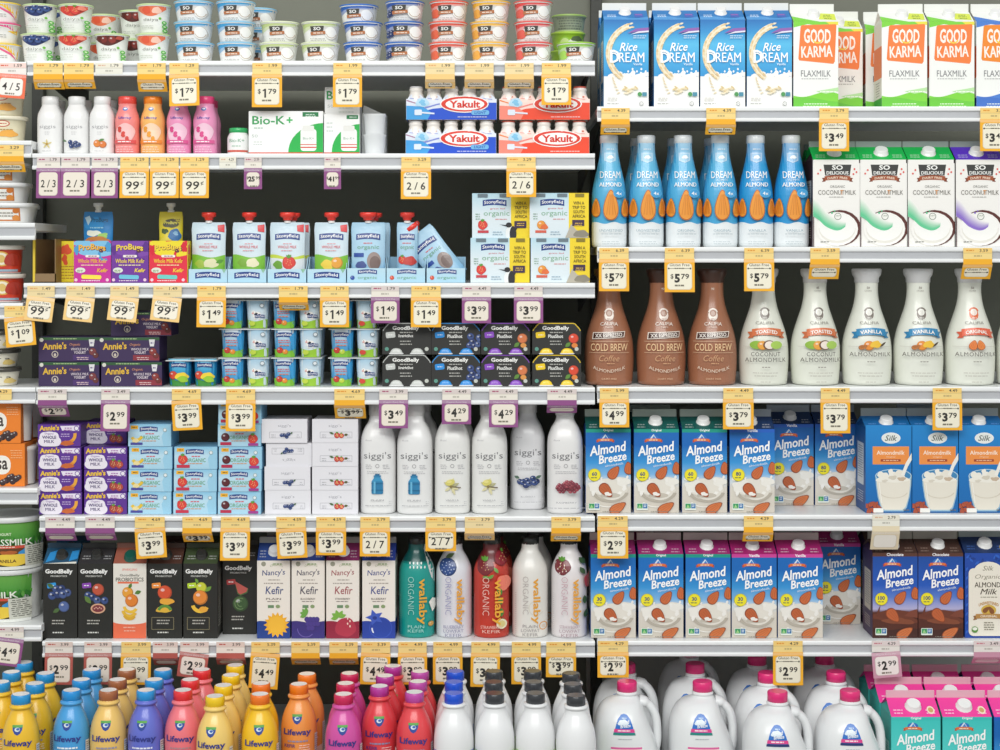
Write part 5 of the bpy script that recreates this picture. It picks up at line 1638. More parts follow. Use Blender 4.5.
shot_pack('shot_purple', '#8a4ac0', '#d87a4a', 'PlusShot')
shot_pack('shot_yellow', '#f4cf24', '#dd4a30', 'PlusShot')

# shrink wrapped packs of five little drink bottles
FILM = mat('clear_film', '#f2f6f8', .15, alpha=.22)
def yak(key, base, base2, light, left):
    root = thing('drink_bottle_pack')
    for j in range(2):
        for i in range(5):
            b = MB()
            b.lathe(m(spline([(7.6, 0), (8.6, 1), (8.7, 12), (8.7, 18), (8.2, 22), (7.0, 26), (6.4, 28), (6.9, 29.4), (6.9, 31.4), (6.0, 32.6)], 2) ), 26, '#f0e0c8', bands=[(21 * S, '#f0e3d4'), (100, '#f1ebe4')])
            b.lathe(m([(6.6, 32.4), (6.8, 33), (6.4, 33.8), (4, 34)]), 26, light)
            o = b.build('bottle', GLOSS, root)
            o.location = ((i - 2) * 17.9 * S, (j - .5) * 17.6 * S, 0)
    f = MB()
    w, d, n = 45.4, 18.4, 80
    def top(x):
        return 19.5 + 7.5 * abs(math.cos(x / 17.9 * math.pi)) ** .7
    xs = [-w + 2 * w * k / n for k in range(n + 1)]
    for x0, x1 in zip(xs, xs[1:]):
        for sg in (-1, 1):
            f.quad([(x0 * S, sg * d * S, 0), (x1 * S, sg * d * S, 0), (x1 * S, sg * d * S, 17 * S), (x0 * S, sg * d * S, 17 * S)], base2)
            f.quad([(x0 * S, sg * d * S, 17 * S), (x1 * S, sg * d * S, 17 * S), (x1 * S, sg * (d - (top(x1) - 17) * .42) * S, top(x1) * S), (x0 * S, sg * (d - (top(x0) - 17) * .42) * S, top(x0) * S)], base2)
    for sg in (-1, 1):
        f.quad([(sg * w * S, -d * S, 0), (sg * w * S, d * S, 0), (sg * w * S, d * S, 17 * S), (sg * w * S, -d * S, 17 * S)], base)
    a = Art((-45.2, 0, 45.2, 25))
    a.poly([(-45.2, 0), (45.2, 0), (45.2, 17), (30, 17), (5, 13), (-18, 11), (-30, 8), (-45.2, 9)], base)
    a.poly([(-45.2, 0), (-24, 0), (-20, 7), (-28, 13), (-45.2, 14)], left)
    a.poly([(-28, 12), (-14, 16), (2, 18.4), (2, 17.4), (-14, 14.6), (-26, 11)], mixc(base, '#ffffff', .2))
    a.poly([(-45, 20), (-36, 17), (-36, 16), (-45, 18.6)], mixc(base, '#e8a04a', .5))
    for x in (-36, -18, 0, 18, 36):
        a.line(x - 6, 21.6, x + 5, 20.4, .7, mixc(base, '#ffffff', .35)).ell(x + 3, 23, 1.2, .8, mixc(light, '#d86a4a', .4))
    a.blob(-29, 17, 6, 5, '#b8dcf0', 3, .2).blob(-29, 17, 3.4, 2.8, '#7fc0e4', 5, .4)
    a.rrect(-37, 4.4, -29.6, 10, 1, '#dfe8f4').line(-29.6, 7, -17, 6, 1.6, '#dfe8f4')
    a.ell(13, 15.6, 24.6, 8.8, '#f6f4f2').ell(13, 15.6, 23.4, 7.8, '#dd3a26').ell(13.6, 15.4, 19.6, 6.0, '#f6f4f2')
    a.text('Yakult', 13.4, 15.4, 7.4, '#d8301f', 31, .035)
    if left == '#3f9fe0':
        a.rrect(20, 4.6, 38, 9.4, 2, '#6fb4e4').text('LIGHT', 29, 7, 2.8, '#1f4fae', 12, .02, .2)
    a.lines(20, 2.6, 36, 1, 1, 1.0, mixc(base, '#ffffff', .5))
    def film(u, v, o):
        z = v / S
        y = d if z < 17 else d - (z - 17) * .42
        return (u, -y * S - o * 1.4, v)
    apply_art(f, a, film, sv=17, base=.0002)
    f.build('printed_film', GLOSS, root)
    return done(key, root, 2 * d)
yak('yak_blue', '#1a50cc', '#dfe6f2', '#e6e4e4', '#3f9fe0')
yak('yak_red', '#ef4a2a', '#f6dcd2', '#d8604a', '#f58a78')

# white cups under clear film
def wrapped():
    root = thing('wrapped_cup_pack')
    for i in range(2):
        c = MB()
        c.lathe(m([(9.4, 0), (10.8, 18), (11.4, 18.6), (11.4, 20)]), 30, '#eef0f1')
        o = c.build('cup', GLOSS, root)
        o.location = (0, 0, i * 20.4 * S)
    f = MB()
    f.box(-12 * S, 12 * S, -12 * S, 12 * S, 0, 40.8 * S, '#ffffff', .8 * S)
    f.quad([(-12 * S, -1 * S, 40.8 * S), (9 * S, 0, 40.8 * S), (-11 * S, 0, 50 * S)], '#ffffff')
    f.build('clear_wrap', FILM, root)
    return done('wrapped_cups', root, 24)
wrapped()

# ------------------------------------------------------------------ pouches and their trays
def stony_pouch(W, fr, low, organic=False):
    a = Art()
    a.grad(-W / 2, 0, W / 2, 60, [(0, '#bcdcec'), (.4, '#d8e6ee'), (1, '#c9dfea')] if not organic else [(0, '#8cc0e0'), (.5, '#b0d4ea'), (1, '#a8cfe6')])
    stony_logo(a, 0, 45, min(25, W * .68), h=6)
    if organic:
        a.lines(0, 39, 12, 1, 1, .9, '#d8606a')
        a.text('organic', 0, 34.4, 5, '#7ab090', min(22, W * .62), .0)
        if fr == 'strawberry':
            strawberry(a, -W * .22, 22, 4), a.blob(3, 21, 6, 5, '#c8403a', 3, .2)
        else:
            a.rect(-W * .4, 25, -W * .12, 29, '#2f4fa0')
            a.ell(6, 21, 7, 9, '#9c8a84').ell(7, 19, 5.4, 7, '#7a6660').blob(-7, 17, 5, 4, '#4a5a94', 3, .2)
    else:
        a.lines(0, 38.4, 10, 1, 1, .8, '#e09aa0')
        a.text('WHOLE MILK', 0, 35.2, 2.8, '#e0606a', 19, .01)
        a.lines(0, 31.4, 13, 1, 1, .9, '#e09aa0')
        a.poly([(W / 2 - 9, 57), (W / 2 - 2, 58), (W / 2 - 2, 50), (W / 2 - 8.4, 51)], '#d83a40')
        a.wave(-W / 2, W / 2, 0, 26, low, 1.6, 14, 1)
        if fr == 'pear':
            a.blob(3, 18.5, 7, 5, '#e6e2b8', 3, .2), a.blob(-8, 18, 5, 4, '#a8c44a', 5, .2), leaf(a, 8, 19, 8, 4, 20)
        elif fr == 'strawberry':
            a.wave(-W / 2, W / 2, 0, 23, '#dfe6ea', 1, 14, 1), strawberry(a, 2, 19, 6.4), a.blob(-9, 17, 5, 4, '#6fa43a', 5, .2)
        elif fr == 'peach':
            ball(a, 6, 19, 6, '#eda63c'), a.blob(-4, 17, 6, 5, '#f0d04a', 5, .2)
        else:
            a.blob(4, 19, 6, 5, '#f0e9c4', 3, .2), a.blob(-6, 19, 5, 4, '#7fae3a', 5, .2)
    return a
GRN = '#7fc03c'
pouch('pouch_pear', 'yogurt_pouch', 36, 60, 13, '#cfe0ea', stony_pouch(36, 'pear', GRN), '#e8392c', capr=7.4)
pouch('pouch_banana', 'yogurt_pouch', 35, 60, 13, '#cfe0ea', stony_pouch(35, 'banana', GRN), '#e8392c', capr=7.4)
pouch('pouch_strawberry', 'yogurt_pouch', 37, 60, 13, '#cfe0ea', stony_pouch(37, 'strawberry', '#c8d84a'), '#ee4034', capr=8)
pouch('pouch_peach', 'yogurt_pouch', 36, 60, 13, '#cfe0ea', stony_pouch(36, 'peach', GRN), '#ee4034', capr=7.4)
pouch('pouch_blue', 'yogurt_pouch', 36, 60, 13, '#9cc8e2', stony_pouch(36, 'blue', GRN, True), '#ee3f34', capr=9)
pouch('pouch_narrow', 'yogurt_pouch', 22, 60, 14, '#9cc8e2', stony_pouch(22, 'strawberry', GRN, True), '#ee3f34', capr=7.4)
a = Art()
a.blob(-4, 60, 9, 7, '#2a94dc', 3, .25).poly([(-14, 66), (-10, 58), (-7, 64), (-9, 68)], '#bfe0f2').text('ProBugs', 2, 63, 6, '#1a5f8c', 18, .03)
a.blob(-4, 50, 7, 3.4, '#e8eee4', 4, .25).blob(6, 47, 6, 3, '#9ccf6a', 6, .3).blob(0, 43, 12, 4, '#c8803a', 3, .2).lines(0, 55.6, 16, 1, 1, 1.2, '#9ad0e8')
pouch('pouch_bug_blue', 'kefir_pouch', 33, 72, 14, '#1f84cc', a, '#dfe2e2', capr=5, caph=9)
a = Art()
a.blob(0, 60, 7, 5, '#4a4a2a', 3, .2).text('ProBugs', 0, 60.4, 4.4, '#e8e04a', 13, .03).blob(-6, 52, 3, 3, '#3f5a2a', 4, .3)
a.blob(4, 48, 6, 7, '#2f6fb0', 3, .2).blob(5, 50, 2.6, 2, '#7fb0d8', 5, .3).blob(-5, 43, 5, 3, '#e8d84a', 3, .3).lines(5, 64, 8, 2, 1.8, .7, '#7a6a1a')
pouch('pouch_bug_yellow', 'kefir_pouch', 25, 72, 13, '#e2d22c', a, '#dcdcd4', capr=4.6, caph=9)

def tray(key, W, front, logo=True, dp=34):
    root = thing('pouch_tray')
    mb = MB()
    w, d, t = W * S / 2, dp * S / 2, .6 * S
    h0, h1 = front * S, 26 * S
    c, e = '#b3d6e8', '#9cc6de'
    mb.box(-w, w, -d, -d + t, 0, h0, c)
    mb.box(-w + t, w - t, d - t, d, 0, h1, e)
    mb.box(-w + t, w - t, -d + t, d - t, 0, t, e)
    for sg in (-1, 1):
        x = sg * (w - t / 2)
        n0 = len(mb.v)
        mb.rail([(-d + t, 0), (d, 0), (d, h1), (d - 14 * S, h1), (-d + 6 * S, h0), (-d + t, h0)], x - t / 2, x + t / 2, c)
    a = Art((-W / 2, 0, W / 2, front))
    a.grad(-W / 2, 0, W / 2, front, [(0, '#a9d2e6'), (1, '#bcdcea')])
    if logo:
        stony_logo(a, 0, front * .5, W * .66, h=front * .42)
        a.poly([(W * .36, front), (W * .48, front), (W * .42, front * .7)], '#8fc0a0')
    else:
        stony_logo(a, 1, front * .72, W * .5, h=front * .28)
        a.text('organic', 1, front * .32, 3.6, '#7ab090', W * .5)
        ball(a, -W * .36, front * .34, 2.2, '#d8553a' if key.endswith('red') else '#2f4fa0')
    apply_art(mb, a, flatmap(-d))
    mb.build('tray', BOARD, root)
    return done(key, root, dp)
tray('tray_logo', 38.6, 13.6)
tray('tray_blue', 38.6, 14.5, False)
tray('tray_red', 38.6, 14.5, False)

# open brown case
def open_case():
    root = thing('cardboard_case')
    mb = MB()
    w, d, h, t = 11.5 * S, 42 * S, 44 * S, .8 * S
    br = '#8a6f4c'
    mb.box(-w, -w + t, -d + 3 * S, d, 0, h, br)
    mb.box(-w, -w + 2.2 * S, -d, -d + 3 * S, 0, h, '#e0c23a')
    mb.box(-w + 2.4 * S, w, -d, -d + t, 0, 9 * S, br)
    mb.box(w - t, w, -d, d, 0, h, br)
    mb.box(-w + t, w - t, d - t, d, 0, h, br)
    mb.box(-w + t, w - t, -d, d - t, 0, t, br)
    mb.build('case', BOARD, root)
    return done('case', root, 84)
open_case()

# ------------------------------------------------------------------ shelves and price tags
WHITE = mat('white_shelf_enamel', '#eceeee', .35, .02)
CHAN = mat('grey_ticket_channel', '#b9bbbf', .3, .03)
DARK = mat('dark_steel', '#3a3b36', .6, .1)
def shelf(label, x0, x1, y, depth=.44, y_front=0.0, hrail=18, group='white shelves', bracket=True):
    root = thing('shelf')
    zt = Z(y, y_front)
    xa, xb = X(x0), X(x1)
    cx = (xa + xb) / 2
    root.location = (cx, y_front, zt)
    tag(root, label, 'shelf', group)
    hw = (xb - xa) / 2
    b = MB()
    b.box(-hw + .001, hw - .001, -.003, depth, -.017, 0, '#eceeee', .001, 1)
    b.build('shelf_board', WHITE, root)
    r = MB()
    k = hrail / 18
    prof = [(-.003, .0), (-.0115, .0), (-.0128, -1.4 * S), (-.0128, -3.6 * S), (-.0115, -4.6 * S), (-.008, -4.9 * S), (-.008, -13.4 * S * k), (-.0122, -13.8 * S * k), (-.0135, -14.8 * S * k), (-.0135, -17 * S * k), (-.012, -18 * S * k), (-.006, -18 * S * k), (-.003, -15 * S * k)]
    r.rail([(p, q) for p, q in reversed(prof)], -hw, hw, '#eceeee')
    ro = r.build('price_rail', WHITE, root)
    c = MB()
    c.box(-hw + .001, hw - .001, -.0086, -.0081, -13.2 * S * k, -5.1 * S, '#b9bbbf')
    c.build('ticket_strip', CHAN, ro)
    for sg in ((-1, 1) if bracket else ()):
        g = MB()
        g.rail([(.06, -.0175), (depth, -.0175), (depth, -.075), (depth - .03, -.075), (.06, -.03)], sg * (hw - .012) - .002, sg * (hw - .012) + .002, '#3a3b36')
        g.build('bracket', DARK, root)
    return zt

STY = {'yellow': ('#f3b126', '#efe9d4', '#f4d88c', '#f4d490'), 'purple': ('#8f4d86', '#e9e0d2', '#ece6da', '#e9e2d4'), 'pale': ('#f3cb82', '#f3ecda', '#eed9a4', '#f3e6cc'),
       'red': ('#b4584e', '#ecdfd2', '#ece2d8', '#e4d2c8'), 'pink': ('#c994a8', '#eee8e2', '#e9e6de', '#dcb8c2'), 'orange': ('#ee6f4a', '#f6f0e8', '#f3ece6', '#f0dcd0'), 'white': ('#e6d8b8', '#f1ede2', '#ebe9dc', '#ebe5d0')}
def price_tag(x0, x1, ys, yb, style, txt, label, strip=None, tilt=None, roll=0.0, y=-.0142, yaw=0.0, group='shelf price tags', rail_y=None):
    bc, pc, s1, s2 = STY[style]
    W = x1 - x0
    root = thing('price_tag')
    sh = 11.0
    L = yb - ys - sh
    root.location = (X((x0 + x1) / 2, y), y, Z(ys, y))
    tag(root, label, 'price tag', group)
    st = MB()
    w = W / 2 - .4
    st.box(-w * S, w * S, 0, .0006, -sh * S, 0, s1)
    a = Art((-w, -sh, w, 0))
    a.rect(-w, -4.8, w, 0, mixc(s1, bc, .25)).rect(-w, -5.4, w, -4.8, mixc(s1, '#7a6a50', .3))
    a.text(strip or '4.29', W * .2, -2.5, 3.0, '#4a4640', W * .28, .01)
    a.lines(-W * .26, -2.4, W * .3, 1, 1, 1.2, mixc(bc, '#c8503a', .4))
    a.lines(0, -7.8, W * .3, 1, 1, 1.6, mixc(s1, '#6a6456', .45))
    apply_art(st, a, flatmap(0))
    hinge = sh
    flatcard = tilt is not None and abs(tilt) < 15
    if 2.5 < L < 24 and not flatcard:
        hinge = 16.2
        L -= 5.2
        st.box(-w * S, w * S, 0, .0006, -hinge * S, -sh * S, bc)
    st.build('shelf_strip', PAPER, root)
    if L > 2.5 or hinge > sh:
        L = max(L, 3.0)
        folded = L < 24 and txt is not None
        full = 29.0 if L >= 24 else max(L * 1.45, 12)
        if L >= 24 or flatcard:
            full = L / math.cos(math.radians(tilt or 0))
        if tilt is None:
            tilt = 46 if L < 24 else RND.uniform(-5, 0)
        c = MB()
        c.box(-W / 2 * S, W / 2 * S, 0, .0006, -full * S, 0, bc)
        b = Art((-W / 2, -full, W / 2, 0))
        b.rect(-W / 2, -3.4, W / 2, -.4, mixc(bc, '#ffffff', .18))
        b.rrect(-W / 2 + 2.6, -full + 2.4, W / 2 - 2.6, -4.2, 3.2, mixc(pc, '#8a7a5a', .35)).rrect(-W / 2 + 3.1, -full + 2.9, W / 2 - 3.1, -4.4, 3, pc)
        if style in ('yellow', 'pale'):
            b.text('Gluten Free', 0, -5.8, 2.8, '#5f5a48', W * .66, .01)
            b.line(-W * .36, -9.4, W * .36, -9.4, .5, '#6a6452').ell(-W * .36, -9.4, .9, .9, '#4a463a', n=8).ell(W * .36, -9.4, .9, .9, '#4a463a', n=8).lines(0, -9.3, W * .34, 1, 1, 1, '#6a6452')
        else:
            b.text('Organic Every Day', 0, -2.2, 1.7, mixc(bc, '#ffffff', .6), W * .7)
        if full > 14 and txt:
            yy = -full * .58 if style in ('yellow', 'pale') else -full * .52
            inkc = '#2b2926'
            if txt.startswith('$'):
                dl, ct = txt[1:].split('.')
                q = W / 30 if len(dl) > 1 else 1.0
                b.text('$', (-7.6 - (len(dl) - 1) * 1.2) * q, yy + 1.6 * q, 5.2 * q, inkc, 2.9 * q, .01)
                if dl == '1':
                    b.poly([(-2.6, yy - 4.4), (-.9, yy - 4.4), (-.9, yy + 4.4), (-2.3, yy + 4.4), (-4.3, yy + 2.9), (-3.9, yy + 1.9), (-2.6, yy + 2.8)], inkc)
                else:
                    b.text(dl, -2.4 * q, yy, 8.8 * q, inkc, 5.4 * len(dl) * q, .045)
                b.text(ct, (5.4 + (len(dl) - 1) * 3) * q, yy + 1.8 * q, 5.2 * q, inkc, 8.0 * q, .012)
            elif txt.endswith('¢'):
                b.text(txt[:-1], -W * .06, yy, 8.4, inkc, 13.5, .01, .1)
                b.text('¢', W * .27, yy + 2.2, 4.6, inkc, 3.0, 0)
            else:
                b.text(txt.replace('/', ' / '), 0, yy, 7.6, inkc, W * .62, .012, .05)
            b.lines(0, yy - 7.2, W * .42, 1, 1, 1.6, '#7a7464')
            if full > 27:
                b.text('SAVE', 0, yy - 7.2, 1.9, '#55503f', W * .3) if False else None
        apply_art(c, b, flatmap(0))
        o = c.build('hang_card', PAPER, root)
        o.location = (0, -.0003, -hinge * S)
        o.rotation_euler = (math.radians(tilt), math.radians(roll), math.radians(yaw))
    return root
# ------------------------------------------------------------------ setting
BACK = mat('dark_case_lining', '#74766a', .7, .12, .15, 8)
FLOORM = mat('grey_store_floor', '#8d8b86', .35, .12, .05, 3)
def slab(name, x0, x1, y0, y1, z0, z1, material, col='#45463e', b=0):
    mb = MB()
    mb.box(x0, x1, y0, y1, z0, z1, col, b)
    return struct(mb.build(name, material))
slab('floor', -3.2, 3.2, -5, .62, -.05, 0, FLOORM)
slab('wall_back', -1.9, 1.9, .50, .62, 0, 2.5, BACK)
DECKZ, DECKB = .328, .37
DECKM = mat('white_case_deck', '#d9dbdb', .4, .03)
xd = X(596)
slab('trim_1', xd, 1.9, -.235, .5, .02, DECKZ, DECKM, b=.006)
slab('trim_4', -1.9, xd - .002, -.33, .5, .02, DECKB, DECKM, b=.006)
for i, px_ in enumerate((35, 597)):
    mb = MB()
    xc = X(px_, .45)
    mb.box(xc - .014, xc + .014, .47, .4985, DECKZ + .001, 2.4, '#3a3b36', .002)
    for k in range(70):
        z = DECKZ + .05 + k * .028
        mb.box(xc - .004, xc + .004, .4692, .4698, z, z + .014, '#141412')
    struct(mb.build('trim_%d' % (i + 2), DARK))

MID, RGT, LFT = "the middle bay's", "the right bay's", "the left bay's"
zs = {}
NM = ['top', 'second', 'third', 'fourth', 'fifth', 'sixth', 'seventh']
for i, (y, h, x0) in enumerate(((61.5, 15, 29), (153.8, 16, 34), (283, 15, 25.5), (387, 17, 38), (515.5, 15.5, 41), (640, 16, 44))):
    zs['M%d' % (i + 1)] = shelf("white steel shelf with a price rail, %s of the middle bay" % (NM[i] if i else 'topmost'), x0, 594.5, y, hrail=h)
for i, (y, h) in enumerate(((107, 15), (247, 15.5), (386.5, 16), (514, 16), (639.5, 15.5))):
    zs['R%d' % (i + 1)] = shelf("white steel shelf with a price rail, %s of the right bay" % (NM[i] if i else 'topmost'), 597, 1150, y, hrail=h)
for i, (y, h, x1) in enumerate(((62.5, 14, 28), (141, 17, 33), (223, 17, 36.5), (303, 16, 24.5), (387, 16, 37), (487.5, 16, 39), (624, 16, 43))):
    zs['L%d' % (i + 1)] = shelf("white steel shelf with a price rail, %s of the left bay at picture edge" % (NM[i] if i else 'topmost'), -150, x1, y, hrail=h, depth=.24, bracket=False)
slab('trim_5', X(599), 1.9, .488, .4995, DECKZ + .001, .612, mat('pale_lower_lining', '#b9bab4', .6, .05), b=.001)
for k in zs:
    zs[k] += .0001
# ------------------------------------------------------------------ goods: left to right, shelf by shelf
YF = .013
def shelfname(k):
    n = int(k[1]) - 1
    return ('the top shelf of the ' if n == 0 else 'the %s shelf of the ' % NM[n]) + {'M': 'middle', 'R': 'right', 'L': 'left'}[k[0]] + ' bay'
G = {}
def row(shelf_, items, cat, group, yf=YF, **kw):
    """items: (key, centre px, label[, extra options])"""
    for it in items:
        key, px_, label = it[:3]
        opt = dict(kw)
        opt.update(it[3] if len(it) > 3 else {})
        f = opt.pop('yf', yf)
        put(key, px_, zs[shelf_], f, label, cat, group, **opt)

# --- middle bay, top shelf: cups
st = 20.9 * S
row('L1', [('swoosh_yellow', 1, 'white yogurt cup with a yellow swoosh, bottom of the top-left edge stack'), ('swoosh_pink', 0, 'white yogurt cup with pink and yellow swoosh, middle of top-left edge stack', dict(up=st)),
           ('swoosh_yellow', 0, 'white yogurt cup with a yellow swoosh, top of the top-left edge stack', dict(up=2 * st))], 'yogurt cup', 'swoosh yogurt cups', rz=0)
u = 29.8 * S
row('M1', [('plant_blueberry', 38.5, 'plant yogurt cup with blueberries, lower one of its pair, top shelf'), ('plant_blueberry', 40.5, 'plant yogurt cup with blueberries, upper one of its pair, top shelf', dict(up=u)),
           ('plant_strawberry', 74.5, 'plant yogurt cup with strawberries, lower, right beside the lower blueberry cup'), ('plant_strawberry', 76, 'plant yogurt cup with strawberries, upper, right beside the upper blueberry cup', dict(up=u)),
           ('plant_cherry', 112, 'plant yogurt cup with dark cherries, alone at the shelf front between two stacks'),
           ('plant_peach', 153, 'plant yogurt cup with peach slices, lower, beside the coconut cups'), ('plant_peach', 154, 'plant yogurt cup with peach slices, upper, beside the coconut cups', dict(up=u))], 'yogurt cup', 'plant yogurt cups')
row('M1', [('plant_cherry', 136, 'plant yogurt cup with dark cherries, set back and raised on another cup', dict(up=u, yf=.10)), ('plant_cherry', 135, 'shaded plant yogurt cup under the set-back cherry cup', dict(yf=.10)),
           ('plant_peach', 104, 'shaded plant yogurt cup, upper, behind the single cherry cup', dict(up=u, yf=.16)), ('plant_peach', 104, 'shaded plant yogurt cup, lower, directly behind the single cherry cup', dict(yf=.16)),
           ('plant_blueberry', 48, 'plant yogurt cup behind the lower blueberry cup', dict(yf=.10)), ('plant_blueberry', 49, 'plant yogurt cup behind the upper blueberry cup', dict(yf=.10, up=u))], 'yogurt cup', 'plant yogurt cups')
cols = [('coco_sky', 'sky blue', (195, 194, 194), None), ('coco_sky', 'sky blue', (237, 236, 236), None), ('coco_plain', 'pale green', (279, 280), None), ('coco_plain', 'pale green', (320.5, 321), None), ('coco_blue', 'royal blue', (363, 363, 359), None),
        ('coco_berry', 'blueberry print and blue', (404, 404, 405), None), ('coco_red', 'orange red', (448, 448, 449), None), ('coco_yellow', 'yellow', (489.5, 489.5, 491), None), ('coco_rose', 'raspberry red', (533, 533.5, 533), None), ('coco_lime', 'lime green', (576,), None)]
seen = {}
for i, (key, cn, pxs, _) in enumerate(cols):
    for j, px_ in enumerate(pxs):
        lv = ['bottom', 'middle', 'top'][j] if len(pxs) > 2 else ['lower', 'upper'][j] if len(pxs) > 1 else 'single'
        which = {'sky blue': ['left', 'right'], 'pale green': ['left', 'right']}.get(cn)
        wt = ''
        if which:
            k = sum(1 for q in cols[:i] if q[1] == cn)
            wt = which[k] + ' '
        yf = YF + (.05 if (cn == 'royal blue' and j == 2) else 0)
        put(key, px_, zs['M1'], yf, 'coconut yogurt cup with %s lid, %s of the %sstack in that colour' % (cn, lv, wt) if len(pxs) > 1 else 'coconut yogurt cup with lime green lid, alone at the shelf end', 'yogurt cup', 'coconut yogurt cups', up=j * st, rz=RND.uniform(-6, 6))
row('M1', [('coco_sky', 258, 'sky blue lidded coconut cup set back, bottom, right of the blue stacks'), ('coco_sky', 257, 'sky blue lidded coconut cup set back, middle, right of the blue stacks', dict(up=st)), ('coco_sky', 258, 'sky blue lidded coconut cup set back, top, right of the blue stacks', dict(up=2 * st))], 'yogurt cup', 'coconut yogurt cups', yf=.115)
row('M1', [('lime_tub', 567, 'lime green cup, bottom of the pair behind the last coconut cup', dict(yf=.11)), ('lime_tub', 568, 'lime green tub with a fruit print, middle of the back stack at shelf end', dict(yf=.11, up=19 * S)), ('grey_tub', 569, 'grey printed tub with green rim, on the lime tub', dict(yf=.11, up=38 * S))], 'yogurt cup', 'tubs at the shelf end')

# --- middle bay, second shelf
row('M2', [('skyr_small_vanilla', 50.5, 'small white yogurt drink bottle with a vanilla flower'), ('skyr_small_blueberry', 77, 'small white yogurt drink bottle with blueberries'), ('skyr_small_peach', 102.5, 'small white yogurt drink bottle with two orange peaches')], 'drink bottle', 'small white yogurt drinks')
row('M2', [('skyr_small_vanilla', 57, 'small white bottle behind the vanilla flower one'), ('skyr_small_blueberry', 84, 'small white bottle behind the small blueberry one'), ('skyr_small_peach', 109, 'small white bottle behind the small peach one')], 'drink bottle', 'small white yogurt drinks', yf=.10)
row('M2', [('kefir_small_red', 127.5, 'small pink kefir bottle with a red cap'), ('kefir_small_orange', 153, 'small orange kefir bottle with an orange cap'), ('kefir_small_pink', 179, 'small pink kefir bottle with pink cap, right beside the orange one'), ('kefir_small_pink', 205.5, 'small pink kefir bottle with pink cap, last before the tiny jar')], 'kefir bottle', 'small kefir bottles')
row('M2', [('kefir_small_pink', 209, 'small pink kefir bottle hidden behind the last pink one')], 'kefir bottle', 'small kefir bottles', yf=.10)
row('M2', [('biok_jar', 238.5, 'tiny white probiotic jar with a green lid')], 'jar', None)
row('M2', [('biok_wide', 286.5, 'wide white and green probiotic box picturing a jar', dict(rz=0)), ('biok_narrow', 342, 'narrow white and green probiotic box at the front', dict(rz=0)), ('biok_tall', 342.5, 'tall white probiotic box behind the narrow green one', dict(yf=.058, rz=0))], 'box', 'probiotic boxes')
row('M2', [('wrapped_cups', 374, 'two white cups in clear wrap beside the probiotic boxes')], 'cup pack', None)
t = 34.5 * S
row('M2', [('yak_blue', 451, 'five little drink bottles in blue film, lower blue pack'), ('yak_blue', 451.5, 'five little drink bottles in blue film, upper blue pack', dict(up=t)), ('yak_red', 544, 'five little drink bottles in red film, lower red pack'), ('yak_red', 544.5, 'five little drink bottles in red film, upper red pack', dict(up=t))], 'drink pack', 'packs of little drink bottles', rz=0)
row('M2', [('skyr_small_vanilla', 39, 'small white bottle further back at the left end of the second shelf', dict(yf=.2))], 'drink bottle', 'small white yogurt drinks') if False else None

# --- middle bay, third shelf
row('M3', [('case', 46.5, 'open brown cardboard case with a yellow outer face', dict(yf=.03, rz=0))], 'cardboard case', None)
row('M3', [('bugs_magenta', 93, 'magenta kefir pouch box at the left of three'), ('bugs_red', 71.5, 'kefir pouch box turned so its yellow side shows behind the magenta one', dict(rz=-90, yf=.094)), ('bugs_purple', 130.5, 'purple kefir pouch box between magenta and red ones'), ('bugs_red', 168.8, 'red and yellow kefir pouch box')], 'kefir box', 'kefir pouch boxes', rz=0)
row('M3', [('pouch_bug_blue', 97, 'bright blue kefir pouch with white spout behind the magenta box', dict(rz=-8)), ('pouch_bug_yellow', 170, 'yellow kefir pouch with white spout behind the red box', dict(rz=6))], 'kefir pouch', 'tall kefir pouches', yf=.066)
trs = [('tray_logo', 208.5, 'first'), ('tray_logo', 247.5, 'second'), ('tray_logo', 287.3, 'third'), ('tray_logo', 327, 'fourth'), ('tray_blue', 366.6, 'fifth'), ('tray_red', 406, 'sixth'), ('tray_red', 446, 'seventh')]
for key, px_, o_ in trs:
    put(key, px_, zs['M3'], YF, 'light blue cardboard tray holding yogurt pouches, %s from the left' % o_, 'tray', 'pouch trays', rz=0)
pu = .8 * S
for key, px_, lab, dz, dy, kw in (('pouch_pear', 208, 'yogurt pouch with red cap and pear print, in the first tray', 10, .02, {}), ('pouch_banana', 248.5, 'yogurt pouch with red cap and banana print, in the second tray', 9, .02, {}),
                              ('pouch_strawberry', 287, 'yogurt pouch with red cap and strawberry print, front of third tray', 9, .018, {}), ('pouch_strawberry', 292, 'yogurt pouch with red cap, behind another in the third tray', 9, .052, {}),
                              ('pouch_peach', 331, 'yogurt pouch with red cap and peach print, in the fourth tray', 9, .02, {}), ('pouch_blue', 368, 'blue yogurt pouch with wide red cap, front of the fifth tray', 9, .018, {}), ('pouch_blue', 373, 'blue yogurt pouch behind another in the fifth tray', 9, .052, {}),
                              ('pouch_narrow', 407, 'narrow blue yogurt pouch standing in the sixth tray', 9, .02, {})):
    put(key, px_, zs['M3'], YF + dy, lab, 'yogurt pouch', 'yogurt pouches', up=pu, rz=0, **kw)
put('pouch_blue', 453, zs['M3'], .045, 'blue yogurt pouch with red cap, slumped leftwards in the seventh tray', 'yogurt pouch', 'yogurt pouches', up=2.4 * S, rz=0, ry=-38)
row('M3', [('organic_strawberry', 500, 'yellow and white six-cup yogurt box with strawberry, lower left of four'), ('organic_peach', 560, 'yellow and white six-cup yogurt box with peach, lower right of four'),
           ('organic_strawberry', 501.5, 'yellow and white six-cup yogurt box with strawberry, upper left of four', dict(up=45 * S, yf=.03)), ('organic_peach', 559, 'yellow and white six-cup yogurt box with peach, upper right of four', dict(up=45 * S))], 'yogurt box', 'six-cup yogurt boxes', rz=0)

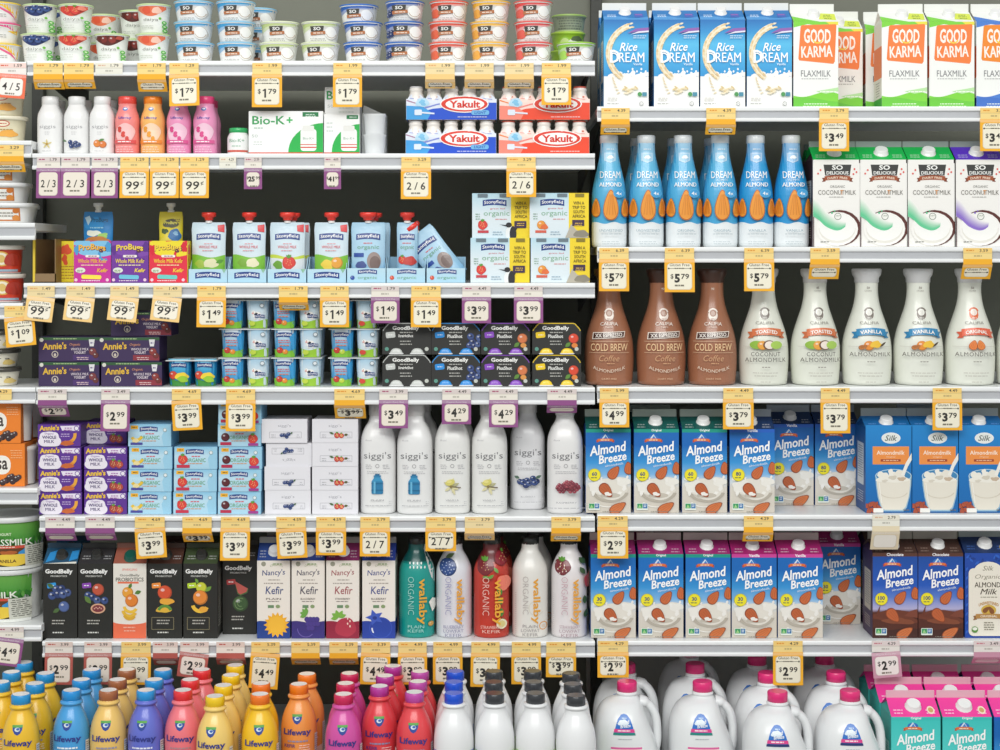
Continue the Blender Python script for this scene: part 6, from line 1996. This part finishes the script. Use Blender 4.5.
# --- middle bay, fourth shelf
b = 25 * S
row('M4', [('annie_plum', 70, 'dark purple yogurt box, bottom of the left stack on the fourth shelf', dict(yf=.016)), ('annie_red', 132.5, 'dark purple yogurt box with red corner, bottom of the right stack'), ('annie_plum', 70, 'dark purple yogurt box, top of the left stack on the fourth shelf', dict(up=b, yf=.017)),
           ('annie_red', 130, 'dark purple yogurt box with red corner, middle of the right stack', dict(up=b)), ('annie_red', 142, 'dark purple yogurt box, topmost and pushed to the right', dict(up=2 * b, yf=.035))], 'yogurt box', 'dark purple yogurt boxes', rz=0)
row('M4', [('pack_mango', 192, 'two joined blue yogurt cups with mango print')], 'yogurt pack', 'joined yogurt cups', rz=0)
b = 29 * S
names = ['left', 'middle', 'right']
for j in range(3):
    for i, (px_, key) in enumerate(((244.5, 'pack_apple'), (297, 'pack_apple'), (354, 'pack_pear'))):
        put(key, px_ + (0, .5, -.4)[j], zs['M4'], YF, 'joined baby yogurt cups with fruit and cow prints, %s layer of the %s stack' % (['bottom', 'middle', 'top'][j], names[i]), 'yogurt pack', 'joined yogurt cups', up=j * b, rz=0)
b = 32 * S
for i, (px_, key, cn) in enumerate(((407, 'shot_white', 'grey'), (456, 'shot_blue', 'blue'), (505.5, 'shot_purple', 'purple'), (556.5, 'shot_yellow', 'yellow'))):
    for j in range(2):
        put(key, px_, zs['M4'], YF, 'black probiotic shot pack with %s trim, %s of its two' % (cn, ['lower', 'upper'][j]), 'drink pack', 'black shot packs', up=j * b, rz=0)

# --- middle bay, fifth shelf
b = 22.7 * S
lev = ['bottom', 'second', 'third', 'top']
for j in range(4):
    put('annie_banana', 61.5 - j * .4, zs['M5'], YF, 'purple yogurt box with banana print, %s of the four in its stack' % (lev[j] if j in (0, 3) else lev[j] + ' from bottom'), 'yogurt box', 'purple yogurt boxes', up=j * b, rz=0)
    put('annie_strawberry', 106.5, zs['M5'], YF + (.05 if j == 3 else 0), 'purple yogurt box with strawberry print, %s of the four in its stack' % (lev[j] if j in (0, 3) else lev[j] + ' from bottom'), 'yogurt box', 'purple yogurt boxes', up=j * b, rz=0)
for key, cn, px_, n in (('bar_banana', 'banana', 151, 4), ('bar_strawberry', 'strawberry', 196, 3), ('bar_cherry', 'cherry', 240.5, 5)):
    for j in range(n):
        q = 'bottom' if j == 0 else 'top' if j == n - 1 else ORD[j] + ' from bottom'
        put(key, px_ + ((j * 7) % 3 - 1) * .5, zs['M5'], YF, 'light blue yogurt box with %s print, %s of its stack' % (cn, q), 'yogurt box', 'light blue yogurt boxes', up=j * b, rz=0)
b = 23.8 * S
for j in range(4):
    put('skyr_box_blueberry', (288.5, 288, 289.5, 285)[j], zs['M5'], YF + .004 + (.004 if j == 2 else 0), ('white yogurt box with small blueberry picture, %s of its stack' if j != 2 else 'white yogurt box turned upside down, %s of the blueberry stack') % (lev[j] if j in (0, 3) else lev[j] + ' from bottom'), 'yogurt box', 'white yogurt boxes', up=j * b + (23.4 * S if j == 2 else 0), rz=0, ry=180 if j == 2 else 0)
    put('skyr_box_strawberry', 335.5, zs['M5'], YF + .004, 'white yogurt box with small strawberry picture, %s of its stack' % (lev[j] if j in (0, 3) else lev[j] + ' from bottom'), 'yogurt box', 'white yogurt boxes', up=j * b, rz=0)
row('M5', [('skyr_plain', 378.5, 'tall white skyr bottle with blue milk can, left one of two'), ('skyr_plain', 415, 'tall white skyr bottle with blue milk can, right one of two', dict(yf=.008)), ('skyr_vanilla', 452.5, 'tall white skyr bottle with vanilla flower, left one of two'), ('skyr_vanilla', 489.5, 'tall white skyr bottle with vanilla flower, right one of two'),
           ('skyr_blueberry', 527.5, 'tall greyish skyr bottle with blueberries, pushed back', dict(yf=.07)), ('skyr_raspberry', 565, 'tall white skyr bottle with red raspberries')], 'skyr bottle', 'tall white skyr bottles')
row('M5', [('skyr_plain', 385, 'tall white skyr bottle behind the left milk can bottle'), ('skyr_plain', 422, 'tall white skyr bottle behind the right milk can bottle'), ('skyr_vanilla', 457, 'tall white skyr bottle behind the left vanilla bottle')], 'skyr bottle', 'tall white skyr bottles', yf=.10)

# --- middle bay, sixth shelf
row('M6', [('gb_blueberry', 61, 'black juice carton with blueberries and a blue tag'), ('gb_pomegranate', 96, 'black juice carton with pomegranate and a violet tag'), ('gb_coral', 130.5, 'cream and coral juice carton with oranges and green cap'), ('gb_mango', 165.5, 'black juice carton with mango and an orange tag'),
           ('gb_tropical', 201, 'black juice carton with tropical fruit and a lime tag'), ('gb_watermelon', 240, 'black juice carton with watermelon, pushed back in shade', dict(yf=.05))], 'juice carton', 'probiotic juice cartons', rz=0)
row('M6', [('gb_tropical', 207, 'black juice carton behind the lime tagged one'), ('gb_blueberry', 70, 'black juice carton behind the blueberry one'), ('gb_mango', 172, 'black juice carton behind the mango one')], 'juice carton', 'probiotic juice cartons', rz=0, yf=.10)
row('M6', [('nancy_plain', 274, 'cream kefir carton with a yellow sun'), ('nancy_blackberry', 308.5, 'cream kefir carton with a purple blackberry'), ('nancy_strawberry', 343, 'cream kefir carton with a dark red strawberry'), ('nancy_blueberry', 379, 'cream kefir carton with a blue blueberry')], 'kefir carton', 'cream kefir cartons', rz=0)
row('M6', [('nancy_plain', 281, 'cream kefir carton behind the yellow sun one'), ('nancy_blackberry', 316, 'cream kefir carton behind the blackberry one')], 'kefir carton', 'cream kefir cartons', rz=0, yf=.10)
row('M6', [('wallaby_teal', 417, 'teal kefir bottle with orange vertical lettering'), ('wallaby_blueberry', 454, 'white kefir bottle with a big blueberry at its shoulder'), ('wallaby_red', 491.5, 'red kefir bottle with strawberry print'), ('wallaby_cream', 530, 'plain cream kefir bottle with orange vertical lettering'), ('wallaby_strawberry', 569, 'white kefir bottle with a dark strawberry at its shoulder')], 'kefir bottle', 'black capped kefir bottles', rz=0)
row('M6', [('wallaby_cream', 535, 'cream kefir bottle behind the plain cream one', dict(yf=.10)), ('wallaby_red', 495, 'red kefir bottle behind the red strawberry one', dict(yf=.10))], 'kefir bottle', 'black capped kefir bottles', rz=0)

# --- right bay
for i, px_ in enumerate((625.5, 676, 722, 769)):
    put('rice', px_, zs['R1'], YF, 'blue and white rice drink carton, %s from left on the top shelf' % ORD[i], 'milk carton', 'rice drink cartons', rz=RND.uniform(-1, 1))
    if i < 3:
        put('rice', px_ - 4, zs['R1'], YF + .105, 'blue and white rice drink carton behind the %s front one' % ORD[i], 'milk carton', 'rice drink cartons', rz=0)
put('karma', 815, zs['R1'], YF, 'white and green flaxmilk carton with orange badge, beside the last rice carton', 'milk carton', 'flaxmilk cartons', rz=0)
put('karma', 840, zs['R1'], .12, 'white and green flaxmilk carton half hidden behind the first flaxmilk carton', 'milk carton', 'flaxmilk cartons', rz=0)
put('karma', 889, zs['R1'], .122, 'white and green flaxmilk carton turned sideways in the gap', 'milk carton', 'flaxmilk cartons', rz=-6)
put('karma', 904.5, zs['R1'], YF, 'white and green flaxmilk carton with orange badge, right of the gap', 'milk carton', 'flaxmilk cartons', rz=-3)
put('karma', 951, zs['R1'], YF, 'white and green flaxmilk carton beside the blue based one', 'milk carton', 'flaxmilk cartons', rz=-1)
put('karma_blue', 998, zs['R1'], YF, 'white flaxmilk carton with blue base, cut by the right picture edge', 'milk carton', 'flaxmilk cartons', rz=-1)
for i, (px_, key, wd) in enumerate(((609, 'dream_unsweetened', 'pale blue almond drink bottle'), (646, 'dream_unsweetened', 'pale blue almond drink bottle'), (683, 'dream_original', 'light blue almond drink bottle'), (720, 'dream_original', 'light blue almond drink bottle'), (755.5, 'dream_vanilla', 'deep blue almond drink bottle'), (791, 'dream_vanilla', 'deep blue almond drink bottle'))):
    put(key, px_, zs['R2'], YF + .001 * (i % 2), '%s with orange almonds, %s from left' % (wd, ORD[i]), 'drink bottle', 'almond drink bottles', rz=RND.uniform(-4, 4))
    if i in (1, 2, 3):
        put(key, px_ - 7, zs['R2'], .105, '%s behind the %s front bottle' % (wd, ORD[i]), 'drink bottle', 'almond drink bottles')
for i, px_ in enumerate((835.5, 882.5, 930)):
    put('coconut_green', px_, zs['R2'], YF, 'white coconut milk carton with green roof, %s from left' % ORD[i], 'milk carton', 'coconut milk cartons', rz=0)
put('coconut_purple', 978, zs['R2'], YF, 'white coconut milk carton with purple roof', 'milk carton', 'coconut milk cartons', rz=0)
for i, px_ in enumerate((830, 876)):
    put('coconut_green', px_, zs['R2'], .115, 'white coconut milk carton behind the %s green roofed one' % ORD[i], 'milk carton', 'coconut milk cartons', rz=0)
for i, (px_, key, lab) in enumerate(((609, 'carafe_brown', 'brown cold brew carafe bottle, first from left'), (661, 'carafe_brown', 'brown cold brew carafe bottle, second from left'), (712, 'carafe_brown', 'brown cold brew carafe bottle, third from left, by the white ones'),
                                     (763.5, 'carafe_coconut', 'white carafe bottle with coconut picture, beside the brown bottles'), (815, 'carafe_coconut', 'white carafe bottle with coconut picture, beside the vanilla ones'), (866.5, 'carafe_vanilla', 'white carafe bottle with blue ribbon, left one of two'),
                                     (918, 'carafe_vanilla', 'white carafe bottle with blue ribbon, right one of two'), (969.5, 'carafe_almond', 'white carafe bottle with a red ribbon and almonds'), (1021, 'carafe_almond', 'white carafe bottle cut off by the right picture edge'))):
    put(key, px_, zs['R3'], YF, lab, 'carafe bottle', 'carafe bottles', rz=RND.uniform(-5, 5) if i != 1 else 4)
row('R3', [('carafe_brown', 655, 'brown carafe bottle behind the second brown one'), ('carafe_brown', 705, 'brown carafe bottle behind the third brown one')], 'carafe bottle', 'carafe bottles', yf=.125) if False else None
row('R4', [('ab60_original', 608, 'blue almond milk carton with dark green roof, first from left'), ('ab60_original', 656, 'blue almond milk carton with dark green roof, second from left'), ('ab60_original', 704, 'blue almond milk carton with dark green roof, third from left'), ('ab80_vanilla', 751.5, 'blue almond milk carton with navy roof, at the shelf front'),
           ('ab80_vanilla', 791, 'blue almond milk carton with navy roof, pushed back, left of two', dict(yf=.115)), ('ab80_vanilla', 836, 'blue almond milk carton with navy roof, pushed back, right of two', dict(yf=.115)),
           ('silk', 887.5, 'blue almond milk carton with orange panel and glass, first from left'), ('silk', 934, 'blue almond milk carton with orange panel and glass, second from left'), ('silk', 980.5, 'blue almond milk carton with orange panel and glass, third from left')], 'milk carton', 'blue almond milk cartons', rz=0)
row('R4', [('ab60_original', 650, 'blue almond milk carton behind the second dark green roofed one'), ('silk', 923, 'blue carton with orange panel behind the second of its kind')], 'milk carton', 'blue almond milk cartons', rz=0, yf=.115)
row('R5', [('ab30_original', 613, 'blue almond milk carton with magenta roof, first from left'), ('ab30_original', 660.5, 'blue almond milk carton with magenta roof, second from left'), ('ab30_original', 707.5, 'blue almond milk carton with magenta roof, third from left'), ('ab30_vanilla', 753.5, 'blue almond milk carton with magenta roof, fourth from left'), ('ab30_vanilla', 799.5, 'blue almond milk carton with magenta roof, fifth from left'),
           ('ab30_vanilla', 838, 'blue almond milk carton with magenta roof, pushed back in shade', dict(yf=.14)), ('ab100_chocolate', 894, 'chocolate almond milk carton with brown roof, left one of two'), ('ab100_chocolate', 939.5, 'chocolate almond milk carton with brown roof, right one of two'), ('silk_organic', 986.5, 'dark blue organic almond milk carton with cream label')], 'milk carton', 'almond milk cartons on the fifth shelf', rz=0)
row('R5', [('ab30_original', 650, 'blue almond milk carton behind the second magenta roofed one'), ('ab100_chocolate', 887, 'chocolate almond milk carton behind the left chocolate one')], 'milk carton', 'almond milk cartons on the fifth shelf', rz=0, yf=.115)

# --- left bay
row('L2', [('cream_tub', 5, 'cream yogurt tub, lower of the pair under the orange tag'), ('cream_tub', 3, 'cream yogurt tub, upper of the pair under the orange tag', dict(up=26.4 * S))], 'yogurt tub', 'cream yogurt tubs', rz=10)
row('L3', [('white_tub', 11, 'white cheese tub with orange label, bottom of three'), ('white_tub', 13, 'white cheese tub in shade behind the bottom one of three', dict(yf=.125)), ('white_tub', 5, 'white cheese tub with orange label, middle of three', dict(up=20.4 * S)), ('white_tub', 3, 'white cheese tub with orange label, top of three', dict(up=40.8 * S))], 'tub', 'white cheese tubs', rz=3)
row('L4', [('red_tub', 2, 'red yogurt tub with gold disc, lower of two'), ('red_tub', 1, 'red yogurt tub with gold disc, upper of two', dict(up=28.9 * S))], 'yogurt tub', 'red yogurt tubs', rz=-8)
row('L5', [('vanilla_tub', 0, 'cream yogurt tub with dark lid, bottom of three'), ('vanilla_tub', -1, 'cream yogurt tub with dark lid, middle of three', dict(up=18.6 * S)), ('vanilla_tub', -1, 'cream yogurt tub with dark lid, top of three', dict(up=37.2 * S))], 'yogurt tub', 'dark lidded tubs', rz=0)
row('L6', [('noosa', -1, 'orange yogurt box with dark berries, lower of two'), ('noosa', -5, 'orange yogurt box with dark berries, upper of two', dict(up=43.4 * S))], 'yogurt box', 'orange yogurt boxes', rz=0)
row('L7', [('grass_tub', 11, 'big green yogurt tub with white lid, lower of two', dict(rz=-24)), ('grass_tub', 12, 'big green yogurt tub with white lid, upper of two', dict(up=52.6 * S))], 'yogurt tub', 'green yogurt tubs', rz=0)

# --- bottom shelf: bottles in files running to the back
LOOSE = []
def file_(key, cap_h, pxs, y0, label, cat, group, step, first_y=None, deck=None):
    deck = DECKB if key.startswith('kefir') else DECKZ
    cap_h *= .96 if key.startswith('kefir') else 1
    ztop = deck + cap_h * S
    yc = (ZC - ztop) * F / (y0 - YH) - D if first_y is None else first_y
    for k, px_ in enumerate(pxs):
        o_ = 'at the front' if k == 0 else ['', 'second', 'third', 'fourth', 'fifth'][k] + ' from the front'
        y = yc + k * step
        root = PROTO[key]
        o = root if key not in USED else dup(root)
        USED.add(key)
        o.location = (X(px_, y), y, deck + .0004)
        o.rotation_euler = (0, 0, math.radians(RND.uniform(-5, 5) if key.startswith('kefir') else -15 if key.startswith('jug') and k else 0))
        tag(o, label.replace('@', o_), cat, group)
        LOOSE.append((o, DEPTH[key] * (.96 * .965 if key.startswith('kefir') else 1)))
st = .0785
KB, KG = 'kefir bottle', 'kefir bottles on the bottom shelf'
file_('kefir_yellow_blue', 112, (2, 12, 24), 682, 'yellow kefir bottle with blue cap, left picture edge, @', KB, KG, st)
file_('kefir_yellow_blue', 112, (21, 34, 45), 694, 'yellow kefir bottle with blue cap, file beside the blue bottles, @', KB, KG, st)
file_('kefir_blue', 112, (72, 82, 92), 690, 'sky blue kefir bottle with blue cap, @', KB, KG, st)
file_('kefir_tan', 112, (108, 117, 126.5), 690, 'tan kefir bottle with brown cap, @', KB, KG, st)
file_('kefir_purple', 112, (147, 154.5, 163), 690, 'violet kefir bottle with blue cap, @', KB, KG, st)
file_('kefir_rose', 112, (182, 190, 202), 690, 'pink kefir bottle with red cap, @', KB, KG, st)
file_('kefir_cream', 112, (215, 223.5, 231, 235), 696, 'pale yellow kefir bottle with yellow cap, @', KB, KG, st)
file_('kefir_yellow_orange', 112, (260, 261), 694, 'yellow kefir bottle with orange cap, @', KB, KG, st)
file_('kefir_orange', 112, (299, 307), 684, 'orange kefir bottle with orange cap, @', KB, KG, st)
file_('kefir_magenta', 112, (343.5, 346, 349.5), 694, 'magenta kefir bottle with crimson cap, @', KB, KG, st)
file_('kefir_red_violet', 112, (379, 385, 393), 686, 'red kefir bottle with violet cap, @', KB, KG, st)
file_('kefir_red_pink', 112, (414.5, 418, 420.5), 692, 'red kefir bottle with pink cap, @', KB, KG, st)
file_('kefir_white_blue', 115, (455.5, 456.5, 457.5), 693, 'white kefir bottle with bright blue cap, @', KB, KG, .083)
file_('kefir_white_black', 115, (495, 494.5, 496), 693, 'white kefir bottle with black cap, left file, @', KB, KG, .083)
file_('kefir_white_black', 115, (535, 532, 531), 693, 'white kefir bottle with black cap, middle file, @', KB, KG, .083)
file_('kefir_white_black', 115, (574.5, 571, 568), 695, 'white kefir bottle with black cap, right file, @', KB, KG, .083)
# bottles stand shoulder to shoulder: nudge any two that would share the same floor
for _ in range(250):
    for i in range(len(LOOSE)):
        for j in range(i):
            (a, da), (b_, db) = LOOSE[i], LOOSE[j]
            dx, dy = a.location.x - b_.location.x, a.location.y - b_.location.y
            gap = (da + db) / 2 + .0016 - math.hypot(dx, dy)
            if gap > 0:
                l = math.hypot(dx, dy)
                ux, uy = dx / l * gap / 2, dy / l * gap / 2
                a.location.x += ux
                a.location.y += uy
                b_.location.x -= ux
                b_.location.y -= uy
JG = 'milk jugs on the bottom shelf'
file_('jug_teal', 116.6, (627, 626), 681, 'white handled milk jug with pink cap, leftmost file, @', 'milk jug', JG, .146)
file_('jug_teal', 116.6, (702.5, 695, 689), 681, 'white handled milk jug with pink cap, second file, @', 'milk jug', JG, .146)
file_('jug_navy', 116.6, (777.5, 767.5, 757), 691, 'white handled milk jug with pink cap, third file, @', 'milk jug', JG, .146)
file_('jug_navy', 116.6, (850, 836, 824.5), 690, 'white handled milk jug with pink cap, fourth file, @', 'milk jug', JG, .146)
CG = 'pink roofed cartons'
for i, (pxs, key, nm) in enumerate((((910, 898, 886.5), 'ab_teal', 'left file'), ((960.5, 947, 934.5), 'ab_teal', 'second file'), ((1011.5, 997, 984), 'ab_blue_pink', 'right edge file'))):
    file_(key, 92, pxs, 710.5, '%s almond milk carton with pink roof, %s, @' % ('teal' if key == 'ab_teal' else 'blue', nm), 'milk carton', CG, .104)
# ------------------------------------------------------------------ price tags, rail by rail
# (left, right, top of strip, bottom of card, colour, wording, small strip figure[, tilt, roll])
TAGS = {
 'M1': [(33, 63, 63, 87, 'yellow', None, '1.79', 40), (63.5, 94, 63, 84, 'yellow', None, '1.79', 44), (95, 123, 63, 70, 'white', None, '1.79'), (137, 166, 63, 89, 'yellow', None, '1.79', 36), (169, 199, 63, 106, 'yellow', '$1.79', '1.29', -6, -2),
        (252, 282, 63, 107, 'yellow', '$1.79', '1.99'), (333, 362, 63, 107, 'yellow', '$1.79', '1.99'), (425, 455, 63, 81, 'pale', None, '1.99'), (464.5, 494, 63, 81, 'pale', None, '1.99'), (504.5, 534, 63, 81, 'pale', None, '1.99'), (541.5, 571, 63, 105, 'yellow', '$1.79', '1.99', -5)],
 'M2': [(36.5, 60.5, 157, 198, 'purple', '2/3', '1.79', -3), (61, 90, 157, 198, 'purple', '2/3', '1.79', -5), (91.5, 118, 157, 198, 'purple', '2/3', '1.79', -2), (120, 149, 157, 198, 'yellow', '99¢', '1.29'), (150, 179, 157, 198, 'yellow', '99¢', '1.29'), (180, 209, 157, 198, 'yellow', '99¢', '1.29'),
        (219, 236.5, 157, 167, 'white', None, '4.29'), (244, 262, 157, 189, 'purple', '$25.99', '27.99', 0), (324, 341, 157, 189, 'purple', '$41.99', '44.99', 0), (401, 431, 157, 199, 'yellow', '2/6', '3.29'), (506.5, 536, 157, 197, 'yellow', '2/6', '3.29', -3)],
 'M3': [(27, 55, 286, 321, 'pale', '99¢', '1.49', -7, 6), (66, 95, 286, 321, 'pale', '99¢', '1.49', -7, 6), (110, 139, 286, 321, 'pale', '99¢', '1.49', -7, 6), (153, 182, 286, 321, 'pale', '99¢', '1.49', -7, 6), (197, 226, 286, 327, 'yellow', '$1.49', '1.79'),
        (278.5, 308, 286, 300, 'yellow', None, '1.79'), (320, 349, 286, 327, 'yellow', '$1.49', '1.79'), (371, 399.5, 286, 323, 'purple', '$1.49', '1.79'), (411, 441, 286, 327, 'yellow', '$1.49', '1.79'), (462, 491, 286, 323, 'purple', '$3.99', '4.49'), (514, 543, 286, 323, 'purple', '$3.99', '4.49')],
 'M4': [(37.5, 67, 389, 417, 'purple', '$2.99', '3.49', 44), (101, 130, 389, 431, 'purple', '$2.99', '3.49'), (171.5, 201, 389, 430, 'yellow', '$3.99', '4.69', 0, -3), (226, 255.5, 389, 431, 'yellow', '$3.99', '4.69'), (334, 365, 389, 419, 'yellow', '$3.99', '4.69', 44), (379, 408, 389, 428, 'purple', '$3.49', '3.99'),
        (442, 471, 389, 424, 'purple', '$4.29', '4.49'), (489, 518, 389, 427, 'purple', '$4.29', '4.49'), (547, 577, 389, 408, 'purple', None, '4.49')],
 'M5': [(45, 75, 517, 541, 'purple', '$3.99', '4.49', 44), (85, 115, 517, 539, 'purple', '$3.99', '4.49', 46), (134.5, 165, 517, 558, 'yellow', '$3.99', '4.69', 0, -4), (182, 212, 517, 543, 'yellow', '$3.99', '4.69', 44), (220.5, 250, 517, 560, 'yellow', '$3.99', '4.69'), (276, 306, 517, 558, 'yellow', '$3.99', '4.59', 0, -3), (316, 346, 517, 555, 'yellow', '$3.99', '4.59'),
        (360, 390, 517, 556, 'yellow', '2/7', '3.79'), (425.5, 456, 517, 551, 'yellow', '2/7', '3.79', 0), (464.5, 494.5, 517, 537, 'pale', None, '3.79'), (551, 581, 517, 539, 'yellow', None, '3.79', 40)],
 'M6': [(45, 73, 642, 684, 'red', '$2.99', '3.99'), (84, 112, 642, 684, 'red', '$2.99', '3.99'), (121, 151, 642, 684, 'yellow', '$3.99', '3.99'), (152.5, 178, 642, 664, 'red', '$2.99', '3.99', 44), (180, 209, 642, 677, 'red', '$2.99', '3.99', -6, 7), (216, 245, 642, 664, 'red', '$2.99', '3.99', 46), (251, 280, 642, 688, 'yellow', '$4.49', '5.39', -3, 4),
        (291, 320, 642, 660, 'yellow', None, '5.39'), (329, 358, 642, 658, 'yellow', None, '5.39'), (361, 390.5, 642, 684, 'yellow', '$4.49', '5.39', -3, 2), (398, 427, 642, 684, 'yellow', '$3.99', '4.99'), (433, 462.5, 642, 684, 'yellow', '$3.99', '4.99', 0), (471, 500, 642, 686, 'yellow', '$3.99', '4.99', -5, 1), (511.5, 541, 642, 684, 'yellow', '$3.99', '4.99', 0), (546, 576, 642, 677, 'yellow', '$3.99', '4.99', 0)],
 'R1': [(601, 630, 108, 132, 'yellow', None, '4.39', 36), (706, 736, 108, 132, 'yellow', None, '4.39', 36), (819, 849, 108, 151, 'yellow', '$3.49', '3.79'), (980, 1009, 108, 151, 'yellow', '$3.49', '3.79')],
 'R2': [(599, 629, 248, 291, 'yellow', '$5.79', '6.39'), (664.5, 694.5, 248, 292, 'yellow', '$5.79', '6.39'), (744, 774, 248, 291, 'yellow', '$5.79', '6.39'), (810, 840, 248, 276, 'yellow', None, '3.59', 30), (963, 992.5, 248, 276, 'yellow', None, '3.59', 30)],
 'R3': [(599.5, 629, 388, 427, 'yellow', '$4.99', '5.99'), (723, 753.5, 388, 429, 'yellow', '$3.79', '4.49'), (820.5, 850, 388, 433, 'yellow', '$3.79', '4.49'), (932.5, 962, 388, 430, 'yellow', '$3.79', '4.49')],
 'R4': [(597.5, 628, 516, 558, 'yellow', '$2.99', '4.29'), (743.5, 773.5, 516, 541, 'yellow', None, '4.29', 36), (872, 900, 515, 546, 'white', None, '2.79', 24)],
 'R5': [(597.5, 628.5, 641, 677, 'yellow', '$2.99', '4.29'), (773, 803, 641, 685, 'yellow', '$2.99', '4.29'), (871.5, 900, 641, 677, 'pink', '$2.99', '4.29', -4, -4), (973.5, 1003, 641, 658, 'pink', None, '3.49')],
 'L1': [(-2, 26.5, 63, 98, 'orange', '4/5', '1.59', -4, 4)],
 'L2': [(-8, 24, 145, 168, 'yellow', None, '3.29', 30)],
 'L4': [(4, 34, 306, 346, 'yellow', '$1.09', '1.59', -4, -6)],
 'L5': [(-17, 12, 389, 402, 'yellow', None, '4.29')],
 'L7': [(-6, 24, 627, 665, 'purple', '$4.49', '4.99', -5, 7)],
}
COLN = {'yellow': 'yellow', 'purple': 'purple framed', 'pale': 'pale yellow', 'red': 'dark red framed', 'pink': 'dusty pink', 'orange': 'orange red framed', 'white': 'plain white'}
for rail, lst in TAGS.items():
    n = int(rail[1]) - 1
    bay = {'M': 'middle', 'R': 'right', 'L': 'left'}[rail[0]]
    ys_rail = None
    for i, tg in enumerate(lst):
        x0, x1, ys, yb, stl, txt, strip = tg[:7]
        tilt = tg[7] if len(tg) > 7 else None
        roll = tg[8] if len(tg) > 8 else 0.0
        where = '%s from left, %s %s shelf' % (ORD[i], NM[n], bay) if len(lst) > 1 else 'on the %s %s shelf' % (NM[n], bay)
        what = ('price tag reading %s' % txt) if txt else ('shelf strip without card' if yb - ys < 14 else 'short folded price tag')
        price_tag(x0, x1, ys, yb, stl, txt, '%s %s, %s' % (COLN[stl], what, where), strip, tilt, roll)

for key in set(PROTO) - USED:
    r = PROTO[key]
    for ch in list(r.children):
        bpy.data.objects.remove(ch)
    bpy.data.objects.remove(r)
